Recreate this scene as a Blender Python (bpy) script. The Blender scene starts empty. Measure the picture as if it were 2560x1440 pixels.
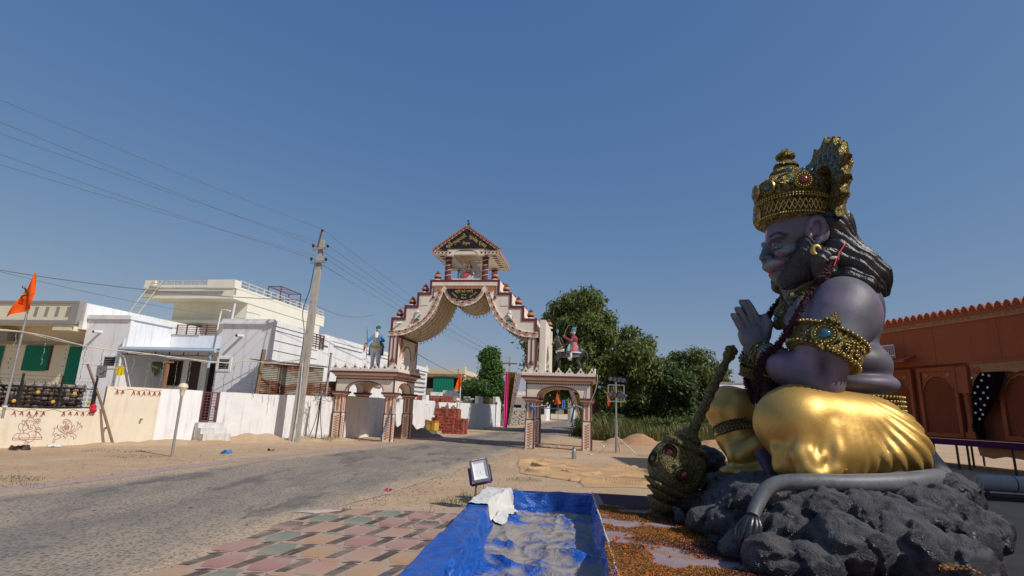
import bpy, math, random
import numpy as np
from mathutils import Vector, Matrix, Euler
rnd = random.Random(7)
R = math.radians
scene = bpy.context.scene
COL = scene.collection
# ------------------------------------------------------------------ camera
cd = bpy.data.cameras.new('camera')
cd.sensor_width = 36.0
cd.lens = 36.0 * 1340 / 2560
cd.clip_end = 3000
cam = bpy.data.objects.new('camera', cd)
COL.objects.link(cam)
_p, _r = math.atan(302 / 1340.0), R(2.0)
_f = Vector((0, math.cos(_p), math.sin(_p)))
_rt = Vector((1, 0, 0)) * math.cos(_r) + Vector((0, -math.sin(_p), math.cos(_p))) * math.sin(_r)
_up = _rt.cross(_f)
M = Matrix((( _rt.x, _up.x, -_f.x, 0), (_rt.y, _up.y, -_f.y, 0), (_rt.z, _up.z, -_f.z, 1.5), (0, 0, 0, 1)))
cam.matrix_world = M
scene.camera = cam
# ------------------------------------------------------------------ sky and sun
SUN_EL, SUN_AZ = R(43), R(125)          # azimuth clockwise from +Y
world = bpy.data.worlds.new('World')
scene.world = world
world.use_nodes = True
wn = world.node_tree.nodes
wl = world.node_tree.links
bg = wn.get('Background') or wn.new('ShaderNodeBackground')
sky = wn.new('ShaderNodeTexSky')
sky.sky_type = 'NISHITA'
sky.sun_disc = False
sky.sun_elevation = SUN_EL
sky.sun_rotation = SUN_AZ
sky.altitude = 0
sky.air_density = 1.0
sky.dust_density = 0.9
sky.ozone_density = 4.5
# dusty winter air: the sky's range is compressed channel by channel, hardly any gradient left in the blue
spc = wn.new('ShaderNodeSeparateColor'); cmb = wn.new('ShaderNodeCombineColor')
wl.new(sky.outputs[0], spc.inputs[0])
for i, (g_, k_) in enumerate(((0.92, 0.95), (0.63, 1.31), (0.31, 2.57))):
 pw = wn.new('ShaderNodeMath'); pw.operation = 'POWER'; pw.inputs[1].default_value = g_
 ml = wn.new('ShaderNodeMath'); ml.operation = 'MULTIPLY'; ml.inputs[1].default_value = k_
 wl.new(spc.outputs[i], pw.inputs[0]); wl.new(pw.outputs[0], ml.inputs[0]); wl.new(ml.outputs[0], cmb.inputs[i])
wl.new(cmb.outputs[0], bg.inputs[0])
bg.inputs[1].default_value = 0.1
sl = bpy.data.lights.new('sun', 'SUN')
sl.energy = 3.5
sl.angle = R(0.5)
sl.color = (1.0, 0.965, 0.915)
so = bpy.data.objects.new('sun', sl)
COL.objects.link(so)
sdir = Vector((math.sin(SUN_AZ) * math.cos(SUN_EL), math.cos(SUN_AZ) * math.cos(SUN_EL), math.sin(SUN_EL)))
so.rotation_euler = sdir.to_track_quat('Z', 'Y').to_euler()
so.location = (20, -20, 30)
scene.view_settings.view_transform = 'Standard'
scene.view_settings.look = 'None'
scene.view_settings.exposure = 0.0
scene.view_settings.gamma = 1.0
scene.view_settings.use_curve_mapping = False
scene.render.engine = 'CYCLES'
# ------------------------------------------------------------------ helpers
def nt(name):
 m = bpy.data.materials.new(name)
 m.use_nodes = True
 t = m.node_tree
 b = t.nodes['Principled BSDF']
 return m, t, b
def N(t, typ, **kw):
 n = t.nodes.new('ShaderNode' + typ)
 for k, v in kw.items():
  if k in n.inputs: n.inputs[k].default_value = v
  else: setattr(n, k, v)
 return n
def L(t, a, b): t.links.new(a, b)
def mixc(t, fac, a, b, mode='MIX'):
 n = t.nodes.new('ShaderNodeMix'); n.data_type = 'RGBA'; n.blend_type = mode
 for sock, v in ((n.inputs[0], fac), (n.inputs[6], a), (n.inputs[7], b)):
  if hasattr(v, 'is_linked'): t.links.new(v, sock)
  elif isinstance(v, (int, float)): sock.default_value = v
  else: sock.default_value = (v[0], v[1], v[2], 1)
 return n.outputs[2]
def ramp(t, src, stops):
 n = t.nodes.new('ShaderNodeValToRGB')
 e = n.color_ramp.elements
 while len(e) < len(stops): e.new(0.5)
 for i, (p, c) in enumerate(stops):
  e[i].position = p
  e[i].color = (c, c, c, 1) if isinstance(c, (int, float)) else (c[0], c[1], c[2], 1)
 t.links.new(src, n.inputs[0])
 return n.outputs[0]
def coords(t, scale=(1, 1, 1), kind='Object'):
 tc = t.nodes.new('ShaderNodeTexCoord')
 mp = t.nodes.new('ShaderNodeMapping')
 mp.inputs['Scale'].default_value = scale
 t.links.new(tc.outputs[kind], mp.inputs[0])
 return mp.outputs[0]
def noise(t, scale, detail=4, rough=0.6, vec=None, dist=0.0):
 n = N(t, 'TexNoise', Scale=scale, Detail=detail, Roughness=rough, Distortion=dist)
 if vec is not None: t.links.new(vec, n.inputs['Vector'])
 return n.outputs['Fac']
def bump(t, b, src, strength=0.3, dist=0.02):
 n = N(t, 'Bump', Strength=strength, Distance=dist)
 t.links.new(src, n.inputs['Height'])
 t.links.new(n.outputs[0], b.inputs['Normal'])
 return n
def sc(c, k): return tuple(max(0, min(1, x * k)) for x in c[:3])
def paint(name, col, rough=0.7, var=0.15, scale=2.0, metal=0.0, dirt=None, dirt_amt=0.3, streak=True, bmp=0.15, bscale=40, spec=0.4):
 """Weathered plain surface: soft tone variation, vertical streaks of dirt, fine grain."""
 m, t, b = nt(name)
 v = coords(t)
 n1 = noise(t, scale, 5, 0.65, v)
 c = mixc(t, ramp(t, n1, [(0.3, 0), (0.7, 1)]), sc(col, 1 - var), sc(col, 1 + var))
 if dirt:
  vs = coords(t, (3.0, 3.0, 0.25)) if streak else v
  n2 = noise(t, scale * 1.3, 6, 0.7, vs)
  f = ramp(t, n2, [(0.52, 0), (0.78, dirt_amt)])
  c = mixc(t, f, c, dirt)
  c = mixc(t, ramp(t, noise(t, scale * .7, 7, .75, v), [(.52, 0), (.70, dirt_amt * .4)]), c, sc(dirt, 1.3))
 L(t, c, b.inputs['Base Color'])
 b.inputs['Roughness'].default_value = rough
 b.inputs['Metallic'].default_value = metal
 b.inputs['Specular IOR Level'].default_value = spec
 if bmp: bump(t, b, noise(t, bscale, 4, 0.6, v), bmp, 0.01)
 return m
class MB:
 """Collects shapes and links them as ONE mesh object."""
 def __init__(s): s.v, s.f, s.m, s.mats = [], [], [], []
 def mi(s, mat):
  if mat not in s.mats: s.mats.append(mat)
  return s.mats.index(mat)
 def add(s, vs, fs, mat):
  o = len(s.v); k = s.mi(mat)
  s.v.extend([tuple(p) for p in vs])
  for f in fs: s.f.append(tuple(i + o for i in f)); s.m.append(k)
  return s
 def box(s, x0, x1, y0, y1, z0, z1, mat):
  vs = [(x, y, z) for z in (z0, z1) for y in (y0, y1) for x in (x0, x1)]
  return s.add(vs, [(0, 2, 3, 1), (4, 5, 7, 6), (0, 1, 5, 4), (2, 6, 7, 3), (0, 4, 6, 2), (1, 3, 7, 5)], mat)
 def bar(s, a, b, w, h, mat, up=(0, 0, 1)):
  a, b = Vector(a), Vector(b); d = (b - a).normalized(); u = Vector(up)
  if abs(d.dot(u)) > 0.98: u = Vector((0, 1, 0))
  x = d.cross(u).normalized(); z = x.cross(d).normalized()
  vs = []
  for p in (a, b):
   for sx, sz in ((-1, -1), (1, -1), (1, 1), (-1, 1)): vs.append(p + x * (sx * w / 2) + z * (sz * h / 2))
  return s.add(vs, [(3, 2, 1, 0), (4, 5, 6, 7), (0, 1, 5, 4), (1, 2, 6, 5), (2, 3, 7, 6), (3, 0, 4, 7)], mat)
 def tube(s, pts, rad, mat, n=8, cap=True, flat=None):
  pts = [Vector(p) for p in pts]
  if not isinstance(rad, (list, tuple)): rad = [rad] * len(pts)
  vs, fs = [], []
  x = None
  for i, p in enumerate(pts):
   d = (pts[min(i + 1, len(pts) - 1)] - pts[max(i - 1, 0)])
   d = d.normalized() if d.length > 1e-9 else Vector((0, 0, 1))
   if x is None:
    x = d.orthogonal().normalized() if flat is None else (Vector(flat) - d * d.dot(Vector(flat))).normalized()
   else:
    x = (x - d * d.dot(x))
    x = x.normalized() if x.length > 1e-6 else d.orthogonal().normalized()
   y = d.cross(x)
   for k in range(n):
    a = 2 * math.pi * k / n
    vs.append(p + (x * math.cos(a) + y * math.sin(a)) * rad[i])
  for i in range(len(pts) - 1):
   for k in range(n):
    k2 = (k + 1) % n
    fs.append((i * n + k, i * n + k2, (i + 1) * n + k2, (i + 1) * n + k))
  if cap:
   fs.append(tuple(reversed(range(n)))); fs.append(tuple(range((len(pts) - 1) * n, len(pts) * n)))
  return s.add(vs, fs, mat)
 def lathe(s, prof, mat, c=(0, 0, 0), n=24, axis=(0, 0, 1), sx=1.0, sy=1.0, ring=None):
  ax = Vector(axis).normalized()
  q = Vector((0, 0, 1)).rotation_difference(ax)
  vs, fs = [], []
  for i, (r, z) in enumerate(prof):
   for k in range(n):
    a = 2 * math.pi * k / n
    rr = r * (1 + (ring(a, z) if ring else 0))
    vs.append(Vector(c) + q @ Vector((rr * math.cos(a) * sx, rr * math.sin(a) * sy, z)))
  for i in range(len(prof) - 1):
   for k in range(n):
    k2 = (k + 1) % n
    fs.append((i * n + k, i * n + k2, (i + 1) * n + k2, (i + 1) * n + k))
  fs.append(tuple(reversed(range(n)))); fs.append(tuple(range((len(prof) - 1) * n, len(prof) * n)))
  return s.add(vs, fs, mat)
 def ell(s, c, r, mat, n=12, m=8, rot=None):
  if not isinstance(r, (list, tuple)): r = (r, r, r)
  vs, fs = [], []
  for i in range(1, m):
   th = math.pi * i / m
   for k in range(n):
    a = 2 * math.pi * k / n
    p = Vector((r[0] * math.sin(th) * math.cos(a), r[1] * math.sin(th) * math.sin(a), r[2] * math.cos(th)))
    if rot is not None: p = rot @ p
    vs.append(Vector(c) + p)
  t0, t1 = Vector((0, 0, r[2])), Vector((0, 0, -r[2]))
  if rot is not None: t0, t1 = rot @ t0, rot @ t1
  vs.append(Vector(c) + t0); vs.append(Vector(c) + t1)
  a, b = len(vs) - 2, len(vs) - 1
  for i in range(m - 2):
   for k in range(n):
    k2 = (k + 1) % n
    fs.append((i * n + k, (i + 1) * n + k, (i + 1) * n + k2, i * n + k2))
  for k in range(n):
   k2 = (k + 1) % n
   fs.append((a, k, k2)); fs.append((b, (m - 2) * n + k2, (m - 2) * n + k))
  return s.add(vs, fs, mat)
 def prism(s, poly, y0, y1, mat, plane='xz', both=True):
  """Extrude a 2-D outline; plane xz extrudes along y, xy along z, yz along x."""
  n = len(poly)
  area = sum(poly[i][0] * poly[(i + 1) % n][1] - poly[(i + 1) % n][0] * poly[i][1] for i in range(n))
  if area < 0: poly = poly[::-1]
  f = {'xz': lambda a, b, c: (a, c, b), 'xy': lambda a, b, c: (a, b, c), 'yz': lambda a, b, c: (c, a, b)}[plane]
  vs = [f(a, b, y0) for a, b in poly] + [f(a, b, y1) for a, b in poly]
  fs = [tuple(range(n)), tuple(reversed(range(n, 2 * n)))] + [(i + n, (i + 1) % n + n, (i + 1) % n, i) for i in range(n)]
  if plane != 'xz': fs = [tuple(reversed(q)) for q in fs]
  return s.add(vs, fs, mat)
 def quad(s, a, b, c, d, mat): return s.add([a, b, c, d], [(0, 1, 2, 3)], mat)
 def build(s, name, parent=None, smooth=None, loc=None, rotz=None):
  me = bpy.data.meshes.new(name)
  me.from_pydata(s.v, [], s.f)
  for m in s.mats: me.materials.append(m)
  me.polygons.foreach_set('material_index', s.m)
  if smooth is not None:
   me.polygons.foreach_set('use_smooth', [True] * len(s.f))
   me.set_sharp_from_angle(angle=R(smooth))
  me.update()
  return link(name, me, parent, loc, rotz)
def link(name, me, parent=None, loc=None, rotz=None):
 o = bpy.data.objects.new(name, me)
 COL.objects.link(o)
 if parent is not None: o.parent = parent
 if loc is not None: o.location = loc
 if rotz is not None: o.rotation_euler = (0, 0, rotz)
 return o
def tag(o, label=None, cat=None, group=None, kind=None):
 if label: o['label'] = label
 if cat: o['category'] = cat
 if group: o['group'] = group
 if kind: o['kind'] = kind
 return o
def thing(name, label, cat, loc=(0, 0, 0), deg=0, group=None):
 """Empty at the base of a thing; deg turns it clockwise seen from above."""
 o = bpy.data.objects.new(name, None)
 COL.objects.link(o)
 o.empty_display_size = 0.2
 o.location = loc
 o.rotation_euler = (0, 0, -R(deg))
 return tag(o, label, cat, group)
def part(name, parent, fn, smooth=None, label=None):
 mb = MB(); fn(mb)
 o = mb.build(name, parent, smooth)
 if label: o['label'] = label
 return o
def one(name, fn, label, cat, group=None, smooth=None, kind=None, loc=None, deg=None):
 mb = MB(); fn(mb)
 o = mb.build(name, None, smooth, loc, -R(deg) if deg is not None else None)
 return tag(o, label, cat, group, kind)
def copy_tree(o, parent=None):
 c = o.copy(); COL.objects.link(c)
 if parent is not None: c.parent = parent
 for ch in list(o.children): copy_tree(ch, c)
 return c
def mesh_np(name, V, F, mats, parent=None, smooth=True, attrs=None, sharp=None, col=None):
 me = bpy.data.meshes.new(name)
 V = np.asarray(V, np.float32); F = np.asarray(F, np.int32)
 me.vertices.add(len(V)); me.vertices.foreach_set('co', V.ravel())
 k = F.shape[1]
 me.loops.add(F.size); me.loops.foreach_set('vertex_index', F.ravel())
 me.polygons.add(len(F))
 me.polygons.foreach_set('loop_start', np.arange(0, F.size, k, dtype=np.int32))
 me.update(calc_edges=True)
 if smooth: me.polygons.foreach_set('use_smooth', np.ones(len(F), bool))
 for m in mats: me.materials.append(m)
 if attrs:
  for an, av in attrs.items():
   a = me.attributes.new(an, 'FLOAT', 'POINT'); a.data.foreach_set('value', np.asarray(av, np.float32))
 if col is not None:
  a = me.color_attributes.new('tone', 'FLOAT_COLOR', 'POINT')
  a.data.foreach_set('color', np.c_[col, np.ones(len(col))].astype(np.float32).ravel())
 me.validate()
 if sharp: me.set_sharp_from_angle(angle=R(sharp))
 return link(name, me, parent)
# ---- value noise for geometry
_P = np.random.RandomState(3).rand(64, 64, 64).astype(np.float32)
def vnoise(x, y, z):
 x, y, z = np.broadcast_arrays(np.asarray(x, np.float32), np.asarray(y, np.float32), np.asarray(z, np.float32))
 xi, yi, zi = np.floor(x), np.floor(y), np.floor(z)
 fx, fy, fz = x - xi, y - yi, z - zi
 fx, fy, fz = (f * f * (3 - 2 * f) for f in (fx, fy, fz))
 xi, yi, zi = (a.astype(np.int32) & 63 for a in (xi, yi, zi))
 x1, y1, z1 = (xi + 1) & 63, (yi + 1) & 63, (zi + 1) & 63
 def m(a, b, f): return a + (b - a) * f
 return m(m(m(_P[xi, yi, zi], _P[x1, yi, zi], fx), m(_P[xi, y1, zi], _P[x1, y1, zi], fx), fy),
             m(m(_P[xi, yi, z1], _P[x1, yi, z1], fx), m(_P[xi, y1, z1], _P[x1, y1, z1], fx), fy), fz) * 2 - 1
def fbm(x, y, z, o=4):
 s = 0; a = 0.5
 for i in range(o):
  s = s + a * vnoise(np.asarray(x) * 2 ** i + 17.3 * i, np.asarray(y) * 2 ** i + 5.1 * i, np.asarray(z) * 2 ** i + 9.7 * i); a *= 0.5
 return s
# ---- signed-distance sculpting
class SDF:
 def __init__(s, lo, hi, h):
  s.lo = np.array(lo, np.float32); s.h = h
  s.n = np.ceil((np.array(hi) - s.lo) / h).astype(int) + 1
  s.ax = [s.lo[i] + h * np.arange(s.n[i], dtype=np.float32) for i in range(3)]
  s.F = np.full(s.n, 0.6, np.float32)
 def blk(s, lo, hi):
  a = np.clip(np.floor((np.array(lo) - s.lo) / s.h).astype(int), 0, s.n); b = np.clip(np.ceil((np.array(hi) - s.lo) / s.h).astype(int) + 1, 0, s.n)
  sl = tuple(slice(a[i], b[i]) for i in range(3))
  if any(a[i] >= b[i] for i in range(3)): return None
  X, Y, Z = np.meshgrid(*[s.ax[i][sl[i]] for i in range(3)], indexing='ij', sparse=True)
  return sl, X, Y, Z
 def _u(s, sl, d, k):
  f = s.F[sl]
  if k > 0:
   hh = np.clip(0.5 + 0.5 * (f - d) / k, 0, 1)
   s.F[sl] = f + (d - f) * hh - k * hh * (1 - hh)
  else: s.F[sl] = np.minimum(f, d)
 def _s(s, sl, d, k):
  f = s.F[sl]; d = -d
  hh = np.clip(0.5 - 0.5 * (f - d) / max(k, 1e-4), 0, 1)
  s.F[sl] = f + (d - f) * hh + k * hh * (1 - hh)
 def _e(s, X, Y, Z, c, r, rot):
  px, py, pz = X - c[0], Y - c[1], Z - c[2]
  if rot is not None:
   m = np.array(Euler([R(a) for a in rot]).to_matrix().transposed())
   px, py, pz = (m[i][0] * px + m[i][1] * py + m[i][2] * pz for i in range(3))
  k0 = np.sqrt((px / r[0]) ** 2 + (py / r[1]) ** 2 + (pz / r[2]) ** 2)
  k1 = np.sqrt((px / r[0] ** 2) ** 2 + (py / r[1] ** 2) ** 2 + (pz / r[2] ** 2) ** 2) + 1e-6
  return k0 * (k0 - 1) / k1
 def ell(s, c, r, k=0.08, rot=None, cut=False):
  if not isinstance(r, (tuple, list)): r = (r, r, r)
  m = max(r) + 2 * k + 0.08
  b = s.blk([c[i] - m for i in range(3)], [c[i] + m for i in range(3)])
  if b is None: return s
  d = s._e(b[1], b[2], b[3], c, r, rot)
  (s._s if cut else s._u)(b[0], d, k); return s
 def cone(s, a, c, ra, rb, k=0.08, cut=False):
  m = max(ra, rb) + 2 * k + 0.08
  b = s.blk([min(a[i], c[i]) - m for i in range(3)], [max(a[i], c[i]) + m for i in range(3)])
  if b is None: return s
  sl, X, Y, Z = b
  ba = [c[i] - a[i] for i in range(3)]; L2 = sum(q * q for q in ba) + 1e-9
  t = np.clip(((X - a[0]) * ba[0] + (Y - a[1]) * ba[1] + (Z - a[2]) * ba[2]) / L2, 0, 1)
  d = np.sqrt((X - a[0] - t * ba[0]) ** 2 + (Y - a[1] - t * ba[1]) ** 2 + (Z - a[2] - t * ba[2]) ** 2) - (ra + (rb - ra) * t)
  (s._s if cut else s._u)(sl, d, k); return s
 def chain(s, pts, rad, k=0.06):
  for i in range(len(pts) - 1): s.cone(pts[i], pts[i + 1], rad[i], rad[i + 1], k)
  return s
 def disp(s, fn):
  X, Y, Z = np.meshgrid(*s.ax, indexing='ij', sparse=True)
  near = np.abs(s.F) < 0.25
  I = np.nonzero(near)
  s.F[I] += fn(s.ax[0][I[0]], s.ax[1][I[1]], s.ax[2][I[2]]).astype(np.float32)
  return s
 def mesh(s):
  F = s.F; sg = F < 0; nx, ny, nz = F.shape
  cs = (nx - 1, ny - 1, nz - 1)
  acc = np.zeros(cs + (3,), np.float32); cnt = np.zeros(cs, np.float32)
  for ax in range(3):
   sA = [slice(None)] * 3; sB = [slice(None)] * 3
   sA[ax] = slice(0, -1); sB[ax] = slice(1, None)
   A, B = F[tuple(sA)], F[tuple(sB)]
   cr = (A < 0) != (B < 0)
   tt = np.where(cr, A / np.where(A == B, 1, A - B), 0)
   o = [i for i in range(3) if i != ax]
   for d0 in (0, 1):
    for d1 in (0, 1):
     q = [slice(None)] * 3
     q[o[0]] = slice(d0, d0 + cs[o[0]]); q[o[1]] = slice(d1, d1 + cs[o[1]])
     c = cr[tuple(q)]
     cnt += c
     acc[..., ax] += np.where(c, tt[tuple(q)], 0)
     acc[..., o[0]] += d0 * c; acc[..., o[1]] += d1 * c
  act = cnt > 0
  idx = np.full(cs, -1, np.int32); idx[act] = np.arange(act.sum())
  I = np.argwhere(act)
  V = (I + acc[act] / cnt[act][:, None]) * s.h + s.lo
  faces = []
  for ax in range(3):
   o = [(ax + 1) % 3, (ax + 2) % 3]
   sA = [slice(None)] * 3; sB = [slice(None)] * 3
   sA[ax] = slice(0, -1); sB[ax] = slice(1, None)
   A, B = sg[tuple(sA)], sg[tuple(sB)]
   e = np.argwhere(A != B)
   ok = (e[:, o[0]] > 0) & (e[:, o[1]] > 0) & (e[:, o[0]] < cs[o[0]]) & (e[:, o[1]] < cs[o[1]])
   e = e[ok]
   inside = A[tuple(e.T)]
   def cell(d0, d1):
    c = e.copy(); c[:, o[0]] -= d0; c[:, o[1]] -= d1
    return idx[tuple(c.T)]
   q = np.stack([cell(0, 0), cell(1, 0), cell(1, 1), cell(0, 1)], 1)
   q[~inside] = q[~inside][:, ::-1]
   faces.append(q)
  Fc = np.concatenate(faces)
  Fc = Fc[(Fc >= 0).all(1)]
  return V, Fc
# ------------------------------------------------------------------ shared materials
def dirt_mat():
 m, t, b = nt('sandy_dirt')
 v = coords(t)
 n1 = noise(t, 0.30, 6, 0.7, v); n2 = noise(t, 1.7, 6, 0.7, v); n3 = noise(t, 14, 5, 0.7, v); n4 = noise(t, 90, 3, 0.7, v)
 c = mixc(t, ramp(t, n1, [(0.38, 0), (0.62, 1)]), (0.50, 0.335, 0.195), (0.60, 0.435, 0.285))
 c = mixc(t, ramp(t, n2, [(0.42, 0), (0.72, 0.6)]), c, (0.43, 0.285, 0.165))
 c = mixc(t, ramp(t, n3, [(0.5, 0), (0.8, 0.4)]), c, (0.25, 0.17, 0.11))
 c = mixc(t, ramp(t, n4, [(0.62, 0), (0.75, 0.45)]), c, (0.2, 0.15, 0.11))
 L(t, c, b.inputs['Base Color']); b.inputs['Roughness'].default_value = 0.95
 b.inputs['Specular IOR Level'].default_value = 0.15
 mm = t.nodes.new('ShaderNodeMath'); mm.operation = 'ADD'
 L(t, n3, mm.inputs[0]); L(t, noise(t, 45, 5, 0.75, v), mm.inputs[1])
 bump(t, b, mm.outputs[0], 0.5, 0.03)
 return m
M_dirt = dirt_mat()
def asphalt_mat():
 m, t, b = nt('worn_asphalt')
 v = coords(t)
 at = t.nodes.new('ShaderNodeAttribute'); at.attribute_name = 'edge'
 n1 = noise(t, 0.5, 6, 0.65, coords(t, (1.6, 0.5, 1))); n2 = noise(t, 3.0, 6, 0.7, v)
 vo = N(t, 'TexVoronoi', Scale=24.0); L(t, v, vo.inputs['Vector'])
 st = ramp(t, vo.outputs['Distance'], [(0.28, 1), (0.5, 0)])
 tar = mixc(t, n2, (0.19, 0.165, 0.14), (0.28, 0.24, 0.195))
 tar = mixc(t, ramp(t, n1, [(0.4, 0), (0.58, 0.9)]), tar, (0.37, 0.295, 0.215))
 tar = mixc(t, ramp(t, noise(t, 0.9, 5, 0.6, coords(t, (1.5, 0.45, 1))), [(0.55, 0), (0.60, 0.7)]), tar, (0.135, 0.125, 0.115))
 vg = N(t, 'TexVoronoi', Scale=24.0); L(t, v, vg.inputs['Vector'])
 grey = ramp(t, vg.outputs['Color'], [(0.2, (0.07, 0.066, 0.062)), (0.7, (0.2, 0.185, 0.165))])
 tar = mixc(t, mult(t, st, 0.75), tar, grey)
 # loose sand: all along the edges, in drifts elsewhere
 dr = noise(t, 1.1, 7, 0.72, coords(t, (1.3, 0.6, 1)))
 s = t.nodes.new('ShaderNodeMath'); s.operation = 'SUBTRACT'; L(t, dr, s.inputs[0])
 e2 = t.nodes.new('ShaderNodeMath'); e2.operation = 'MULTIPLY'; L(t, at.outputs['Fac'], e2.inputs[0]); e2.inputs[1].default_value = 0.42
 L(t, e2.outputs[0], s.inputs[1])
 f = ramp(t, s.outputs[0], [(0.12, 0), (0.46, 0.95)])
 f2 = t.nodes.new('ShaderNodeMath'); f2.operation = 'MULTIPLY'; L(t, f, f2.inputs[0])
 L(t, ramp(t, st, [(0.0, 1), (1, 0.45)]), f2.inputs[1])
 c = mixc(t, f2.outputs[0], tar, (0.52, 0.385, 0.255))
 L(t, c, b.inputs['Base Color']); b.inputs['Roughness'].default_value = 0.92
 b.inputs['Specular IOR Level'].default_value = 0.2
 bump(t, b, st, 0.55, 0.015)
 return m
def mult(t, a, k):
 n = t.nodes.new('ShaderNodeMath'); n.operation = 'MULTIPLY'; L(t, a, n.inputs[0])
 if hasattr(k, 'is_linked'): L(t, k, n.inputs[1])
 else: n.inputs[1].default_value = k
 return n.outputs[0]
M_road = asphalt_mat()
M_white = paint('whitewash', (0.84, 0.84, 0.83), 0.85, 0.04, 1.2, dirt=(0.36, 0.33, 0.30), dirt_amt=0.55)
M_whitewall = paint('stained_whitewash', (0.78, 0.775, 0.76), 0.9, 0.06, 1.6, dirt=(0.22, 0.20, 0.18), dirt_amt=0.6, bmp=0.35, bscale=12)
M_creamwall = paint('cream_wash', (0.75, 0.67, 0.52), 0.9, 0.06, 1.5, dirt=(0.45, 0.34, 0.22), dirt_amt=0.4, bmp=0.3, bscale=14)
M_cream = paint('cream_plaster', (0.76, 0.71, 0.52), 0.85, 0.05, 1.2, dirt=(0.42, 0.38, 0.28), dirt_amt=0.3)
M_greytrim = paint('grey_trim_paint', (0.30, 0.28, 0.26), 0.8, 0.08, 2)
M_conc = paint('grey_concrete', (0.34, 0.31, 0.27), 0.95, 0.15, 3, dirt=(0.16, 0.14, 0.12), dirt_amt=0.5, bmp=0.5, bscale=30)
M_stepconc = paint('stained_steps', (0.66, 0.64, 0.6), 0.95, 0.12, 3, dirt=(0.2, 0.18, 0.16), dirt_amt=0.75, bmp=0.4, bscale=20)
M_dark = paint('dark_interior', (0.02, 0.018, 0.016), 0.9, 0.1, 2, bmp=0)
M_brown = paint('brown_door', (0.07, 0.035, 0.025), 0.6, 0.15, 3)
M_redmetal = paint('maroon_metal', (0.16, 0.05, 0.04), 0.55, 0.15, 5)
M_black = paint('black_iron', (0.018, 0.018, 0.018), 0.5, 0.2, 5, bmp=0.05)
M_steel = paint('dull_steel', (0.42, 0.41, 0.40), 0.45, 0.15, 6, metal=0.6, dirt=(0.2, 0.15, 0.1), dirt_amt=0.4)
M_pvc = paint('white_pvc', (0.72, 0.71, 0.68), 0.5, 0.05, 4, bmp=0)
M_bluepipe = paint('blue_grey_pipe', (0.42, 0.52, 0.62), 0.5, 0.06, 3, bmp=0)
M_wood = paint('weathered_wood', (0.22, 0.14, 0.085), 0.85, 0.25, 6, bmp=0.4)
M_orangewood = paint('varnished_timber', (0.42, 0.17, 0.06), 0.7, 0.2, 6)
M_wire = paint('wire_black', (0.13, 0.135, 0.15), 0.7, 0.1, 2, bmp=0)
M_rope = paint('pale_cable', (0.62, 0.56, 0.48), 0.8, 0.1, 5, bmp=0)
M_bulb = paint('tiny_lamp_string', (0.25, 0.30, 0.2), 0.6, 0.2, 30, bmp=0)
M_yellow = paint('yellow_paint', (0.62, 0.36, 0.05), 0.6, 0.12, 4)
M_redline = paint('maroon_brush_paint', (0.26, 0.05, 0.045), 0.9, 0.1, 8, bmp=0)
M_green = None
def cloth_mat(name, col, var=0.15, rough=0.85, fold=20, sheen=0.0, trans=0.0):
 m, t, b = nt(name)
 v = coords(t)
 c = mixc(t, noise(t, 3, 4, 0.6, v), sc(col, 1 - var), sc(col, 1 + var))
 L(t, c, b.inputs['Base Color']); b.inputs['Roughness'].default_value = rough
 b.inputs['Specular IOR Level'].default_value = 0.2
 if trans:
  b.inputs['Subsurface Weight'].default_value = 0.0
 bump(t, b, noise(t, fold, 4, 0.6, v), 0.2, 0.01)
 return m
M_green = cloth_mat('green_shade_cloth', (0.012, 0.20, 0.125))
M_orange = cloth_mat('saffron_flag_cloth', (0.78, 0.10, 0.008))
M_pink = cloth_mat('pink_satin', (0.75, 0.07, 0.30), rough=0.5)
M_olive = cloth_mat('olive_satin', (0.20, 0.17, 0.03), rough=0.5)
M_blue = cloth_mat('blue_cloth', (0.06, 0.22, 0.50), rough=0.6)
M_tan = cloth_mat('tan_cloth', (0.52, 0.33, 0.165), fold=12)
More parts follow.
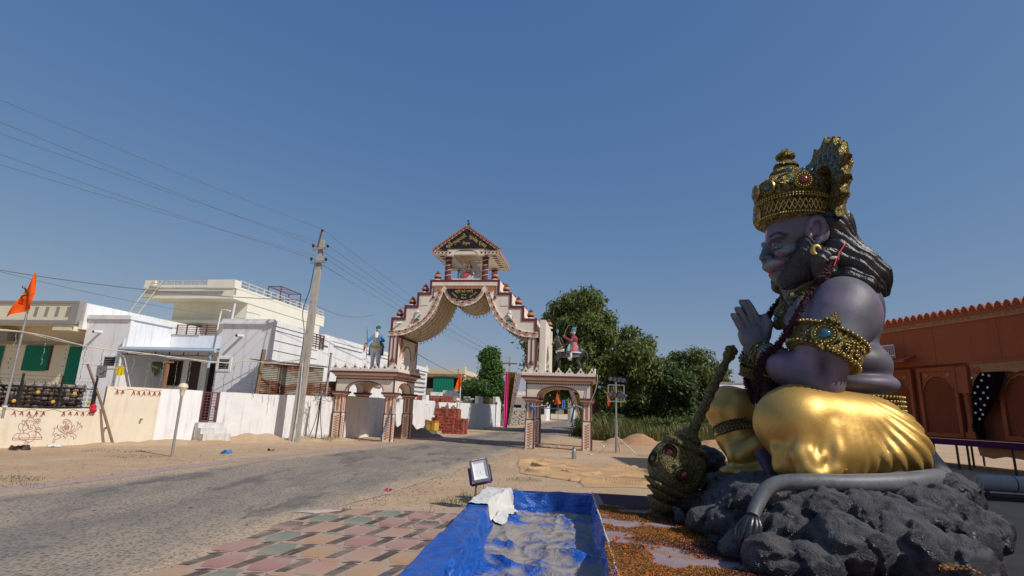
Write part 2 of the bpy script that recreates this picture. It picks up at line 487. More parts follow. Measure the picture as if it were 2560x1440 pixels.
# ------------------------------------------------------------------ ground
def ground():
 def axis(n, ext, near):
  a = np.linspace(-1, 1, n); return np.sign(a) * (np.abs(a) * near + (np.abs(a) ** 5) * (ext - near))
 xs = axis(241, 900, 30); ys = axis(241, 1200, 40) + 12
 X, Y = np.meshgrid(xs, ys, indexing='ij')
 Z = 0.0015 * fbm(X * 0.8, Y * 0.8, 0.3, 3) - 0.0015
 n0, n1 = X.shape
 idx = np.arange(n0 * n1).reshape(n0, n1)
 F = np.stack([idx[:-1, :-1], idx[1:, :-1], idx[1:, 1:], idx[:-1, 1:]], -1).reshape(-1, 4)
 o = mesh_np('ground', np.stack([X, Y, Z], -1).reshape(-1, 3), F, [M_dirt])
 tag(o, kind='structure')
ground()
def strip(name, left, right, z, mat, across=16, step=0.5, jag=0.15):
 """A sheet between two polylines with an 'edge' attribute: 0 on its sides, 1 inside."""
 def resample(p, n):
  p = np.array(p, float); d = np.r_[0, np.cumsum(np.hypot(*np.diff(p, axis=0).T))]; d /= d[-1]
  t = np.linspace(0, 1, n) ** 1.6
  q = np.c_[np.interp(t, d, p[:, 0]), np.interp(t, d, p[:, 1])]
  for _ in range(10): q[1:-1] = (q[:-2] + 2 * q[1:-1] + q[2:]) / 4
  return q
 n = 160
 a, b = resample(left, n), resample(right, n)
 ja = jag * fbm(a[:, 0] * 1.5, a[:, 1] * 1.5, 2.2, 3); jb = jag * fbm(b[:, 0] * 1.5, b[:, 1] * 1.5, 7.7, 3)
 w = np.linspace(0, 1, across)
 dv = (b - a) / (np.linalg.norm(b - a, axis=1)[:, None])
 a = a + dv * ja[:, None]; b = b + dv * jb[:, None]
 P = a[:, None] * (1 - w[None, :, None]) + b[:, None] * w[None, :, None]
 wd = np.linalg.norm(b - a, axis=1)[:, None]
 e = np.minimum(np.minimum(w, 1 - w)[None, :] * wd / 0.8, 1.0)
 Zz = np.full(P.shape[:2], z)
 V = np.dstack([P, Zz]).reshape(-1, 3)
 idx = np.arange(n * across).reshape(n, across)
 F = np.stack([idx[:-1, :-1], idx[:-1, 1:], idx[1:, 1:], idx[1:, :-1]], -1).reshape(-1, 4)
 return tag(mesh_np(name, V, F, [mat], attrs={'edge': e.ravel()}), kind='structure')
RL = [(-9.6, 1.0), (-8.3, 6.5), (-7.45, 8.45), (-6.8, 12.5), (-4.4, 21.5), (-2.2, 31), (0.9, 45), (4.2, 68), (9.6, 95), (22, 150)]
RR = [(-3.2, 1.0), (-2.95, 5.0), (-2.65, 7.7), (-1.85, 10.3), (0.45, 21.0), (2.6, 31), (6.0, 45), (10.2, 68), (14.5, 95), (27, 150)]
strip('road', RL, RR, 0.006, M_road)
M_strip = paint('faded_purple_paver', (0.40, 0.28, 0.235), 0.95, 0.12, 5, dirt=(0.47, 0.34, 0.23), dirt_amt=0.9, streak=False, bmp=0.4, bscale=20)
strip('paver_strip', [(x - 0.62, y) for x, y in RL[:6]], [(x - 0.10, y) for x, y in RL[:6]], 0.003, M_strip, 6, jag=0.1)
# ------------------------------------------------------------------ painted paving: every block is a piece of its own
def pav_mat(name, a, b_, f=1.2):
 m, t, b = nt(name)
 v = coords(t)
 oi = t.nodes.new('ShaderNodeObjectInfo')
 sp = t.nodes.new('ShaderNodeSeparateXYZ'); L(t, v, sp.inputs[0])
 ad = t.nodes.new('ShaderNodeMath'); ad.operation = 'MULTIPLY_ADD'; L(t, sp.outputs[1], ad.inputs[0]); ad.inputs[1].default_value = f; ad.inputs[2].default_value = 0.5
 n = noise(t, 6, 5, 0.7, v)
 ad2 = t.nodes.new('ShaderNodeMath'); ad2.operation = 'ADD'; L(t, ad.outputs[0], ad2.inputs[0]); L(t, ramp(t, n, [(0, -0.0), (1, 0.6)]), ad2.inputs[1])
 c = mixc(t, ramp(t, ad2.outputs[0], [(0.5, 0), (1.05, 1)]), a, b_)
 g = coords(t, (1, 1, 1), 'Generated')
 tcw = t.nodes.new('ShaderNodeNewGeometry')
 nd = noise(t, 2.2, 6, 0.7, tcw.outputs['Position'])
 c = mixc(t, ramp(t, nd, [(0.40, 0.10), (0.70, 0.75)]), c, (0.40, 0.285, 0.20))
 c = mixc(t, ramp(t, noise(t, 60, 3, 0.7, tcw.outputs['Position']), [(0.55, 0), (0.75, 0.35)]), c, (0.14, 0.11, 0.09))
 L(t, c, b.inputs['Base Color']); b.inputs['Roughness'].default_value = 0.8
 bump(t, b, noise(t, 40, 4, 0.6, v), 0.2, 0.004)
 return m
PAV = [pav_mat('block_pink', (0.43, 0.19, 0.16), (0.42, 0.25, 0.19)), pav_mat('block_rose', (0.36, 0.12, 0.13), (0.42, 0.22, 0.18)),
       pav_mat('block_green', (0.24, 0.28, 0.19), (0.12, 0.18, 0.15)), pav_mat('block_ochre', (0.50, 0.24, 0.10), (0.46, 0.31, 0.19)),
       pav_mat('block_peach', (0.48, 0.30, 0.20), (0.46, 0.24, 0.18)), pav_mat('block_slate', (0.42, 0.22, 0.18), (0.085, 0.09, 0.11), 2.4)]
PAVD = pav_mat('block_black', (0.03, 0.023, 0.02), (0.055, 0.04, 0.034))
M_mortar = paint('sandy_mortar', (0.42, 0.31, 0.23), 0.95, 0.12, 6, bmp=0.3)
def paving():
 mb = MB()
 mb.prism([(-3.05, 2.4), (-0.62, 2.4), (-0.52, 8.55), (-1.3, 8.42), (-2.5, 8.15), (-2.72, 7.6)], -0.02, 0.0095, M_mortar, 'xy')
 base = mb.build('paving'); tag(base, kind='structure')
 W, H = 0.46, 0.52
 def poly(pts, mat):
  b2 = MB(); b2.prism(pts, 0.0, 0.004, mat, 'xy'); return b2
 big = [(-0.165, -0.04), (-0.10, -0.212), (0.09, -0.212), (0.17, 0.04), (0.10, 0.212), (-0.09, 0.212)]
 small = [(-0.12, 0.0), (-0.07, -0.045), (0.085, -0.045), (0.13, 0.0), (0.085, 0.045), (-0.07, 0.045)]
 barp = [(-0.062, -0.19), (-0.012, -0.19), (0.058, 0.19), (0.008, 0.19)]
 cap = [(-0.095, -0.03), (0.02, -0.034), (0.08, 0.03), (-0.02, 0.034)]
 bigs = [poly(big, m).build('paving_block', base).data for m in PAV]
 smalls = [poly(small, m).build('paving_block', base).data for m in PAV]
 bard = poly(barp, PAVD).build('paving_block', base).data
 capd = poly(cap, PAVD).build('paving_block', base).data
 for o in list(base.children): bpy.data.objects.remove(o)
 a = R(-7)
 ca, sa = math.cos(a), math.sin(a)
 def put(me, x, y):
  px, py = x * ca - y * sa, x * sa + y * ca
  px, py = px - 1.7, py + 5.4
  # stop at the sandy edge beside the road, at the far edge and under the basin rim
  if py > 8.2 + 0.1 * px + 0.2 or py < 3.6: return
  if px < -2.98 + (py - 5) * 0.1 + 0.06 * math.sin(py * 5) or px > -0.72 - 0.09 * (5.6 - py) + 0.17: return
  o = bpy.data.objects.new('paving_block', me); COL.objects.link(o); o.parent = base
  o.location = (px + rnd.uniform(-.004, .004), py + rnd.uniform(-.004, .004), 0.0105 + rnd.uniform(-0.0015, 0.0015)); o.rotation_euler = (0, 0, a + rnd.uniform(-.02, .02))
 for j in range(-5, 8):
  for i in range(-5, 7):
   x, y = i * W + (j % 2) * W / 2, j * H
   put(bigs[rnd.choice([0, 0, 1, 1, 2, 2, 3, 4, 4, 5])], x, y)
   put(smalls[rnd.choice([0, 4, 3, 2, 5])], x, y + H / 2 - 0.0)
   put(bard, x + W / 2 - 0.03, y - 0.005); put(bard, x + W / 2 + 0.028, y + 0.005)
   put(capd, x + W / 2 + 0.01, y + 0.235)
paving()
# ------------------------------------------------------------------ boundary walls on the left
A0, A1, B1, C1 = (-14.9, 12.3), (-12.7, 17.4), (-7.12, 23.85), (-0.62, 47.4)
def wall_frame(a, b):
 d = Vector((b[0] - a[0], b[1] - a[1])); return d.length, math.degrees(math.atan2(-d.y, d.x))
def wiggle_wall(mb, L_, z1, th, mat, x0=0.0, base=-0.2):
 n = max(2, int(L_ / 0.6))
 vs, fs = [], []
 for i in range(n + 1):
  x = x0 + L_ * i / n; j = 0.012 * math.sin(i * 1.7) + 0.01 * math.sin(i * 0.6 + x0)
  for (y, z) in ((0, base), (0, z1 + j), (th, z1 + j), (th, base)): vs.append((x, y, z))
 for i in range(n):
  for k in range(4): k2 = (k + 1) % 4; fs.append((i * 4 + k, (i + 1) * 4 + k, (i + 1) * 4 + k2, i * 4 + k2))
 fs.append((0, 1, 2, 3)); fs.append((n * 4 + 3, n * 4 + 2, n * 4 + 1, n * 4))
 mb.add(vs, fs, mat)
LA, DA = wall_frame(A0, A1)
wa = thing('painted_wall', 'low cream wall with maroon line drawings and a hanging leaf garland pattern', 'wall', (A0[0], A0[1], 0), DA)
part('wall_body', wa, lambda mb: wiggle_wall(mb, LA, 1.06, 0.22, M_creamwall))
def smooth_path(pts, n=6):
 """Catmull-Rom through the points."""
 P = [Vector(p) for p in pts]; out = []
 for i in range(len(P) - 1):
  p0, p1, p2, p3 = P[max(i - 1, 0)], P[i], P[i + 1], P[min(i + 2, len(P) - 1)]
  for k in range(n):
   t = k / n
   out.append(0.5 * ((2 * p1) + (p2 - p0) * t + (2 * p0 - 5 * p1 + 4 * p2 - p3) * t * t + (3 * p1 - p0 - 3 * p2 + p3) * t ** 3))
 out.append(P[-1]); return out
def brush(mb, pts, w=0.012, y=-0.004, closed=False, n=5, mat=None):
 """A painted brush line lying on a wall face (x along the wall, z up)."""
 if closed: pts = list(pts) + [pts[0]]
 q = smooth_path([(p[0], y, p[1]) for p in pts], n)
 for i in range(len(q)): q[i].y = y
 vs, fs = [], []
 for i, p in enumerate(q):
  d = (q[min(i + 1, len(q) - 1)] - q[max(i - 1, 0)]); d = d.normalized() if d.length > 1e-6 else Vector((1, 0, 0))
  nn = Vector((-d.z, 0, d.x)) * (w / 2)
  vs += [p + nn, p - nn]
 for i in range(len(q) - 1): fs.append((2 * i, 2 * i + 1, 2 * i + 3, 2 * i + 2))
 mb.add(vs, fs, mat or M_redline)
def dq(x, y): return (3.353 + (x - 200) * .00148 + (y - 1300) * .00034, .2 - (y - 1300) * .00167)
def drawing_seated(mb):
 S_ = lambda pts, w=0.011, closed=False, n=5: brush(mb, [dq(*p) for p in pts], w, closed=closed, n=n)
 S_([(205, 1270), (270, 1200), (320, 1200)]); S_([(570, 1200), (620, 1200), (670, 1272)]); S_([(205, 1270), (670, 1275)], n=1); S_([(205, 1300), (670, 1303)], n=1)
 S_([(205, 1270), (205, 1300)], n=1); S_([(670, 1272), (670, 1303)], n=1)
 S_([(300, 1240), (340, 1205), (400, 1195), (450, 1210), (470, 1255), (440, 1300), (370, 1310), (310, 1285)], closed=True)
 S_([(440, 1200), (500, 1165), (560, 1165), (575, 1230), (545, 1290), (490, 1340), (420, 1330), (400, 1300)])
 S_([(400, 1330), (400, 1355), (450, 1352), (470, 1340)]); S_([(400, 1355), (380, 1392), (425, 1395), (450, 1352)])
 S_([(440, 960), (490, 945), (545, 965)]); S_([(455, 945), (460, 930), (530, 935), (535, 950)]); S_([(480, 925), (480, 908), (500, 900), (515, 915), (505, 932)])
 S_([(440, 970), (430, 1020), (440, 1075), (450, 1110)]); S_([(545, 970), (545, 1030), (520, 1070)])
 S_([(445, 1000), (480, 985), (530, 1000)], 0.008)
 S_([(455, 1045), (455, 1100), (470, 1135), (500, 1135), (520, 1115), (500, 1105), (485, 1115)]); S_([(500, 1050), (485, 1090), (490, 1110)])
 S_([(465, 1015), (480, 1010), (490, 1018)], 0.008); S_([(505, 1018), (518, 1010), (530, 1016)], 0.008)
 S_([(440, 1000), (415, 985), (415, 1030), (440, 1050)]); S_([(545, 990), (575, 975), (580, 1025), (545, 1050)])
 S_([(440, 1075), (395, 1060), (365, 1100), (365, 1150), (420, 1140), (450, 1110)]); S_([(520, 1070), (560, 1085), (575, 1150), (560, 1180)])
 S_([(390, 1070), (340, 1035), (305, 1060), (300, 1120), (330, 1150), (320, 1195)]); S_([(385, 1060), (400, 1010), (375, 985), (355, 1000), (375, 1020)])
 S_([(370, 1150), (385, 1200)]); S_([(560, 1000), (600, 1040), (620, 1040)]); S_([(590, 965), (640, 970), (640, 1015), (600, 1010), (625, 995), (590, 965)])
 S_([(575, 1135), (655, 1140), (635, 1180), (590, 1180), (575, 1135)]); S_([(590, 1135), (595, 1110), (620, 1105), (640, 1120), (645, 1138)])
 S_([(500, 1230), (550, 1235), (530, 1270)], 0.008)
def drawing_paisley(mb):
 S_ = lambda pts, w=0.011, closed=False, n=5: brush(mb, [dq(*p) for p in pts], w, closed=closed, n=n)
 S_([(1060, 1030), (1040, 1050), (1030, 1015), (1055, 980), (1110, 975), (1160, 1000), (1185, 1060), (1180, 1130), (1140, 1180), (1080, 1190), (1040, 1160), (1035, 1110), (1075, 1070), (1080, 1030), (1060, 1005), (1040, 1030)])
 S_([(1100, 1000), (1130, 1000), (1155, 1030), (1140, 1050), (1105, 1050), (1100, 1000)], 0.009)
 S_([(1055, 1115), (1075, 1075), (1110, 1068), (1140, 1100), (1130, 1145), (1095, 1160), (1065, 1150)], 0.010, True)
 for k in range(5):
  S_([(1062 + k * 16, 1085), (1075 + k * 14, 1150)], 0.006, n=1); S_([(1060, 1090 + k * 15), (1135, 1085 + k * 14)], 0.006, n=1)
 S_([(1060, 1210), (980, 1180), (940, 1120), (945, 1060), (920, 1120), (870, 1120), (885, 1160), (855, 1215), (880, 1250), (900, 1210), (960, 1240), (1060, 1215)])
 S_([(1080, 1210), (1200, 1180), (1280, 1110), (1295, 1015), (1320, 1060), (1350, 1035), (1335, 1075), (1375, 1090), (1370, 1130), (1340, 1100), (1290, 1150), (1200, 1205), (1080, 1215)])
 S_([(1000, 1260), (930, 1250), (880, 1280), (850, 1360), (885, 1355), (890, 1310), (930, 1310), (960, 1285), (975, 1300), (1000, 1260)])
 S_([(1140, 1220), (1210, 1225), (1255, 1255), (1260, 1290), (1215, 1320), (1210, 1270), (1170, 1270), (1150, 1235)])
 S_([(1070, 1225), (1115, 1250), (1090, 1265), (1068, 1305), (1050, 1265), (1025, 1270), (1070, 1225)])
 S_([(1020, 1190), (985, 1165), (985, 1095), (1005, 1110), (1010, 1150)], 0.009); S_([(1165, 1190), (1220, 1140), (1235, 1080), (1210, 1085), (1190, 1120)], 0.009)
 for k in range(4): S_([(1015 + 4 * k, 1090 + 25 * k), (1028 + 4 * k, 1100 + 25 * k)], 0.012, n=1); S_([(1200 - 6 * k, 1090 + 25 * k), (1188 - 6 * k, 1100 + 25 * k)], 0.012, n=1)
def toran(mb, x0, x1, z, n, sag=0.07, leaf=0.15):
 pts = []
 for i in range(n + 1):
  a = x0 + (x1 - x0) * i / n
  pts.append((a, z))
  if i < n: pts.append((a + (x1 - x0) / n * 0.5, z - sag))
 brush(mb, pts, 0.012)
 for i in range(n):
  for f in (0.22, 0.55, 0.88):
   xx = x0 + (x1 - x0) * (i + f) / n; zz = z - sag * 0.75
   if rnd.random() < 0.25: continue
   for k in (-0.055, -0.02, 0.02, 0.05):
    l = leaf * rnd.uniform(0.7, 1.1)
    brush(mb, [(xx, zz), (xx + k * 0.5 + 0.008, zz - l * 0.5), (xx + k, zz - l)], 0.016, n=2)
part('line_drawing', wa, drawing_seated, label='maroon line drawing of a seated elephant-headed figure')
part('line_drawing', wa, drawing_paisley, label='maroon line drawing of a paisley with curling leaves')
part('leaf_garland_drawing', wa, lambda mb: toran(mb, 1.6, 5.2, 1.03, 7))
LB, DB = wall_frame(A1, B1)
wb = thing('whitewashed_wall', 'white boundary wall with a cream painted end standing in front of the white house', 'wall', (A1[0], A1[1], 0), DB)
part('cream_section', wb, lambda mb: wiggle_wall(mb, 1.52, 1.76, 0.2, M_creamwall, -0.02))
part('white_section', wb, lambda mb: wiggle_wall(mb, 1.30, 1.75, 0.2, M_white, 1.5))
part('white_section', wb, lambda mb: wiggle_wall(mb, LB - 3.38, 1.74, 0.2, M_whitewall, 3.4))
part('leaf_garland_drawing', wb, lambda mb: toran(mb, 0.15, 1.5, 1.70, 3, 0.05, 0.17))
def spout(mb, x, z, l=0.22, r=0.045, m=None): mb.tube([(x, 0.02, z), (x - 0.01, -l, z - 0.015)], r, m or M_pvc, 12); mb.tube([(x - 0.01, -l - 0.001, z - 0.015), (x - 0.01, -l - 0.004, z - 0.015)], r * 0.75, M_dark, 12)
part('drain_pipe', wb, lambda mb: spout(mb, 0.12, 0.5, 0.14, 0.03))
part('drain_pipe', wb, lambda mb: spout(mb, 1.05, 0.78, 0.14, 0.03))
LC, DC = wall_frame(B1, C1)
wc = thing('whitewashed_wall', 'long streaky white boundary wall running back behind the brick stack', 'wall', (B1[0], B1[1], 0), DC)
part('wall_body', wc, lambda mb: wiggle_wall(mb, LC, 1.8, 0.2, M_whitewall))
part('pier', wc, lambda mb: mb.box(8.63, 8.98, -0.03, 0.24, 1.6, 2.13, M_white))
part('pier', wc, lambda mb: mb.box(18.2, 19.3, -0.03, 0.24, -0.2, 2.35, M_whitewall))
part('pier', wc, lambda mb: mb.box(22.9, 24.4, -0.03, 0.24, -0.2, 2.45, M_whitewall))
def grille(mb):
 for k in range(6): mb.bar((19.35, 0.1, 1.86 + k * 0.09), (22.85, 0.1, 1.86 + k * 0.09), 0.03, 0.03, M_wood)
 for k in range(9): mb.bar((19.4 + k * 0.42, 0.1, 1.8), (19.4 + k * 0.42, 0.1, 2.34), 0.03, 0.03, M_wood)
part('grille', wc, grille)
# iron fence panel on the painted wall
fe = thing('iron_fence', 'black scrolled iron fence with yellow rosettes on the cream wall', 'fence', (A0[0], A0[1], 1.065), DA)
def fpos(u, w): return (u, 0.10, w)
def fence_frame(mb):
 for w in (0.03, 0.585): mb.bar(fpos(0.6, w), fpos(5.30, w), 0.03, 0.035, M_black)
 mb.bar(fpos(5.29, 0), fpos(5.29, 0.62), 0.035, 0.035, M_black)
part('rail_frame', fe, fence_frame)
for i in range(5):
 u = 1.35 + i * 0.985 if i < 4 else 5.24
 part('fence_post', fe, lambda mb: mb.bar(fpos(u, 0), fpos(u, 0.95), 0.045, 0.045, M_black))
def spiral(mb, cx, cz, r, sgn, a0, turns=1.3):
 pts = []
 for k in range(15):
  f = k / 14; a = a0 + sgn * f * turns * 2 * math.pi; rr = r * (1 - 0.75 * f)
  pts.append((cx + rr * math.cos(a), 0.10, cz + rr * math.sin(a)))
 mb.tube(pts, 0.007, M_black, 5)
nb = 17
for i in range(nb):
 u = 1.0 + i * 0.262
 def scrolls(mb, u=u, i=i):
  mb.bar((u, 0.10, 0.03), (u, 0.10, 0.68), 0.014, 0.014, M_black)
  mb.lathe([(0.0, 0), (0.016, 0.02), (0.006, 0.05), (0.0, 0.09)], M_black, (u, 0.10, 0.68), 6)
  for s in (-1, 1):
   for cz, r in ((0.15, 0.055), (0.27, 0.05), (0.41, 0.055), (0.51, 0.04)):
    spiral(mb, u + s * 0.06, cz, r, s, math.pi if s > 0 else 0)
   spiral(mb, u + s * 0.035, 0.64, 0.03, -s, math.pi if s > 0 else 0, 1.0)
 part('scroll_bar', fe, scrolls)
def rosette(mb, u, w):
 mb.lathe([(0.05, -0.012), (0.052, 0.0), (0.038, 0.012), (0.015, 0.016), (0.012, 0.026), (0.0, 0.03)], M_yellow, (u, 0.085, w), 14, (0, -1, 0), ring=lambda a, z: 0.10 * math.cos(a * 7))
for i in range(9):
 part('rosette', fe, lambda mb: rosette(mb, 1.35 + i * 0.47 + (0.05 if i % 2 else 0), 0.44 if i % 2 else 0.18))
def chain(mb):
 for k in range(36):
  u = 0.8 + k * 0.125
  for s in (1, -1):
   pts = [(u, 0.16, 0.60), (u + s * 0.06, 0.16, 0.66), (u, 0.16, 0.72), (u + s * 0.06, 0.16, 0.79)]
   mb.tube(pts, 0.0035, M_black, 3, False)
 for w in (0.9, 0.8): mb.tube([(0.7 + k * 0.46, 0.12, w + 0.01 * math.sin(k)) for k in range(11)], 0.004, M_black, 3)
o = part('barbed_mesh', fe, chain); o['kind'] = 'stuff'
# rubble stone and block wall seen through the fence
M_rubble = paint('rubble_stone', (0.19, 0.115, 0.085), 0.9, 0.5, 5, dirt=(0.05, 0.045, 0.04), dirt_amt=0.8, streak=False, bmp=0.8, bscale=12)
def rubble(mb):
 mb.box(0.3, 5.2, 0.62, 0.8, -1.0, 0.62, M_dark)
 r2 = random.Random(5)
 for i in range(26):
  for j in range(5):
   u, w = 0.4 + i * 0.19 + r2.uniform(-.03, .03), 0.02 + j * 0.125 + r2.uniform(-.02, .02)
   if 1.9 < u < 2.5: continue
   mb.ell((u, 0.6, w), (r2.uniform(.07, .12), .06, r2.uniform(.045, .075)), M_rubble if r2.random() < .7 else M_conc, 7, 4)
 mb.box(1.95, 2.28, 0.5, 0.62, -1, 0.6, M_conc); mb.box(2.3, 2.46, 0.48, 0.62, -1, 0.62, M_white)
 mb.box(0.3, 5.2, 0.5, 0.8, 0.62, 0.70, M_conc)
one('rubble_wall', rubble, 'low rubble stone wall behind the black iron fence', 'wall', loc=(A0[0], A0[1], 1.065), deg=DA)
# red bundle tied on the fence corner
M_redcloth = cloth_mat('red_print_cloth', (0.55, 0.03, 0.05), 0.4)
def bundle(mb):
 q = random.Random(2)
 for k in range(14):
  a = q.uniform(0, 6.28); mb.ell((0.045 * math.cos(a), 0.03 * math.sin(a * 3), 0.07 * math.sin(a)), (q.uniform(.05, .09), .06, q.uniform(.05, .09)), M_redcloth, 9, 6, Euler((q.random(), q.random(), q.random())).to_matrix())
 mb.lathe([(0.05, 0.1), (0.02, 0.16), (0.05, 0.2), (0.0, 0.2)], M_redcloth, (0, 0, 0), 9)
bp = Vector((5.22, -0.04, 0)); ca, sa = math.cos(-R(DA)), math.sin(-R(DA))
one('cloth_bundle', bundle, 'red patterned cloth bundle tied at the right end of the iron fence', 'bundle', smooth=60, loc=(A0[0] + bp.x * ca - bp.y * sa, A0[1] + bp.x * sa + bp.y * ca, 1.06))
# dirt banked against the white wall
def mound(name, pts, label=None, cat=None, kind=None, mat=None, n=40, rough=0.05):
 """pts: (x, y, radius, height) humps merged into one heap."""
 xs = [p[0] - p[2] for p in pts] + [p[0] + p[2] for p in pts]; ys = [p[1] - p[2] for p in pts] + [p[1] + p[2] for p in pts]
 X, Y = np.meshgrid(np.linspace(min(xs), max(xs), n), np.linspace(min(ys), max(ys), n), indexing='ij')
 Z = np.full(X.shape, -0.08)
 for (x, y, r, h) in pts:
  d = np.sqrt((X - x) ** 2 + (Y - y) ** 2) / r
  Z = np.maximum(Z, h * np.clip(1 - d, 0, 1) ** 0.85 * (2 - np.clip(1 - d, 0, 1)) - 0.04 - 0.05 * np.clip(d - .9, 0, 1)) if False else np.maximum(Z, h * np.exp(-(d * 1.7) ** 2) - 0.05 - 0.02 * d)
 Z = Z + rough * np.maximum(fbm(X * 4, Y * 4, 1.0, 4), -0.4) * np.clip(Z * 6 + 0.3, 0, 1)
 idx = np.arange(n * n).reshape(n, n)
 F = np.stack([idx[:-1, :-1], idx[1:, :-1], idx[1:, 1:], idx[:-1, 1:]], -1).reshape(-1, 4)
 o = mesh_np(name, np.stack([X, Y, Z], -1).reshape(-1, 3), F, [mat or M_dirt])
 return tag(o, label, cat, kind=kind)
q = random.Random(4)
pts = []
for k in range(14):
 t = 0.01 + k * 0.072
 x, y = A1[0] + (B1[0] - A1[0]) * t, A1[1] + (B1[1] - A1[1]) * t
 pts.append((x + 0.35, y - 0.35, q.uniform(0.9, 1.5), (0.30 if 4 < k < 9 else 0.17) * q.uniform(0.7, 1.2)))
mound('earth_bank', pts, kind='structure', n=110, rough=0.06)
# steps and red gate
st = thing('door_steps', 'stained white concrete steps in front of the small red gate', 'steps', (A1[0], A1[1], 0), DB)
for k, (z1, y0) in enumerate(((0.66, -0.32), (0.49, -0.60), (0.31, -0.88))):
 part('step', st, lambda mb: mb.box(2.70 - 0.0 * k, 3.50 + 0.05 * k, y0, -0.02 if k == 0 else y0 + 0.279, -0.1, z1, M_stepconc))
gt = thing('metal_gate', 'small maroon barred gate at the top of the white steps', 'gate', (A1[0], A1[1], 0), DB)
def gate_frame(mb):
 for a, b in (((2.84, 0.1, 0.72), (3.36, 0.1, 0.72)), ((2.84, 0.1, 1.70), (3.36, 0.1, 1.70)), ((2.85, 0.1, 0.70), (2.85, 0.1, 1.72)), ((3.35, 0.1, 0.70), (3.35, 0.1, 1.72))): mb.bar(a, b, 0.045, 0.045, M_redmetal)
part('gate_frame', gt, gate_frame)
for k in range(9): part('gate_bar', gt, lambda mb: mb.bar((2.87, 0.1, 0.82 + k * 0.1), (3.33, 0.1, 0.82 + k * 0.1), 0.022, 0.022, M_redmetal))
for k in range(2): part('gate_bar', gt, lambda mb: mb.bar((3.02 + k * 0.16, 0.122, 0.74), (3.02 + k * 0.16, 0.122, 1.68), 0.02, 0.02, M_redmetal))
part('latch', gt, lambda mb: mb.bar((3.28, 0.06, 1.2), (3.42, 0.06, 1.2), 0.05, 0.06, M_redmetal))
# ------------------------------------------------------------------ houses
HO = (-10.039, 22.5, 0)
def window_vent(parent, u0, u1, y, z0, z1, slats=5, frame=M_white, glass=M_dark):
 f = part('window', parent, lambda mb: (mb.box(u0 - .10, u0, y - .03, y + .05, z0 - .1, z1 + .1, frame), mb.box(u1, u1 + .10, y - .03, y + .05, z0 - .1, z1 + .1, frame),
                                       mb.box(u0, u1, y - .03, y + .05, z1, z1 + .1, frame), mb.box(u0, u1, y - .03, y + .05, z0 - .1, z0, frame)))
 part('pane', f, lambda mb: mb.box(u0, u1, y - .012, y - .004, z0, z1, glass))
 for k in range(slats):
  zz = z0 + (z1 - z0) * (k + .5) / slats
  part('slat', f, lambda mb: mb.add([(u0, y - .032, zz - .010), (u1, y - .032, zz - .010), (u1, y - .014, zz + .010), (u0, y - .014, zz + .010)], [(0, 1, 2, 3)], M_steel))
hw = thing('white_house', 'white flat roofed house with a porch canopy and maroon terrace railings', 'house', HO, 9)
part('wall', hw, lambda mb: (mb.box(-2.30, 0.0, 0.0, 4.0, -0.1, 4.60, M_white), mb.box(-0.35, 0.0, 2.5, 4.6, 4.60, 4.62, M_white)))
part('parapet', hw, lambda mb: (mb.box(-2.34, 0.04, -0.05, 0.12, 4.60, 4.85, M_white), mb.box(-0.12, 0.04, 0.121, 2.9, 4.60, 4.80, M_white), mb.box(-2.40, 0.02, -0.10, -0.051, 4.62, 4.70, M_white)))
part('wall', hw, lambda mb: (mb.box(-9.0, -6.82, 0.0, 2.4, -0.1, 4.78, M_white),))
part('parapet', hw, lambda mb: (mb.box(-8.97, -6.78, -0.09, 0.14, 4.78, 4.96, M_white), mb.box(-6.96, -6.74, 0.141, 3.0, 4.78, 4.93, M_white)))
part('wall', hw, lambda mb: (mb.box(-6.82, -5.62, 2.4, 2.6, -0.1, 4.42, M_white), mb.box(-4.98, -4.62, 2.4, 2.6, -0.1, 4.42, M_white), mb.box(-4.2, -2.3, 2.4, 2.6, -0.1, 4.42, M_white),
                             mb.box(-5.62, -4.98, 2.4, 2.6, 3.2, 4.42, M_white), mb.box(-4.62, -4.2, 2.4, 2.6, 3.12, 4.42, M_white), mb.box(-6.82, -2.3, 2.6, 6.0, 3.3, 3.45, M_white)))
part('terrace_parapet', hw, lambda mb: (mb.box(-6.8, -5.3, 2.36, 2.6, 4.42, 4.46, M_conc), mb.box(-3.05, -2.3, 2.3, 2.55, 4.42, 4.75, M_white)))
part('door', hw, lambda mb: (mb.box(-5.62, -4.98, 2.46, 2.5, 0.4, 3.2, M_brown),))
part('doorway', hw, lambda mb: mb.box(-4.62, -4.2, 2.56, 2.59, 0.4, 3.12, M_dark))
w_ = part('window', hw, lambda mb: (mb.box(-6.92, -6.86, 2.33, 2.39, 2.05, 3.2, M_black),) and [mb.box(a, b, 2.34, 2.398, c, d, M_brown) for a, b, c, d in ((-6.66, -6.60, 2.02, 3.2), (-5.98, -5.92, 2.02, 3.2), (-6.6, -5.98, 3.14, 3.2), (-6.6, -5.98, 2.02, 2.08))])
part('pane', w_, lambda mb: mb.box(-6.6, -5.98, 2.37, 2.395, 2.08, 3.14, M_dark))
def plinth(mb): mb.box(-6.82, -2.3, 0.4, 2.4, -0.1, 0.5, M_white)
part('porch_floor', hw, plinth)
def canopy(mb):
 mb.add([(-6.95, -0.15, 3.52), (-2.45, -0.15, 3.52), (-2.45, 2.35, 3.72), (-6.95, 2.35, 3.72), (-6.95, -0.15, 3.57), (-2.45, -0.15, 3.57), (-2.45, 2.35, 3.77), (-6.95, 2.35, 3.77)],
           [(3, 2, 1, 0), (4, 5, 6, 7), (0, 1, 5, 4), (1, 2, 6, 5), (2, 3, 7, 6), (3, 0, 4, 7)], M_bluepipe)
cn = part('porch_canopy', hw, canopy)
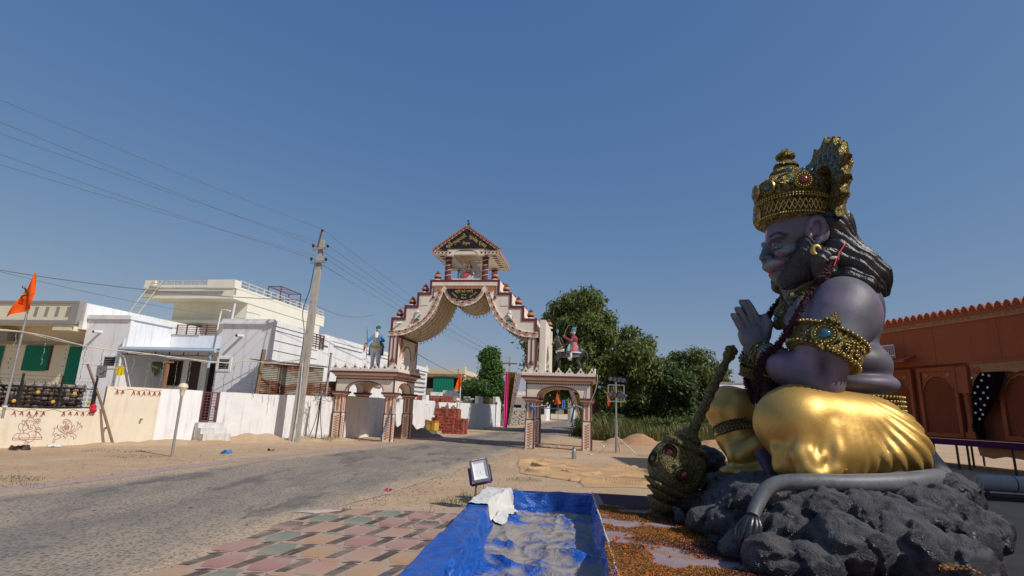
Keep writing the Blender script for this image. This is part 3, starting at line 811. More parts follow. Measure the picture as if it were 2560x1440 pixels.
part('gutter_pipe', cn, lambda mb: mb.tube([(-6.9, -0.24, 3.46), (-2.3, -0.24, 3.44)], 0.075, M_bluepipe, 12), smooth=50)
part('truss', cn, lambda mb: [mb.bar((-6.6 + i * 0.68, -0.1, 3.24), (-6.6 + i * 0.68, -0.1, 3.5), 0.03, 0.03, M_black) for i in range(6)] and mb.bar((-6.8, -0.1, 3.24), (-2.5, -0.1, 3.24), 0.03, 0.03, M_black))
part('downpipe', hw, lambda mb: mb.tube([(-2.72, 0.02, 3.4), (-2.72, 0.02, 2.75)], 0.06, M_bluepipe, 10), smooth=50)
part('downpipe', hw, lambda mb: mb.tube([(-6.86, -0.12, 3.9), (-6.9, -0.08, 1.7)], 0.055, M_pvc, 10), smooth=50)
window_vent(hw, -2.22, -1.75, -0.0, 2.72, 3.13, 4)
window_vent(hw, -7.78, -7.21, -0.0, 2.72, 3.12, 5)
def spout2(mb, u, z): mb.tube([(u + .02, 0.02, z), (u, -0.36, z - .02)], 0.065, M_pvc, 14); mb.tube([(u, -0.361, z - .02), (u, -0.366, z - .02)], 0.05, M_dark, 14)
part('drain_pipe', hw, lambda mb: spout2(mb, -1.35, 4.12), 50)
part('drain_pipe', hw, lambda mb: spout2(mb, -8.25, 4.2), 50)
def railing(parent, u0, u1, y, z0, z1, rails=5, posts=4, mat=M_redmetal, along='x', w=0.035):
 P = (lambda a, z: (a, y, z)) if along == 'x' else (lambda a, z: (y, a, z))
 def f(mb):
  for k in range(rails):
   zz = z0 + (z1 - z0) * (k + 1) / rails; mb.bar(P(u0, zz), P(u1, zz), w, w, mat)
  for k in range(posts):
   a = u0 + (u1 - u0) * k / (posts - 1); mb.bar(P(a, z0), P(a, z1 + .03), w * 1.3, w * 1.3, mat)
 return part('railing', parent, f)
railing(hw, -6.6, -4.5, 2.45, 4.44, 4.92, 5, 5)
railing(hw, 2.95, 4.45, 0.0, 4.05, 4.72, 6, 5, along='y')
part('wall', hw, lambda mb: mb.box(-4.0, 0.0, 4.0, 4.45, -0.1, 4.05, M_white))
def pipe_frame(mb):
 mb.tube([(-2.85, 0.3, 3.5), (-2.75, 0.3, 5.0), (-2.72, 0.3, 5.3), (-2.3, 0.3, 5.25)], 0.04, M_pvc, 8)
 mb.tube([(-2.25, 0.4, 4.8), (-2.2, 0.4, 5.6)], 0.05, M_pvc, 8); mb.tube([(-2.0, 1.0, 4.8), (-2.0, 1.0, 5.35), (-1.3, 1.0, 5.2), (-1.3, 1.0, 4.8)], 0.03, M_pvc, 8)
part('roof_pipe', hw, pipe_frame, 50)
part('water_tank', hw, lambda mb: mb.lathe([(0.0, 0.0), (0.42, 0.0), (0.42, 0.3), (0.36, 0.42), (0.12, 0.5), (0.0, 0.5)], M_pvc, (-1.2, 2.0, 4.6), 20), 40)
def conduits(mb):
 for k in range(6): mb.bar((0.012, 0.25, 4.42 - k * 0.42), (0.012, 3.9, 4.38 - k * 0.42), 0.02, 0.02, M_conc)
part('wall_conduit', hw, conduits)
hl = thing('white_house', 'long white house with a stepped parapet behind the gate and the white horse rider', 'house', HO, 9)
part('wall', hl, lambda mb: (mb.box(-5.0, -0.06, 4.46, 17.0, -0.1, 4.62, M_white),))
def lp(mb):
 mb.box(-0.25, -0.02, 4.46, 17.0, 4.62, 4.85, M_white)
 mb.box(-0.07, 0.03, 4.45, 5.0, 4.3, 4.70, M_white)
 for k in range(3): mb.box(-0.06, 0.0, 5.6 + k * 4.2, 9.2 + k * 4.2, 4.42, 4.50, M_white)
part('parapet', hl, lp)
for k in range(3): part('pilaster', hl, lambda mb: mb.box(-0.059, 0.015, 5.1 + k * 4.2, 5.5 + k * 4.2, -0.1, 4.58, M_white))
for k in range(2): part('vent', hl, lambda mb: mb.box(-0.058, 0.04, 7.0 + k * 4.4, 8.0 + k * 4.4, 2.55, 2.63, M_conc))
hl2 = thing('white_house', 'far white house with open louvred bays seen through the left gate tower', 'house', (-7.463,39.405,0.0), 9)
part('wall', hl2, lambda mb: mb.box(-5, 0, 0, 5, -0.1, 4.2, M_white))
part('parapet', hl2, lambda mb: mb.box(-5, 0.08, 0, 5, 4.2, 4.5, M_white))
for k in range(6): part('louvre', hl2, lambda mb: mb.box(0.002, 0.06, .8, 4.4, 2.2 + k * 0.34, 2.3 + k * 0.34, M_conc))
for k in range(3): part('rooftop_rail', hl2, lambda mb: mb.box(-0.4, -0.3, 2 + 0.5 * k, 2.05 + 0.5 * k, 4.5, 5.1, M_steel))
# cream house with green curtains at the far left
hc = thing('cream_house', 'cream house with grey trimmed balcony parapet and green curtained windows', 'house', HO, 9)
part('wall', hc, lambda mb: (mb.box(-17.5, -9.25, 0.9, 9.0, -0.1, 5.0, M_cream),))
part('side_wall', hc, lambda mb: (mb.box(-9.24, -9.02, -0.2, 14.0, 4.3, 5.47, M_white)))
part('parapet', hc, lambda mb: (mb.box(-17.5, -9.25, -0.5, -0.36, 4.62, 5.40, M_cream), mb.box(-17.5, -9.25, -0.36, 0.9, 4.50, 4.62, M_cream)))
part('parapet_trim', hc, lambda mb: (mb.box(-17.5, -9.02, -0.56, -0.30, 5.40, 5.50, M_greytrim), mb.box(-17.5, -9.02, -0.56, -0.501, 4.46, 4.63, M_greytrim), mb.box(-9.40, -9.02, -0.555, -0.30, 4.631, 5.399, M_greytrim), mb.box(-14.6, -14.3, -0.555, -0.36, 4.631, 5.399, M_greytrim)))
for k in range(5): part('parapet_slot', hc, lambda mb: mb.add([(-11.9 + k * .55 if k else -13.9, -0.503, 4.78), (-11.72 + k * .55 if k else -13.72, -0.503, 4.78), (-11.68 + k * .55 if k else -13.68, -0.503, 5.24), (-11.86 + k * .55 if k else -13.86, -0.503, 5.24)], [(0, 1, 2, 3)], M_greytrim))
part('bracket', hc, lambda mb: mb.box(-10.2, -9.25, -0.5, 0.9, 4.2, 4.46, M_cream))
part('window_ledge', hc, lambda mb: (mb.box(-17.5, -9.62, 0.55, 0.9, 3.68, 3.80, M_greytrim), mb.box(-14.9, -13.6, 0.4, 0.9, 3.80, 4.3, M_greytrim)))
def curtain(name, parent, u0, u1, y, z0, z1, mat, folds=9, amp=0.03, lean=0.0, sag=0.03):
 n, m = folds * 6, 8
 vs, fs = [], []
 for j in range(m + 1):
  f = j / m
  for i in range(n + 1):
   g = i / n
   vs.append((u0 + (u1 - u0) * g + lean * (1 - f), y - amp * (0.5 + 0.5 * math.sin(g * folds * 6.28 + 0.8 * math.sin(f * 3 + g * 5))) * (0.4 + 0.6 * (1 - f)), z0 + (z1 - z0) * f - sag * math.sin(g * math.pi) * (1 - f) * 0.8))
 for j in range(m):
  for i in range(n): a = j * (n + 1) + i; fs.append((a, a + 1, a + n + 2, a + n + 1))
 mb = MB(); mb.add(vs, fs, mat)
 return mb.build(name, parent, 60)
curtain('curtain', hc, -13.0, -11.65, 0.86, 2.48, 3.64, M_green)
curtain('curtain', hc, -10.62, -9.66, 0.86, 1.5, 3.62, M_green, 7)
curtain('curtain', hc, -15.8, -14.2, 0.86, 1.9, 3.6, M_green)
part('window_frame', hc, lambda mb: mb.box(-11.62, -11.55, 0.84, 0.9, 2.5, 3.66, M_brown))
# two storey cream house behind
hb = thing('cream_house', 'tall two storey pale cream house with a roof railing behind the white house', 'house', (-15.787,31.0,0.0), 9)
M_pale = paint('pale_cream_wash', (0.80, 0.755, 0.62), 0.85, 0.04, 0.8, dirt=(0.45, 0.42, 0.3), dirt_amt=0.25)
part('wall', hb, lambda mb: (mb.box(-4.45, 0.36, 0.0, 8.5, 3.0, 7.0, M_pale),))
part('roof_slab', hb, lambda mb: (mb.box(-5.3, -1.2, -1.4, 0.0, 7.0, 7.22, M_pale), mb.box(-1.2, 0.4, -1.4, 9.0, 7.0, 7.62, M_pale), mb.box(-5.3, 0.4, -1.401, -1.2, 7.221, 7.62, M_pale)))
part('parapet', hb, lambda mb: (mb.box(-5.35, 0.42, -1.45, -1.21, 7.62, 7.78, M_pale), mb.box(-5.3, -4.65, -1.46, -1.2, 7.6, 8.05, M_pale), mb.box(-1.3, 0.43, -1.46, -0.9, 7.6, 8.08, M_pale), mb.box(0.2, 0.42, -0.9, 9.0, 7.62, 7.75, M_pale)))
part('trim_band', hb, lambda mb: mb.box(-5.36, -0.2, -1.47, -1.452, 7.3, 7.42, M_greytrim))
part('sunshade', hb, lambda mb: mb.box(-4.9, -0.6, -0.55, 0.0, 5.75, 5.9, M_pale))
M_whiterail = paint('rusty_white_rail', (0.6, 0.56, 0.5), 0.6, 0.1, 4, dirt=(0.3, 0.12, 0.05), dirt_amt=0.8)
railing(hb, -4.6, -1.35, -1.3, 7.78, 8.05, 2, 7, M_whiterail, w=0.05)
railing(hb, -0.8, 8.9, 0.3, 7.75, 8.15, 2, 14, M_whiterail, along='y', w=0.05)
part('window', hb, lambda mb: mb.box(-3.45, -2.4, -0.02, 0.03, 4.9, 5.62, M_dark))
curtain('curtain', hb, -3.5, -2.35, -0.05, 4.4, 5.7, M_green, 8)
part('doorway', hb, lambda mb: mb.box(-0.75, -0.3, -0.03, 0.02, 4.6, 6.0, M_dark))
def cage(mb):
 a = [(-0.6, 3.2), (0.3, 3.2), (0.3, 5.6), (-0.6, 5.6)]
 for i in range(4):
  p, q_ = a[i], a[(i + 1) % 4]
  mb.bar((*p, 7.7), (*p, 8.75), 0.05, 0.05, M_redmetal); mb.bar((*p, 8.75), (*q_, 8.75), 0.05, 0.05, M_redmetal); mb.bar((*p, 8.2), (*q_, 8.2), 0.03, 0.03, M_redmetal)
 for k in range(6): mb.bar((-0.6, 3.2 + k * 0.48, 8.76), (0.3, 3.2 + k * 0.48, 8.76), 0.03, 0.02, M_redmetal)
part('roof_cage', hb, cage)
# ladder to the roof
ld = thing('ladder', 'rusty white ladder leaning on the corner of the tall cream house', 'ladder', (-15.787,31.0,0.0), 9)
a0, a1 = (-5.55, -1.9, 6.0), (-4.75, -1.52, 8.0); b0, b1 = (-4.95, -1.9, 5.95), (-4.1, -1.52, 8.0)
part('rail', ld, lambda mb: mb.bar(a0, a1, 0.07, 0.05, M_whiterail)); part('rail', ld, lambda mb: mb.bar(b0, b1, 0.07, 0.05, M_whiterail))
for k in range(6):
 f = (k + .5) / 6
 part('rung', ld, lambda mb: mb.bar(Vector(a0).lerp(Vector(a1), f), Vector(b0).lerp(Vector(b1), f), 0.04, 0.04, M_whiterail))
# corrugated shed over the white wall
def corr_mat():
 m, t, b = nt('rusty_corrugated_iron')
 v = coords(t)
 n = noise(t, 1.1, 6, 0.65, coords(t, (0.6, 1, 1.6)), 0.3)
 c = mixc(t, ramp(t, n, [(0.44, 0), (0.52, 1)]), (0.36, 0.35, 0.30), (0.20, 0.075, 0.04))
 c = mixc(t, ramp(t, noise(t, 9, 5, 0.7, v), [(0.5, 0), (0.7, 0.5)]), c, (0.25, 0.13, 0.07))
 L(t, c, b.inputs['Base Color']); b.inputs['Roughness'].default_value = 0.7; b.inputs['Metallic'].default_value = 0.15
 return m
M_corr = corr_mat()
def corr_sheet(mb, u0, u1, y, z0, z1, n, tilt=0.0, skew=0.0):
 vs, fs = [], []
 for k in range(n * 6 + 1):
  f = k / (n * 6); z = z0 + (z1 - z0) * f; yy = y + 0.022 * math.cos(f * n * 6.283)
  vs += [(u0 + skew * f, yy, z), (u1, yy + 0.01, z + tilt)]
 for k in range(n * 6): fs.append((2 * k, 2 * k + 1, 2 * k + 3, 2 * k + 2))
 mb.add(vs, fs, M_corr)
sh = thing('corrugated_shed', 'rusty corrugated iron shed standing over the white wall behind the concrete pole', 'shed', (A1[0], A1[1], 0), DB)
part('corrugated_sheet', sh, lambda mb: corr_sheet(mb, 4.80, 7.55, 0.24, 1.74, 2.94, 17, 0.0, 0.12), 60)
part('corrugated_sheet', sh, lambda mb: corr_sheet(mb, 7.45, 8.35, 0.20, 1.62, 2.36, 10, 0.06, 0.02), 60)
def shroof(mb):
 vs, fs = [], []
 n = 70
 for k in range(n + 1):
  u = 4.85 + 3.0 * k / n; z = 3.0 + 0.025 * math.cos(k * 2.0); vs += [(u, 0.14, z - 0.03), (u, 1.4, z + 0.12)]
 for k in range(n): fs.append((2 * k, 2 * k + 2, 2 * k + 3, 2 * k + 1))
 mb.add(vs, fs, M_corr)
part('corrugated_roof', sh, shroof)
part('shed_post', sh, lambda mb: mb.bar((4.78, 0.2, 1.6), (4.86, 0.2, 3.45), 0.12, 0.12, M_wood))
part('shed_post', sh, lambda mb: mb.bar((7.72, 0.16, 1.8), (7.76, 0.16, 3.6), 0.07, 0.07, M_conc))
part('shed_inside', sh, lambda mb: mb.box(5.4, 7.9, 1.2, 1.3, 0.5, 2.9, M_dark))
# ------------------------------------------------------------------ entrance gate (x along its front, y back, z up)
M_gcream = paint('gate_cream_paint', (0.80, 0.72, 0.60), 0.85, 0.05, 1.5, dirt=(0.38, 0.3, 0.22), dirt_amt=0.35)
M_maroon = paint('gate_maroon_paint', (0.155, 0.035, 0.035), 0.75, 0.1, 3)
M_terra = paint('gate_terracotta_paint', (0.50, 0.20, 0.085), 0.8, 0.1, 3)
M_signblk = paint('sign_black', (0.012, 0.014, 0.018), 0.5, 0.1, 3, bmp=0)
M_gold = paint('sign_gold_letters', (0.62, 0.42, 0.10), 0.5, 0.05, 3, bmp=0)
GO = (0.72, 22.1, 0)
gate = thing('entrance_gate', 'cream and maroon village gate with stepped arch, gabled top and two arcaded side pavilions', 'gate', GO, 9)
CX = -2.8
def mir(u): return 2 * CX - u
def arch_pts(u0, u1, zs, zt, n=14):
 """Slightly pointed arch from (u0,zs) over the crown to (u1,zs)."""
 c = (u0 + u1) / 2; out = []
 for k in range(n + 1):
  f = k / n; x = u0 + (u1 - u0) * (0.5 - 0.5 * math.cos(math.pi * f))
  a = math.sin(math.pi * f) ** 0.8
  out.append((x, zs + (zt - zs) * a))
 return out
def wall_arch(mb, u0, u1, z0, z1, a0, a1, zs, zt, y0, y1, mat, plane='xz', n=14):
 """Wall from u0..u1, z0..z1 with an arched hole a0..a1 springing at zs; outline avoids overlap."""
 ap = arch_pts(a0, a1, zs, zt, n)
 poly = [(u0, z0), (a0, z0)] + ([] if zs <= z0 + 1e-4 else []) + ap + [(a1, z0), (u1, z0), (u1, z1), (u0, z1)]
 # strips keep every face convex
 f = (lambda a, c, b: (a, c, b)) if plane == 'xz' else (lambda a, c, b: (c, a, b))
 xs = [p[0] for p in ap]; zz = [p[1] for p in ap]
 def blk(xa, xb, za, zb, zc, zd):
  vs = [f(xa, y0, za), f(xb, y0, zb), f(xb, y0, zd), f(xa, y0, zc), f(xa, y1, za), f(xb, y1, zb), f(xb, y1, zd), f(xa, y1, zc)]
  mb.add(vs, [(0, 1, 2, 3), (7, 6, 5, 4), (0, 4, 5, 1), (3, 2, 6, 7)], mat)
 if a0 > u0: blk(u0, a0, z0, z0, z1, z1)
 for i in range(len(ap) - 1): blk(xs[i], xs[i + 1], zz[i], zz[i + 1], z1, z1)
 if a1 < u1: blk(a1, u1, z0, z0, z1, z1)
 for a, za in ((a0, zs), (a1, zs), (u0, z1), (u1, z1)):
  if za > z0: mb.add([f(a, y0, z0), f(a, y1, z0), f(a, y1, za), f(a, y0, za)], [(0, 1, 2, 3)], mat)
PW = 0.36
def leaf_vine(mb, u, y, face, z0=0.08, z1=1.0):
 """Painted climbing vine in thin relief on a pillar face (face: 0 front, 1 right side)."""
 P = (lambda a, z, o: (u + a, y - o, z)) if face == 0 else (lambda a, z, o: (u + o, y + a, z))
 n = 9
 for k in range(n):
  z = z0 + (z1 - z0) * k / n
  for s in (-1, 1):
   zz = z + (0.05 if s > 0 else 0)
   pts = [(0, 0), (0.035, -0.005), (0.085, 0.01), (0.105, 0.04), (0.07, 0.065), (0.02, 0.05)]
   vs = [P(s * a, zz + b, 0.006) for a, b in pts]
   mb.add(vs, [tuple(range(6)) if (s > 0) == (face == 0) else tuple(reversed(range(6)))], M_terra)
 mb.add([P(-0.007, z0 - .05, .005), P(0.007, z0 - .05, .005), P(0.007, z1, .005), P(-0.007, z1, .005)], [(0, 1, 2, 3)], M_terra)
def pillar(u, v):
 """One square pillar with its near-left corner at u, v."""
 p = part('pillar', gate, lambda mb: mb.box(u, u + PW, v, v + PW, -0.2, 1.80, M_gcream))
 def edge(mb):
  for a, b in ((u, v), (u + PW, v), (u + PW, v + PW)): mb.box(a - .022, a + .022, b - .022, b + .022, -0.15, 1.1, M_maroon)
  mb.box(u - .012, u + PW + .012, v - .012, v + PW + .012, 1.10, 1.135, M_maroon)
  for a in (u + 0.03, u + PW - 0.03): mb.box(a - .018, a + .018, v - .010, v + .01, 1.136, 1.78, M_maroon)
  for b in (v + 0.03, v + PW - 0.03): mb.box(u + PW - .01, u + PW + .010, b - .018, b + .018, 1.136, 1.78, M_maroon)
  mb.box(u + PW / 2 - .05, u + PW / 2 + .05, v - .012, v + .01, 1.18, 1.78, M_terra)
  mb.box(u + PW - .01, u + PW + .012, v + PW / 2 - .05, v + PW / 2 + .05, 1.18, 1.78, M_terra)
 part('pillar_trim', gate, edge)
 part('painted_vine', gate, lambda mb: (leaf_vine(mb, u + PW / 2, v, 0), leaf_vine(mb, u + PW, v + PW / 2, 1)))
 def capital(mb):
  mb.box(u - .05, u + PW + .05, v - .05, v + PW + .05, 1.80, 1.86, M_terra)
  mb.box(u - .09, u + PW + .09, v - .09, v + PW + .09, 1.86, 1.92, M_gcream)
  mb.box(u - .14, u + PW + .14, v - .14, v + PW + .14, 1.92, 2.0, M_maroon)
 part('capital', gate, capital)
def pavilion(u0, u1, v0, v1):
 for (u, v) in ((u0, v0), (u1 - PW, v0), (u0, v1 - PW), (u1 - PW, v1 - PW)): pillar(u, v)
 t = 0.30
 def walls(mb):
  wall_arch(mb, u0, u1, 2.0, 2.62, u0 + PW + .12, u1 - PW - .12, 2.02, 2.42, v0, v0 + t, M_gcream)
  wall_arch(mb, u0, u1, 2.0, 2.62, u0 + PW + .12, u1 - PW - .12, 2.02, 2.42, v1 - t, v1, M_gcream)
  for a in (u0, u1 - t): wall_arch(mb, v0 + t, v1 - t, 2.0, 2.62, v0 + PW + .12, v1 - PW - .12, 2.02, 2.42, a, a + t, M_gcream, 'yz')
 part('arcade_wall', gate, walls)
 def archtrim(mb):
  ap = arch_pts(u0 + PW + .12, u1 - PW - .12, 2.02, 2.42, 20)
  mb.tube([(a, v0 - .004, b + .012) for a, b in ap], 0.022, M_maroon, 6)
  ap = arch_pts(v0 + PW + .12, v1 - PW - .12, 2.02, 2.42, 20)
  mb.tube([(u1 + .004, a, b + .012) for a, b in ap], 0.022, M_maroon, 6)
  mb.box(u1 - .03, u1 + .015, v0 - .015, v0 + .03, 2.001, 2.6, M_maroon)
  mb.box(u0 - .015, u0 + .03, v0 - .015, v0 + .03, 2.001, 2.6, M_maroon)
  n = 30
  for k in range(n):
   a = u0 + .06 + (u1 - u0 - .12) * k / (n - 1); mb.box(a - .03, a + .03, v0 - .012, v0 + .005, 2.50, 2.56, M_maroon)
  for k in range(n):
   a = v0 + .06 + (v1 - v0 - .12) * k / (n - 1); mb.box(u1 - .005, u1 + .012, a - .03, a + .03, 2.50, 2.56, M_maroon)
 part('arch_trim', gate, archtrim)
 def cornice(mb):
  for (o, z0, z1, m) in ((.06, 2.62, 2.68, M_terra), (.11, 2.68, 2.73, M_gcream), (.16, 2.73, 2.77, M_gcream), (.22, 2.77, 2.85, M_maroon), (.18, 2.85, 2.95, M_gcream)):
   mb.box(u0 - o, u1 + o, v0 - o, v1 + o, z0, z1 - .001, m)
 part('cornice', gate, cornice)
 out = [(-.165, 0), (.165, 0), (.13, .06), (.06, .12), (.035, .2), (0, .24), (-.035, .2), (-.06, .12), (-.13, .06)]
 def mer(u, v, side):
  def f(mb):
   if side: mb.prism([(v + a, 2.949 + b) for a, b in out], u - .03, u + .03, M_gcream, 'yz')
   else: mb.prism([(u + a, 2.949 + b) for a, b in out], v - .03, v + .03, M_gcream)
   ax = (1, 0, 0) if side else (0, -1, 0)
   mb.lathe([(.04, 0), (.04, .006), (0, .006)], M_maroon, (u + (.031 if side else 0), v - (0 if side else .031), 3.03), 12, ax)
  return f
 n = int((u1 - u0 + .3) / .40)
 for k in range(n):
  a = u0 - .02 + (u1 - u0 + .04) * k / (n - 1)
  part('merlon', gate, mer(a, v0 - .14, False)); part('merlon', gate, mer(a, v1 + .14, False))
 for k in range(n - 1):
  a = v0 + .12 + (v1 - v0 - .14) * k / (n - 2)
  part('merlon', gate, mer(u1 + .14, a, True)); part('merlon', gate, mer(u0 - .14, a, True))
DEP = 2.6
pavilion(0.0, 2.62, 0.0, DEP)
pavilion(mir(2.62), mir(0.0), 0.0, DEP)
# upper towers beside the arch, each open on its side through a pointed arch
for (ua, ub) in ((-5.95, -5.60), (0.0, 0.36)):
 def tower(mb):
  mb.box(ua, ub, 0.0, 0.36, 2.95, 4.42, M_gcream); mb.box(ua, ub, DEP - .4, DEP, 2.95, 4.42, M_gcream)
  wall_arch(mb, 0.36, DEP - .4, 2.95, 4.42, 0.75, DEP - .8, 3.5, 4.05, ua + .02, ub - .02, M_gcream, 'yz')
  for s in (0.60, DEP - .72): mb.box(ua + .02, ub - .02, s - .1, s + .1, 3.42, 3.5, M_gcream)
 part('tower', gate, tower)
 def ttrim(mb):
  for a in (ua, ub): mb.box(a - .03, a + .03, -.03, .03, 2.95, 4.42, M_maroon)
  mb.box(ub - .01, ub + .02, DEP - .03, DEP + .02, 2.95, 4.42, M_maroon); mb.box(ub - .0, ub + .02, 0.03, DEP - .03, 4.34, 4.41, M_maroon)
  ap = arch_pts(0.75, DEP - .8, 3.5, 4.05, 16); mb.tube([(ub, a, b) for a, b in ap], 0.03, M_terra, 6)
 part('tower_trim', gate, ttrim)
 def bell(mb):
  c = (ua + ub) / 2
  for k in range(11): mb.ell((c, -.018, 4.36 - k * .085), (.028, .02, .05), M_maroon, 6, 5)
  mb.lathe([(.09, 0), (.085, .03), (.07, .12), (.045, .17), (.0, .19)], M_maroon, (c, -.02, 3.28), 14)
 part('painted_bell', gate, bell, 50)
def torch(mb, v):
 mb.add([(-5.575, v - .10, 3.5), (-5.575, v - .06, 3.5), (-5.575, v + .09, 3.95), (-5.575, v + .0, 3.98)], [(0, 1, 2, 3)], M_terra)
 mb.lathe([(0, 0), (.06, .05), (.09, .16), (.08, .26), (.03, .36), (0, .42)], M_terra, (-5.58, v + .06, 3.92), 10)
part('torch_relief', gate, lambda mb: torch(mb, 0.38)); part('torch_relief', gate, lambda mb: torch(mb, DEP - .3))
part('tower_window_sill', gate, lambda mb: mb.box(0.361, 0.40, 0.7, 1.2, 3.38, 3.42, M_gcream))
# low side wall joining the front tower to the rear one, outside of the right tower
def sidewall(mb):
 wall_arch(mb, 0.02, DEP, 2.96, 5.15, 0.6, DEP - .7, 3.4, 4.2, 0.50, 0.74, M_gcream, 'yz')
 mb.box(0.745, 0.82, DEP - .34, DEP + .02, 2.96, 5.0, M_gcream)
part('side_screen', gate, sidewall)
# the great arch: half outline of the underside from the tower to the cusp, then the hanging scallop
half = [(-6.04, 4.42), (-5.55, 4.44), (-5.30, 4.49), (-4.84, 4.69), (-4.41, 5.01), (-4.08, 5.45), (-3.86, 5.95), (-3.71, 6.37), (-3.52, 6.06), (-3.22, 5.83), (-2.8, 5.72)]
hs = []
for i in range(len(half) - 1):
 seg = smooth_path([(p[0], 0, p[1]) for p in (half[:8] if i < 7 else half[7:])], 5)
 break
s1 = [(p.x, p.z) for p in smooth_path([(p[0], 0, p[1]) for p in half[:8]], 5)]
s2 = [(p.x, p.z) for p in smooth_path([(p[0], 0, p[1]) for p in half[7:]], 5)]
hs = s1 + s2[1:]
under = hs + [(mir(a), b) for a, b in reversed(hs[:-1])]
steps = [(-5.96, 5.19), (-5.41, 5.19), (-5.41, 5.73), (-4.87, 5.73), (-4.87, 6.30), (-4.33, 6.30), (-4.33, 6.86)]
def top_at(x):
 x = x if x <= CX else mir(x)
 for (a, b), (c, d) in ((steps[0], steps[1]), (steps[2], steps[3]), (steps[4], steps[5])):
  if x < c: return b
 return 6.86
def spandrel(mb):
 xs = sorted(set([round(p[0], 4) for p in under] + [round(p[0], 4) for p in steps] + [round(mir(p[0]), 4) for p in steps]))
 ux = [p[0] for p in under]; uz = [p[1] for p in under]
 for i in range(len(xs) - 1):
  a, b = xs[i], xs[i + 1]; m = (a + b) / 2
  if b - a < 1e-4 or m < -5.96 or m > mir(-5.96): continue
  za, zb, zt = float(np.interp(a, ux, uz)), float(np.interp(b, ux, uz)), top_at(m)
  vs = [(a, 0, za), (b, 0, zb), (b, 0, zt), (a, 0, zt), (a, DEP, za), (b, DEP, zb), (b, DEP, zt), (a, DEP, zt)]
  mb.add(vs, [(0, 1, 2, 3), (7, 6, 5, 4), (3, 2, 6, 7)], M_gcream)
 pts = [(steps[0][0], 4.42)] + steps
 for s in (1, -1):
  for i in range(0, len(pts) - 1):
   (a, b), (c, d) = pts[i], pts[i + 1]
   if abs(a - c) < 1e-6:
    a2 = a if s > 0 else mir(a)
    mb.add([(a2, 0, b), (a2, DEP, b), (a2, DEP, d), (a2, 0, d)], [(0, 1, 2, 3)], M_gcream)
part('stepped_arch', gate, spandrel)
def soff_mat():
 m, t, b = nt('arch_soffit_paint')
 v = coords(t)
 w = N(t, 'TexWave', Scale=1.4, Distortion=5.0, Detail=2.0); w.wave_type = 'RINGS'; L(t, v, w.inputs['Vector'])
 c = mixc(t, ramp(t, w.outputs['Fac'], [(0.0, 0.6), (0.1, 0)]), (0.66, 0.55, 0.38), (0.36, 0.25, 0.15))
 L(t, c, b.inputs['Base Color']); b.inputs['Roughness'].default_value = 0.85
 return m
M_soffit = soff_mat()
def soffit(mb):
 vs, fs = [], []
 for a, b in under: vs += [(a, .0, b - .002), (a, DEP, b - .002)]
 for i in range(len(under) - 1): fs.append((2 * i, 2 * i + 1, 2 * i + 3, 2 * i + 2))
 mb.add(vs, fs, M_soffit)
 for k in range(1, 6): mb.tube([(a, DEP * k / 6, b - .012) for a, b in under[4:-4:2]], .008, M_wire, 3)
part('soffit', gate, soffit, 40)
def band(mb):
 n = len(under)
 vs, fs = [], []
 for i, (a, b) in enumerate(under):
  p, q_ = under[max(i - 1, 0)], under[min(i + 1, n - 1)]
  d = Vector((q_[0] - p[0], q_[1] - p[1])).normalized(); nn = Vector((-d.y, d.x)) * .21
  if abs(a - CX) > .86 and abs(a - CX) < .96: nn = Vector((0, .27))
  vs += [(a, -.05, b - .02), (a + nn.x, -.05, b + nn.y), (a, .0, b - .02), (a + nn.x, .0, b + nn.y)]
 for i in range(n - 1):
  o = 4 * i; fs += [(o, o + 4, o + 5, o + 1), (o + 1, o + 5, o + 7, o + 3), (o + 2, o + 6, o + 4, o)]
 mb.add(vs, fs, M_gcream)
part('arch_band', gate, band)
def rosettes():
 L_ = [0]
 for i in range(1, len(under)): L_.append(L_[-1] + math.hypot(under[i][0] - under[i - 1][0], under[i][1] - under[i - 1][1]))
 n = 27
 for k in range(n):
  s = L_[-1] * (k + .5) / n
  a = float(np.interp(s, L_, [p[0] for p in under])); b = float(np.interp(s, L_, [p[1] for p in under]))
  a2 = float(np.interp(s + .02, L_, [p[0] for p in under])); b2 = float(np.interp(s + .02, L_, [p[1] for p in under]))
  d = Vector((a2 - a, b2 - b)).normalized(); nn = Vector((-d.y, d.x))
  def f(mb):
   c = Vector((a, b)) + nn * .185
   for j, (r0, r1, m) in enumerate(((.0, .075, M_maroon), (.10, .125, M_terra), (.145, .165, M_terra))):
    vs, fs = [], []
    for i in range(13):
     t = math.pi * i / 12
     dirv = d * math.cos(t) - nn * math.sin(t)
     for r in (r0, r1): p = c + dirv * r; vs.append((p.x, -.056 - .002 * j, p.y))
    for i in range(12): fs.append((2 * i, 2 * i + 1, 2 * i + 3, 2 * i + 2))
    mb.add(vs, fs, m)
  part('scallop_ornament', gate, f)
rosettes()
def border(mb):
 for s in (1, -1):
  pts = [(-5.96, 4.50)] + steps + [(CX, 6.86)]
  for i in range(len(pts) - 1):
   (a, b), (c, d) = pts[i], pts[i + 1]
   if s < 0: a, c = mir(a), mir(c)
   w = .05
   if abs(a - c) < 1e-6:
    x0, x1 = (a - .015, a + .085) if s > 0 else (a - .085, a + .015)
    mb.box(x0, x1, -.03, .02, min(b, d) + (.0 if i == 0 else -.10), max(b, d) - .101, M_maroon)
   else:
    e = .086 if s > 0 else -.086
    mb.box(min(a, c) - (.015 if s > 0 else -.0), max(a, c) + (.0 if s > 0 else .015), -.033, .022, b - .10, b + .012, M_maroon)
part('step_border', gate, border)
def fascia(mb): mb.box(-4.24, mir(-4.24), -.05, -.001, 6.60, 6.755, M_gcream)
part('fascia', gate, fascia)
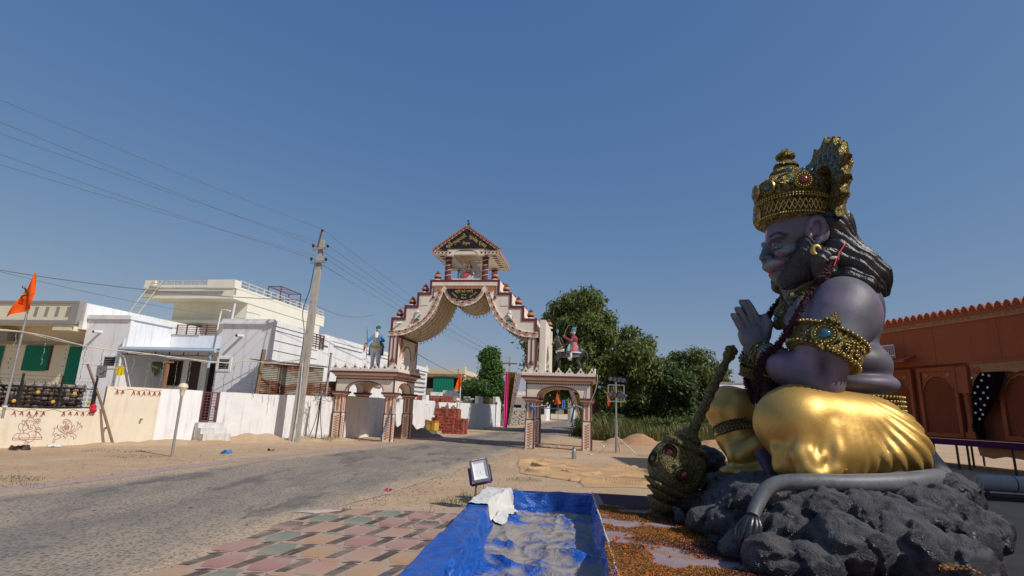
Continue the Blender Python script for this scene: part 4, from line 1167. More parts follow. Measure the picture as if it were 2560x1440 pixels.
for k in range(15):
 u = -4.02 + k * .174
 part('hanging_tile', gate, lambda mb: mb.prism([(u - .082, 6.59), (u + .082, 6.59), (u + .082, 6.42), (u + .045, 6.385), (u, 6.35), (u - .045, 6.385), (u - .082, 6.42)], -.035, -.002, M_terra))
for s in (1, -1):
 u = -4.16 if s > 0 else mir(-4.16)
 def smallbell(mb):
  for k in range(5): mb.ell((u, -.018, 6.52 - k * .075), (.022, .016, .045), M_maroon, 6, 5)
  mb.lathe([(.07, 0), (.065, .03), (.04, .08), (0, .11)], M_maroon, (u, -.02, 6.06), 12)
 part('painted_bell', gate, smallbell, 50)
 c = -4.56 if s > 0 else mir(-4.56)
 part('wall_plaque', gate, lambda mb: (mb.box(c - .17, c + .17, -.012, -.001, 5.72, 5.735, M_greytrim), mb.box(c - .17, c + .17, -.008, .002, 5.736, 6.05, M_gcream)))
# flying figures in relief on the spandrels
M_skin = paint('relief_skin', (0.60, 0.33, 0.22), 0.6, 0.1, 6); M_sash = paint('relief_green', (0.02, 0.22, 0.15), 0.6, 0.1, 6); M_wht = paint('relief_white', (0.75, 0.74, 0.72), 0.6, 0.05, 6)
for s in (1, -1):
 def fig(mb):
  X = lambda a: (-4.85 + a) if s > 0 else mir(-4.85 + a)
  P = lambda a, b: (X(a), -.04, b)
  mb.ell(P(.08, 5.40), (.05, .05, .055), M_skin, 8, 6); mb.ell(P(.03, 5.43), (.07, .04, .09), M_wht, 8, 6)
  mb.tube([P(.10, 5.36), P(.0, 5.26), P(-.06, 5.14)], [.05, .065, .05], M_wht, 8)
  mb.tube([P(-.06, 5.16), P(-.15, 5.02), P(-.22, 4.93)], [.06, .045, .025], M_skin, 8)
  mb.tube([P(-.22, 4.93), P(-.26, 4.86)], [.02, .035], M_wht, 6)
  mb.tube([P(-.05, 5.2), P(.05, 5.12), P(.16, 5.1)], [.035, .05, .02], M_sash, 6); mb.tube([P(-.02, 5.3), P(-.1, 5.22), P(.0, 5.02)], [.02, .03, .02], M_sash, 6)
  mb.tube([P(.02, 5.3), P(.14, 5.33), P(.22, 5.3)], [.03, .025, .02], M_skin, 6)
 part('flying_figure', gate, fig, 60)
# name board hanging under the fascia
def sign2(mb):
 out = [(-3.58, 6.46), (-2.02, 6.46), (-2.12, 6.24), (-2.32, 6.08), (-2.56, 5.99), (-2.8, 5.965), (-3.04, 5.99), (-3.28, 6.08), (-3.48, 6.24)]
 mb.prism(out, -.075, -.056, M_signblk)
sg2 = part('name_board', gate, sign2)
def glyph_text(parent, body, u, z, y, size, rot=0.0, name='lettering'):
 cu = bpy.data.curves.new(name, 'FONT')
 cu.body = body; cu.size = size; cu.align_x = 'CENTER'; cu.align_y = 'CENTER'; cu.extrude = 0.006; cu.offset = size * 0.006
 tmp = bpy.data.objects.new('tmp', cu); COL.objects.link(tmp)
 dg = bpy.context.evaluated_depsgraph_get()
 me = bpy.data.meshes.new_from_object(tmp.evaluated_get(dg))
 bpy.data.objects.remove(tmp)
 me.materials.clear(); me.materials.append(M_gold)
 o = link(name, me, parent)
 o.rotation_euler = (R(90), -rot, 0); o.location = (u, y, z)
 return o
glyph_text(sg2, 'શ્રી અંબાજી', -2.8, 6.34, -.082, .17)
glyph_text(sg2, 'સૌજન્ય', -2.8, 6.19, -.082, .075)
glyph_text(sg2, 'પગપાળા', -3.20, 6.17, -.082, .11, R(-38))
glyph_text(sg2, 'સંઘના', -2.8, 6.06, -.082, .11, 0)
glyph_text(sg2, 'સૌજન્યથી', -2.38, 6.19, -.082, .10, R(38))
# gabled shelter on top
def roofcol(u, v):
 c = part('roof_column', gate, lambda mb: mb.lathe([(.135, 0), (.135, 1.0), (.16, 1.02), (.16, 1.06)], M_maroon, (u, v, 6.86), 16), 50)
 def twine(mb):
  mb.tube([(u + .145 * math.cos(t * .35), v + .145 * math.sin(t * .35), 6.92 + t * .0125) for t in range(0, 72)], .018, M_rope, 5)
 part('wound_rope', c, twine)
for u in (-3.63, mir(-3.63)):
 for v in (.2, DEP - .25): roofcol(u, v)
EV0, EV1, AP = -4.27, mir(-4.27), 9.27
RV0, RV1 = -.12, DEP + .15
def roofslab(mb):
 for s in (1, -1):
  X = lambda a: a if s > 0 else mir(a)
  a = [(X(EV0), 8.12), (CX, AP - .06), (CX, AP + .03), (X(EV0) - s * .03, 8.20)]
  vs = [(p[0], RV0, p[1]) for p in a] + [(p[0], RV1, p[1]) for p in a]
  mb.add(vs, [(0, 1, 2, 3), (7, 6, 5, 4), (0, 4, 5, 1), (3, 2, 6, 7), (0, 3, 7, 4)], M_gcream)
 mb.box(EV0, EV1, RV0 + .02, RV0 + .2, 7.98, 8.13, M_gcream)
 mb.box(EV0, -3.2, RV0 + .2, RV1, 8.0, 8.10, M_gcream); mb.box(mir(-3.2), EV1, RV0 + .2, RV1, 8.0, 8.10, M_gcream)
 mb.box(-3.2, mir(-3.2), RV0 + 1.6, RV1, 8.0, 8.10, M_gcream)
 mb.box(EV0, EV1, RV1 - .1, RV1 - .02, 7.98, 8.13, M_gcream)
rf = part('gable_roof', gate, roofslab)
n = 19
for s in (1, -1):
 for k in range(n):
  f = (k + .5) / n
  u = EV0 + (CX - EV0) * f; z = 8.17 + (AP - .02 - 8.17) * f
  if s < 0: u = mir(u)
  d = Vector(((CX - EV0), (AP - 8.17))).normalized(); d = Vector((d.x * s, d.y)); nn = Vector((-d.y * s, d.x * s)) if False else Vector((-d.y, d.x)) * (1 if s > 0 else -1)
  def tile(mb):
   c = Vector((u, z)) + nn * .01; L_ = .05
   P = lambda a, b, y: ((c + d * a + nn * b).x, y, (c + d * a + nn * b).y)
   mb.add([P(-.05, -.045, RV0 - .012), P(0, -.085, RV0 - .014), P(.05, -.045, RV0 - .012), P(.05, .045, RV0 - .012), P(0, .055, RV0 - .014), P(-.05, .045, RV0 - .012)], [(0, 1, 2, 3, 4, 5)], M_terra if k % 2 else M_gcream)
   mb.add([P(-.048, -.01, RV0 - .02), P(0, -.06, RV0 - .02), P(.048, -.01, RV0 - .02), P(0, .045, RV0 - .02)], [(0, 1, 2, 3)], M_maroon)
   mb.add([P(-.055, .04, RV0 - .02), P(.055, .04, RV0 - .02), P(.055, .075, RV0 - .02), P(-.055, .075, RV0 - .02)], [(0, 1, 2, 3)], M_terra)
   mb.add([P(-.055, .075, RV0 - .02), P(.055, .075, RV0 - .02), P(.055, .075, RV0 + .3), P(-.055, .075, RV0 + .3)], [(0, 1, 2, 3)], M_terra)
  part('roof_tile', rf, tile)
def eave_tile(mb, u, v, side):
 P = (lambda a, b: (u + a, RV0 - .003, 8.06 + b)) if not side else (lambda a, b: (EV1 + .034, v + a, 8.11 + b))
 mb.add([P(-.075, -.06), P(.075, -.06), P(.075, .07), P(-.075, .07)], [(0, 1, 2, 3)], M_gcream)
 Q = (lambda a, b: (u + a, RV0 - .009, 8.06 + b)) if not side else (lambda a, b: (EV1 + .040, v + a, 8.11 + b))
 mb.add([Q(-.055, 0), Q(0, -.055), Q(.055, 0), Q(0, .055)], [(0, 1, 2, 3)], M_maroon)
 for a in (-.075, .045): mb.add([Q(a, .03), Q(a + .03, .03), Q(a + .03, .07), Q(a, .07)], [(0, 1, 2, 3)], M_terra)
for k in range(5):
 part('eave_tile', rf, lambda mb: eave_tile(mb, EV0 + .1 + k * .165, 0, False)); part('eave_tile', rf, lambda mb: eave_tile(mb, EV1 - .1 - k * .165, 0, False))
for k in range(17): part('eave_tile', rf, lambda mb: eave_tile(mb, 0, RV0 + .1 + k * .165, True))
def sidefascia(mb):
 mb.box(EV1 - .02, EV1 + .03, RV0, RV1, 8.02, 8.2, M_terra); mb.box(EV0 - .03, EV0 + .02, RV0, RV1, 8.02, 8.2, M_terra)
part('eave_board', rf, sidefascia)
def flowers(mb):
 for k in range(6):
  v = .25 + k * .38
  for u in (EV1 - .3, EV0 + .3):
   for a in range(7): mb.ell((u + .07 * math.cos(a * .9) + .02, v + .07 * math.sin(a * .9), 7.995), (.05, .05, .008), M_maroon, 6, 4)
   mb.tube([(u + .12, v + .1, 7.99), (u + .22, v + .12, 7.99), (u + .26, v + .2, 7.99)], .012, M_wood, 4)
part('painted_flower', rf, flowers)
def sign1(mb): mb.prism([(-3.98, 8.235), (mir(-3.98), 8.235), (CX, 9.10)], RV0 - .03, RV0 + .02, M_signblk)
sg1 = part('name_board', gate, sign1)
def arched_valance(mb): wall_arch(mb, -3.62, mir(-3.62), 7.93, 8.24, -3.35, mir(-3.35), 7.94, 8.20, RV0 - .0, RV0 + .25, M_gcream)
part('arched_valance', gate, arched_valance)
def vault(mb):
 ap = arch_pts(-3.35, mir(-3.35), 7.94, 8.2, 14); vs, fs = [], []
 for a, b in ap: vs += [(a, RV0 + .25, b), (a, 1.5, b - .05)]
 for i in range(len(ap) - 1): fs.append((2 * i, 2 * i + 1, 2 * i + 3, 2 * i + 2))
 mb.add(vs, fs, M_soffit)
part('shelter_vault', gate, vault)
yy = RV0 - .036
glyph_text(sg1, 'શ્રી', -3.56, 8.38, yy, .21, R(36)); glyph_text(sg1, 'બ્રહ્માણી', -3.14, 8.63, yy, .20, R(34))
glyph_text(sg1, 'પ્રવેશ', -2.48, 8.67, yy, .21, R(-36)); glyph_text(sg1, 'દ્વાર', -2.06, 8.41, yy, .22, R(-34))
glyph_text(sg1, 'ડીંગુચા', -2.8, 8.47, yy, .15, 0)
# pots on the steps
def pot(mb, u, v, z):
 mb.lathe([(.18, 0), (.18, .03), (.12, .07)], M_wht, (u, v, z), 14)
 mb.lathe([(.06, .06), (.13, .10), (.155, .17)], M_maroon, (u, v, z), 14)
 mb.lathe([(.156, .17), (.15, .24), (.10, .29), (.075, .31)], M_terra, (u, v, z), 14)
 mb.lathe([(.12, .315), (.10, .33), (.02, .44), (0, .45)], M_maroon, (u, v, z), 12)
for v in (.2, DEP - .3):
 for u, z in ((-5.68, 5.19), (-5.14, 5.73), (-4.60, 6.30), (-4.08, 6.865)):
  part('rooftop_pot', gate, lambda mb: pot(mb, u, v, z), 50); part('rooftop_pot', gate, lambda mb: pot(mb, mir(u), v, z), 50)
part('rooftop_pot', gate, lambda mb: pot(mb, .66, DEP - .2, 5.15), 50)
part('floor_slab', gate, lambda mb: mb.box(-4.3, mir(-4.3), .05, DEP - .05, 6.8, 6.862, M_gcream))
def arch_bulbs(mb):
 for i, (a, b) in enumerate(under):
  if i % 2 == 0:
   for v in (.0, DEP): mb.tube([(a, v, b - .02), (a + .01, v, b - .10)], [.012, .02], M_black, 5)
o = part('string_lamp', gate, arch_bulbs); o['kind'] = 'stuff'
def cctv(mb, u, z): mb.tube([(u + .12, -.01, z), (u - .05, -.22, z - .06)], .04, M_wht, 10); mb.tube([(u - .05, -.221, z - .06), (u - .055, -.225, z - .06)], .032, M_dark, 10)
part('floodlight', gate, lambda mb: cctv(mb, -5.62, 4.98), 50)  # CCTV camera tube on the gate front, not a lamp
# two relief niches, the seated goddess and her backdrop
gd = thing('goddess_statue', 'small painted statue of a seated goddess on a white swan under the gate gable', 'statue', GO, 9)
def niche(mb):
 out = [(-3.25, 6.95), (-2.22, 6.95), (-2.22, 7.45), (-2.30, 7.5), (-2.34, 7.62), (-2.44, 7.7), (-2.5, 7.82), (-2.6, 7.93), (-2.72, 8.0), (-2.84, 7.93), (-2.95, 7.82), (-3.02, 7.7), (-3.12, 7.62), (-3.16, 7.5), (-3.25, 7.45)]
 mb.prism(out, .75, .9, M_gcream); mb.box(-3.4, -2.1, .12, .9, 6.863, 6.95, M_wht)
part('backdrop', gd, niche)
M_swan = paint('swan_pale_blue', (0.55, 0.64, 0.72), 0.5, 0.05, 6); M_face = paint('fair_skin', (0.68, 0.5, 0.42), 0.5, 0.05, 6); M_sari = paint('sari_red', (0.45, 0.05, 0.08), 0.5, 0.15, 8); M_hair = paint('hair_black', (0.02, 0.018, 0.016), 0.4, 0.1, 8); M_goldp = paint('gold_paint', (0.6, 0.4, 0.1), 0.4, 0.1, 6, metal=.5)
def swan(mb):
 mb.ell((-2.7, .45, 7.08), (.36, .2, .15), M_swan, 14, 8)
 mb.tube([(-3.0, .42, 7.08), (-3.12, .38, 7.0), (-3.16, .36, 7.14), (-3.1, .34, 7.24), (-3.16, .3, 7.24)], [.09, .07, .045, .05, .02], M_swan, 8)
 for s, x0 in ((1, -2.42), (-1, -3.1)):
  for k in range(5):
   a = R(35 + k * 12); c = Vector((x0 - s * .12, .55, 7.1)); d = Vector((s * math.cos(a), 0, math.sin(a)))
   mb.tube([c, c + d * (.2 + .05 * k), c + d * (.36 + .06 * k * (1 if s > 0 else .6))], [.03, .045, .008], M_swan, 6)
part('swan', gd, swan, 60)
def goddess():
 s = SDF((-3.1, .1, 6.95), (-2.35, .75, 7.9), .013)
 s.ell((-2.75, .42, 7.16), (.15, .13, .10), .04).cone((-2.75, .42, 7.2), (-2.74, .42, 7.44), .085, .10, .04)
 s.cone((-2.74, .42, 7.47), (-2.74, .41, 7.56), .035, .035, .02).ell((-2.74, .40, 7.62), (.062, .065, .085), .01)
 s.ell((-2.74, .335, 7.615), (.012, .02, .02), .01)
 for q in (1, -1):
  x = -2.74 + q * .12
  s.cone((x, .42, 7.44), (-2.74 + q * .2, .40, 7.34), .035, .03, .02).cone((-2.74 + q * .2, .40, 7.34), (-2.74 + q * .27, .33, 7.50), .028, .022, .01)
  s.cone((x, .40, 7.42), (-2.74 + q * .17, .36, 7.28), .032, .028, .02).cone((-2.74 + q * .17, .36, 7.28), (-2.74 + q * .22, .27, 7.22), .026, .022, .01)
  s.ell((-2.74 + q * .275, .325, 7.535), (.022, .018, .035), .01)
 V, F = s.mesh(); mesh_np('body', V, F, [M_face], gd)
goddess()
part('sari', gd, lambda mb: (mb.tube([(-2.72, .36, 7.2), (-2.85, .26, 7.13), (-2.98, .2, 6.98)], [.12, .11, .06], M_sari, 10), mb.tube([(-2.66, .36, 7.2), (-2.86, .3, 7.2), (-3.0, .24, 7.06)], [.10, .09, .06], M_sash, 10), mb.ell((-2.74, .42, 7.38), (.115, .10, .09), M_sari, 12, 8)), 60)
part('hair', gd, lambda mb: (mb.ell((-2.74, .44, 7.63), (.085, .07, .10), M_hair, 12, 8), mb.tube([(-2.66, .46, 7.6), (-2.63, .46, 7.4)], [.04, .02], M_hair, 6), mb.tube([(-2.82, .46, 7.6), (-2.85, .46, 7.4)], [.04, .02], M_hair, 6)), 60)
part('crown', gd, lambda mb: mb.lathe([(.075, 0), (.08, .03), (.06, .08), (.05, .12), (.0, .16)], M_goldp, (-2.74, .42, 7.68), 14), 60)
part('jewel_pot', gd, lambda mb: mb.lathe([(.0, 0), (.04, .01), (.05, .04), (.03, .07), (.03, .10), (0, .10)], M_goldp, (-2.5, .25, 7.16), 12), 60)
# ------------------------------------------------------------------ horse riders on the pavilions
def rider(root, horse, coat, sash, turban, cloth, rearing, plume):
 """Facing -x; origin under the belly."""
 M_h = paint('horse_' + horse, {'grey': (0.045, 0.045, 0.05), 'white': (0.62, 0.63, 0.64)}[horse], 0.45, 0.12, 6)
 M_hoof = paint('hoof_black', (.02, .02, .02), .5, .1, 5)
 s = SDF((-1.0, -.35, -.02), (.75, .35, 1.85), .017)
 s.ell((-.02, 0, .93), (.50, .20, .22), .08).ell((-.40, 0, .97), (.20, .19, .24), .08).ell((.36, 0, .97), (.22, .20, .23), .08)
 s.chain([(-.42, 0, 1.05), (-.52, 0, 1.32), (-.60, 0, 1.55)], [.19, .135, .10], .06)
 s.chain([(-.60, 0, 1.56), (-.70, 0, 1.42), (-.79, 0, 1.30)], [.095, .08, .052], .04)
 s.ell((-.80, 0, 1.29), (.05, .05, .045), .02)
 for q in (1, -1):
  s.cone((-.57, q * .045, 1.62), (-.57, q * .06, 1.72), .03, .008, .02)
  s.ell((-.80, q * .035, 1.295), (.014, .012, .014), .006, cut=True)
 if rearing:
  legs = [[(-.46, .11, .92), (-.60, .11, .66), (-.50, .11, .42), (-.48, .11, .2)], [(-.46, -.11, .92), (-.64, -.11, .70), (-.47, -.11, .56), (-.50, -.11, .36)],
    [(.40, .11, .88), (.30, .11, .60), (.40, .11, .38), (.26, .11, .06)], [(.36, -.11, .88), (.26, -.11, .62), (.38, -.11, .40), (.40, -.11, .05)]]
 else:
  legs = [[(-.42, .12, .92), (-.44, .12, .52), (-.43, .12, .28), (-.44, .12, .05)], [(-.42, -.12, .92), (-.58, -.12, .62), (-.46, -.12, .40), (-.48, -.12, .22)],
    [(.40, .13, .88), (.36, .13, .56), (.46, .13, .36), (.44, .13, .05)], [(.36, -.13, .88), (.32, -.13, .56), (.42, -.13, .36), (.40, -.13, .05)]]
 for l in legs: s.chain(l, [.12, .062, .047, .05], .03)
 V, F = s.mesh(); h = mesh_np('horse', V, F, [M_h], root)
 part('hoof', h, lambda mb: [mb.lathe([(.062, -.05), (.055, .02), (.04, .03)], M_hoof, l[3], 10) for l in legs])
 part('mane', h, lambda mb: mb.tube([(-.58, 0, 1.66), (-.46, 0, 1.55), (-.36, 0, 1.34), (-.28, 0, 1.18)], [.03, .05, .045, .02], M_hoof, 7), 60)
 part('tail', h, lambda mb: mb.tube([(.56, 0, 1.02), (.66, 0, .9), (.67, 0, .62), (.62, 0, .32)], [.04, .07, .06, .015], M_hoof if horse == 'grey' else M_h, 8), 60)
 def brid(mb):
  mb.lathe([(.088, -.012), (.092, 0), (.088, .012)], M_goldp, (-.66, 0, 1.47), 12, (-.55, 0, -.83)); mb.lathe([(.066, -.01), (.07, 0), (.066, .01)], M_goldp, (-.76, 0, 1.345), 12, (-.55, 0, -.83))
  for q in (1, -1): mb.tube([(-.76, q * .07, 1.345), (-.63, q * .095, 1.53), (-.4, q * .15, 1.25), (-.15, q * .1, 1.3)], .011, M_goldp, 4)
  mb.lathe([(.19, -.02), (.20, 0), (.19, .02)], M_goldp, (-.44, 0, 1.12), 14, (-.5, 0, .85))
 part('bridle', h, brid)
 if plume: part('plume', h, lambda mb: mb.ell((-.6, 0, 1.86), (.045, .03, .09), plume, 8, 6)); part('plume_stem', h, lambda mb: mb.bar((-.59, 0, 1.66), (-.6, 0, 1.8), .012, .012, M_goldp))
 def chestcloth(mb): mb.tube([(-.30, -.235, 1.02), (-.50, -.16, .98), (-.61, 0, .96), (-.50, .16, .98), (-.30, .235, 1.02)], [.05, .06, .07, .06, .05], cloth[0], 8)
 part('breast_cloth', h, chestcloth, 60)
 def saddle(mb):
  for q in (1, -1):
   mb.add([(-.20, q * .20, 1.06), (.32, q * .22, 1.06), (.34, q * .245, .78), (-.18, q * .235, .80)], [(0, 1, 2, 3) if q < 0 else (3, 2, 1, 0)], cloth[1])
   mb.tube([(-.20, q * .21, 1.06), (-.18, q * .245, .79), (.34, q * .255, .77), (.32, q * .23, 1.06)], .018, M_goldp, 5)
  mb.ell((.06, 0, 1.13), (.28, .2, .06), cloth[1], 12, 6)
 part('saddle_cloth', root, saddle)
 # the rider
 b = SDF((-.5, -.45, .6), (.6, .45, 2.2), .015)
 b.ell((.07, 0, 1.25), (.13, .15, .12), .05).cone((.08, 0, 1.3), (.12, 0, 1.52), .125, .155, .05).cone((.12, 0, 1.60), (.10, 0, 1.70), .05, .05, .02)
 for q in (1, -1):
  b.cone((.06, q * .12, 1.22), (-.06, q * .25, 1.02), .10, .08, .04).cone((-.06, q * .25, 1.02), (.0, q * .27, .74), .07, .05, .03).cone((.0, q * .27, .72), (-.1, q * .27, .70), .045, .035, .02)
 ra = [(.12, -.17, 1.55), (-.02, -.24, 1.42), (-.18, -.2, 1.5)] if rearing else [(.12, .17, 1.55), (.02, .34, 1.36), (-.05, .42, 1.22)]
 la = [(.12, .17, 1.55), (.0, .24, 1.36), (-.16, .1, 1.36)] if rearing else [(.12, -.17, 1.55), (.04, -.28, 1.34), (-.14, -.12, 1.32)]
 if rearing: ra[2] = (-.30, -.16, 1.60)
 for A in (ra, la): b.chain(A, [.07, .058, .045], .04)
 V, F = b.mesh(); mesh_np('rider', V, F, [coat], root)
 hd = SDF((-.05, -.13, 1.6), (.3, .13, 2.05), .01)
 hd.ell((.08, 0, 1.82), (.095, .08, .115), .02).ell((-.02, 0, 1.81), (.025, .018, .03), .015).ell((.04, 0, 1.73), (.06, .055, .05), .03)
 for q in (1, -1): hd.ell((.1, q * .085, 1.81), (.02, .015, .03), .01)
 V, F = hd.mesh(); hh = mesh_np('head', V, F, [M_face], root)
 part('beard', hh, lambda mb: (mb.ell((.02, 0, 1.735), (.055, .07, .05), M_hair, 10, 6), mb.tube([(-.01, -.06, 1.775), (-.035, 0, 1.79), (-.01, .06, 1.775)], .016, M_hair, 6), mb.ell((-.012, .03, 1.835), (.01, .014, .008), M_hair, 6, 4), mb.ell((-.012, -.03, 1.835), (.01, .014, .008), M_hair, 6, 4)), 60)
 def turb(mb):
  for k in range(4): mb.lathe([(.085, -.028), (.115, 0), (.085, .028)], turban[0], (.095 + k * .005, 0, 1.885 + k * .03), 14, (.1 * (k - 1.5), .06 * (k - 1), 1))
  mb.ell((.1, 0, 1.97), (.08, .08, .06), turban[1], 12, 6); mb.tube([(.14, 0, 1.98), (.2, .0, 2.05), (.25, 0, 2.06)], [.03, .025, .01], turban[1], 6)
 part('turban', hh, turb, 60)
 def fing(mb, c, d):
  for k in range(4):
   p = Vector(c) + Vector((0, 0, -.022 + k * .016)); mb.tube([p, p + Vector(d) * .03, p + Vector(d) * .04 + Vector((0, .025, 0)), p + Vector(d) * .02 + Vector((0, .035, 0))], .008, M_face, 5)
  mb.ell(c, (.03, .022, .038), M_face, 8, 6); mb.tube([c, Vector(c) + Vector((d[0] * .02, -.025, .03))], [.012, .008], M_face, 5)
 part('hand', root, lambda mb: fing(mb, ra[2], (-1, 0, 0))); part('hand', root, lambda mb: fing(mb, la[2], (-1, 0, 0)))
 def skirt(mb):
  n = 40; vs, fs = [], []
  for j, (r, z, ox) in enumerate(((.15, 1.33, .08), (.20, 1.2, .09), (.27, 1.05, .11), (.335, .93, .14))):
   for k in range(n):
    a = 2 * math.pi * k / n; rr = r * (1 + .05 * (j / 3) * math.cos(a * 12)); vs.append((ox + rr * math.cos(a) * 1.0, rr * math.sin(a) * .95, z - (.0 if abs(math.sin(a)) > .5 else -.1) * j / 3))
  for j in range(3):
   for k in range(n): k2 = (k + 1) % n; fs.append((j * n + k, (j + 1) * n + k, (j + 1) * n + k2, j * n + k2))
  mb.add(vs, fs, cloth[2])
  mb.tube([(.14 + .335 * math.cos(2 * math.pi * k / 24), .32 * math.sin(2 * math.pi * k / 24), .93 + (0 if abs(math.sin(2 * math.pi * k / 24)) > .5 else .1)) for k in range(25)], .025, M_wht, 6, False)
 part('skirt', root, skirt, 60)
 part('sash', root, lambda mb: (mb.lathe([(.15, -.045), (.165, 0), (.15, .045)], sash, (.08, 0, 1.33), 16, (.1, 0, 1)), mb.tube([(-.06, -.13, 1.33), (-.10, -.26, 1.15), (-.12, -.3, .98)], [.035, .06, .075], sash, 8), mb.tube([(.05, -.17, 1.62), (.0, -.05, 1.48), (.03, .13, 1.36)], .02, M_goldp, 5)), 60)
 part('boot', root, lambda mb: [mb.tube([(.0, q * .272, .92), (.0, q * .277, .74), (-.03, q * .277, .69), (-.13, q * .277, .68)], [.062, .058, .055, .03], M_wht if rearing else M_hoof, 8) for q in (1, -1)], 60)
 return ra[2]
M_mar2 = paint('coat_crimson', (.30, .04, .06), .6, .2, 8); M_teal = paint('sash_teal', (.10, .42, .36), .6, .1, 8); M_sky = paint('turban_blue', (.12, .36, .62), .6, .1, 8); M_skirt = paint('skirt_rose', (.42, .13, .15), .6, .25, 10); M_blu = paint('coat_blue', (.05, .22, .52), .6, .15, 8); M_grn = paint('sash_green', (.03, .25, .16), .6, .1, 8); M_saff = paint('scarf_saffron', (.7, .28, .1), .7, .1, 8)
def at_gate(u, v, w): return (0.72,22.1,0.0)[0] + u * math.cos(R(9)) + v * math.sin(R(9)), (0.72,22.1,0.0)[1] - u * math.sin(R(9)) + v * math.cos(R(9)), w
h1 = thing('horse_rider_statue', 'statue of a crimson rider raising a sword on a dark horse, right pavilion', 'statue', at_gate(1.75, 1.2, 2.99), 9, 'horse rider statues on the gate pavilions')
hand = rider(h1, 'grey', M_mar2, M_teal, (M_sky, M_sky), (M_wht, M_blu, M_skirt), True, M_sky)
part('sword', h1, lambda mb: (mb.tube([Vector(hand) + Vector(p) for p in ((.01, 0, -.06), (-.0, 0, .05), (.06, 0, .28), (.17, 0, .48), (.27, 0, .60))], [.012, .018, .014, .012, .003], M_steel, 4), mb.bar(Vector(hand) + Vector((-.06, 0, .05)), Vector(hand) + Vector((.06, 0, .05)), .03, .02, M_goldp)))
part('support_dome', h1, lambda mb: mb.ell((-.48, .05, .06), (.10, .10, .13), M_wht, 14, 8), 60)
part('plinth', h1, lambda mb: mb.box(-.66, .60, -.4, .4, -.06, .0, M_gcream))
h2 = thing('horse_rider_statue', 'statue of a rider in blue with a lance on a white horse, left pavilion', 'statue', at_gate(-7.05, 1.2, 2.99), 9, 'horse rider statues on the gate pavilions')
h2.rotation_euler = (0, 0, -R(9) + R(108))
hand = rider(h2, 'white', M_blu, M_grn, (M_grn, M_mar2), (paint('breast_yellow', (.6, .42, .08), .6, .2, 10), M_blu, M_blu), False, None)
part('lance', h2, lambda mb: mb.tube([Vector(hand) + Vector(p) for p in ((-.03, -.02, -.75), (0, 0, 0), (.03, .06, .5), (.04, .08, .72))], [.012, .014, .014, .004], M_black, 5))
part('pennant', h2, lambda mb: mb.tube([Vector(hand) + Vector((.02, .04, .0)), Vector(hand) + Vector((.04, .10, -.2)), Vector(hand) + Vector((.0, .12, -.42))], [.03, .055, .02], M_saff, 6), 60)
part('plinth', h2, lambda mb: mb.box(-.66, .60, -.35, .35, -.06, .0, M_gcream))
# a crow on the ridge
one('bird', lambda mb: (mb.ell((0, 0, .10), (.06, .14, .06), M_black, 10, 6, Euler((.7, 0, 0)).to_matrix()), mb.ell((0, -.08, .22), (.045, .05, .045), M_black, 8, 6), mb.tube([(0, -.12, .22), (0, -.19, .21)], [.016, .003], M_black, 5), mb.tube([(0, .06, .06), (0, .18, -.06)], [.04, .015], M_black, 6), mb.bar((.02, 0, .06), (.02, 0, -.02), .01, .01, M_black), mb.bar((-.02, 0, .06), (-.02, 0, -.02), .01, .01, M_black)), 'black crow perched on the ridge of the gate roof', 'bird', smooth=60, loc=at_gate(CX + .02, RV0 + .15, AP + .05), deg=9)
# ------------------------------------------------------------------ platform, rock, statue, mace (x along the platform, y away, z up from the platform top)
SO = (3.35,6.9,0.3)
C = -.15                                   # statue's mid plane
def tone_mat(name, rough, bumpscale=0.0, bstr=0.2, spec=0.5, metal=0.0, coat=0.0, stretch=(1, 1, 1), extra=None):
 m, t, b = nt(name)
 a = t.nodes.new('ShaderNodeVertexColor'); a.layer_name = 'tone'
 v = coords(t, stretch)
 n = noise(t, 5, 6, .7, coords(t))
 c = mixc(t, ramp(t, n, [(.3, 0), (.75, .35)]), a.outputs[0], sc((1, 1, 1), .02), 'MIX')
 if extra: c = mixc(t, ramp(t, noise(t, 2.2, 6, .75, coords(t)), [(.52, 0), (.75, extra[1])]), c, extra[0])
 L(t, c, b.inputs['Base Color']); b.inputs['Roughness'].default_value = rough; b.inputs['Metallic'].default_value = metal
 b.inputs['Specular IOR Level'].default_value = spec
 if coat: b.inputs['Coat Weight'].default_value = coat; b.inputs['Coat Roughness'].default_value = .25
 if bumpscale: bump(t, b, noise(t, bumpscale, 5, .7, v), bstr, .02)
 return m
def ornate(name, base, dark, scale=26, metal=.75, rough=.38, strength=.9):
 """Gold paint over carved relief: scrolls and beads, dark in the hollows."""
 m, t, b = nt(name)
 v = coords(t)
 vo = N(t, 'TexVoronoi', Scale=scale); L(t, v, vo.inputs['Vector'])
 w = N(t, 'TexNoise', Scale=scale * .7, Detail=2.0, Roughness=.5, Distortion=1.6); L(t, v, w.inputs['Vector'])
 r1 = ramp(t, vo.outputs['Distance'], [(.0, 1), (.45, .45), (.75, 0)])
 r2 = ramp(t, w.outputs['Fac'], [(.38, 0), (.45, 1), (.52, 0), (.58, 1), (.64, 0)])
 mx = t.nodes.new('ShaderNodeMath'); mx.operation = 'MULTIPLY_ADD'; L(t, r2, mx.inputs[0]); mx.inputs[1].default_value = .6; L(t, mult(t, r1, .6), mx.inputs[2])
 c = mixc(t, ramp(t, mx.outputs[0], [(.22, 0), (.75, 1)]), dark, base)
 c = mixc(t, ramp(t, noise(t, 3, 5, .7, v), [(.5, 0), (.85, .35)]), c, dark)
 L(t, c, b.inputs['Base Color']); b.inputs['Metallic'].default_value = metal
 L(t, ramp(t, mx.outputs[0], [(0, .7), (.6, rough)]), b.inputs['Roughness'])
 bump(t, b, mx.outputs[0], strength, .03)
 return m
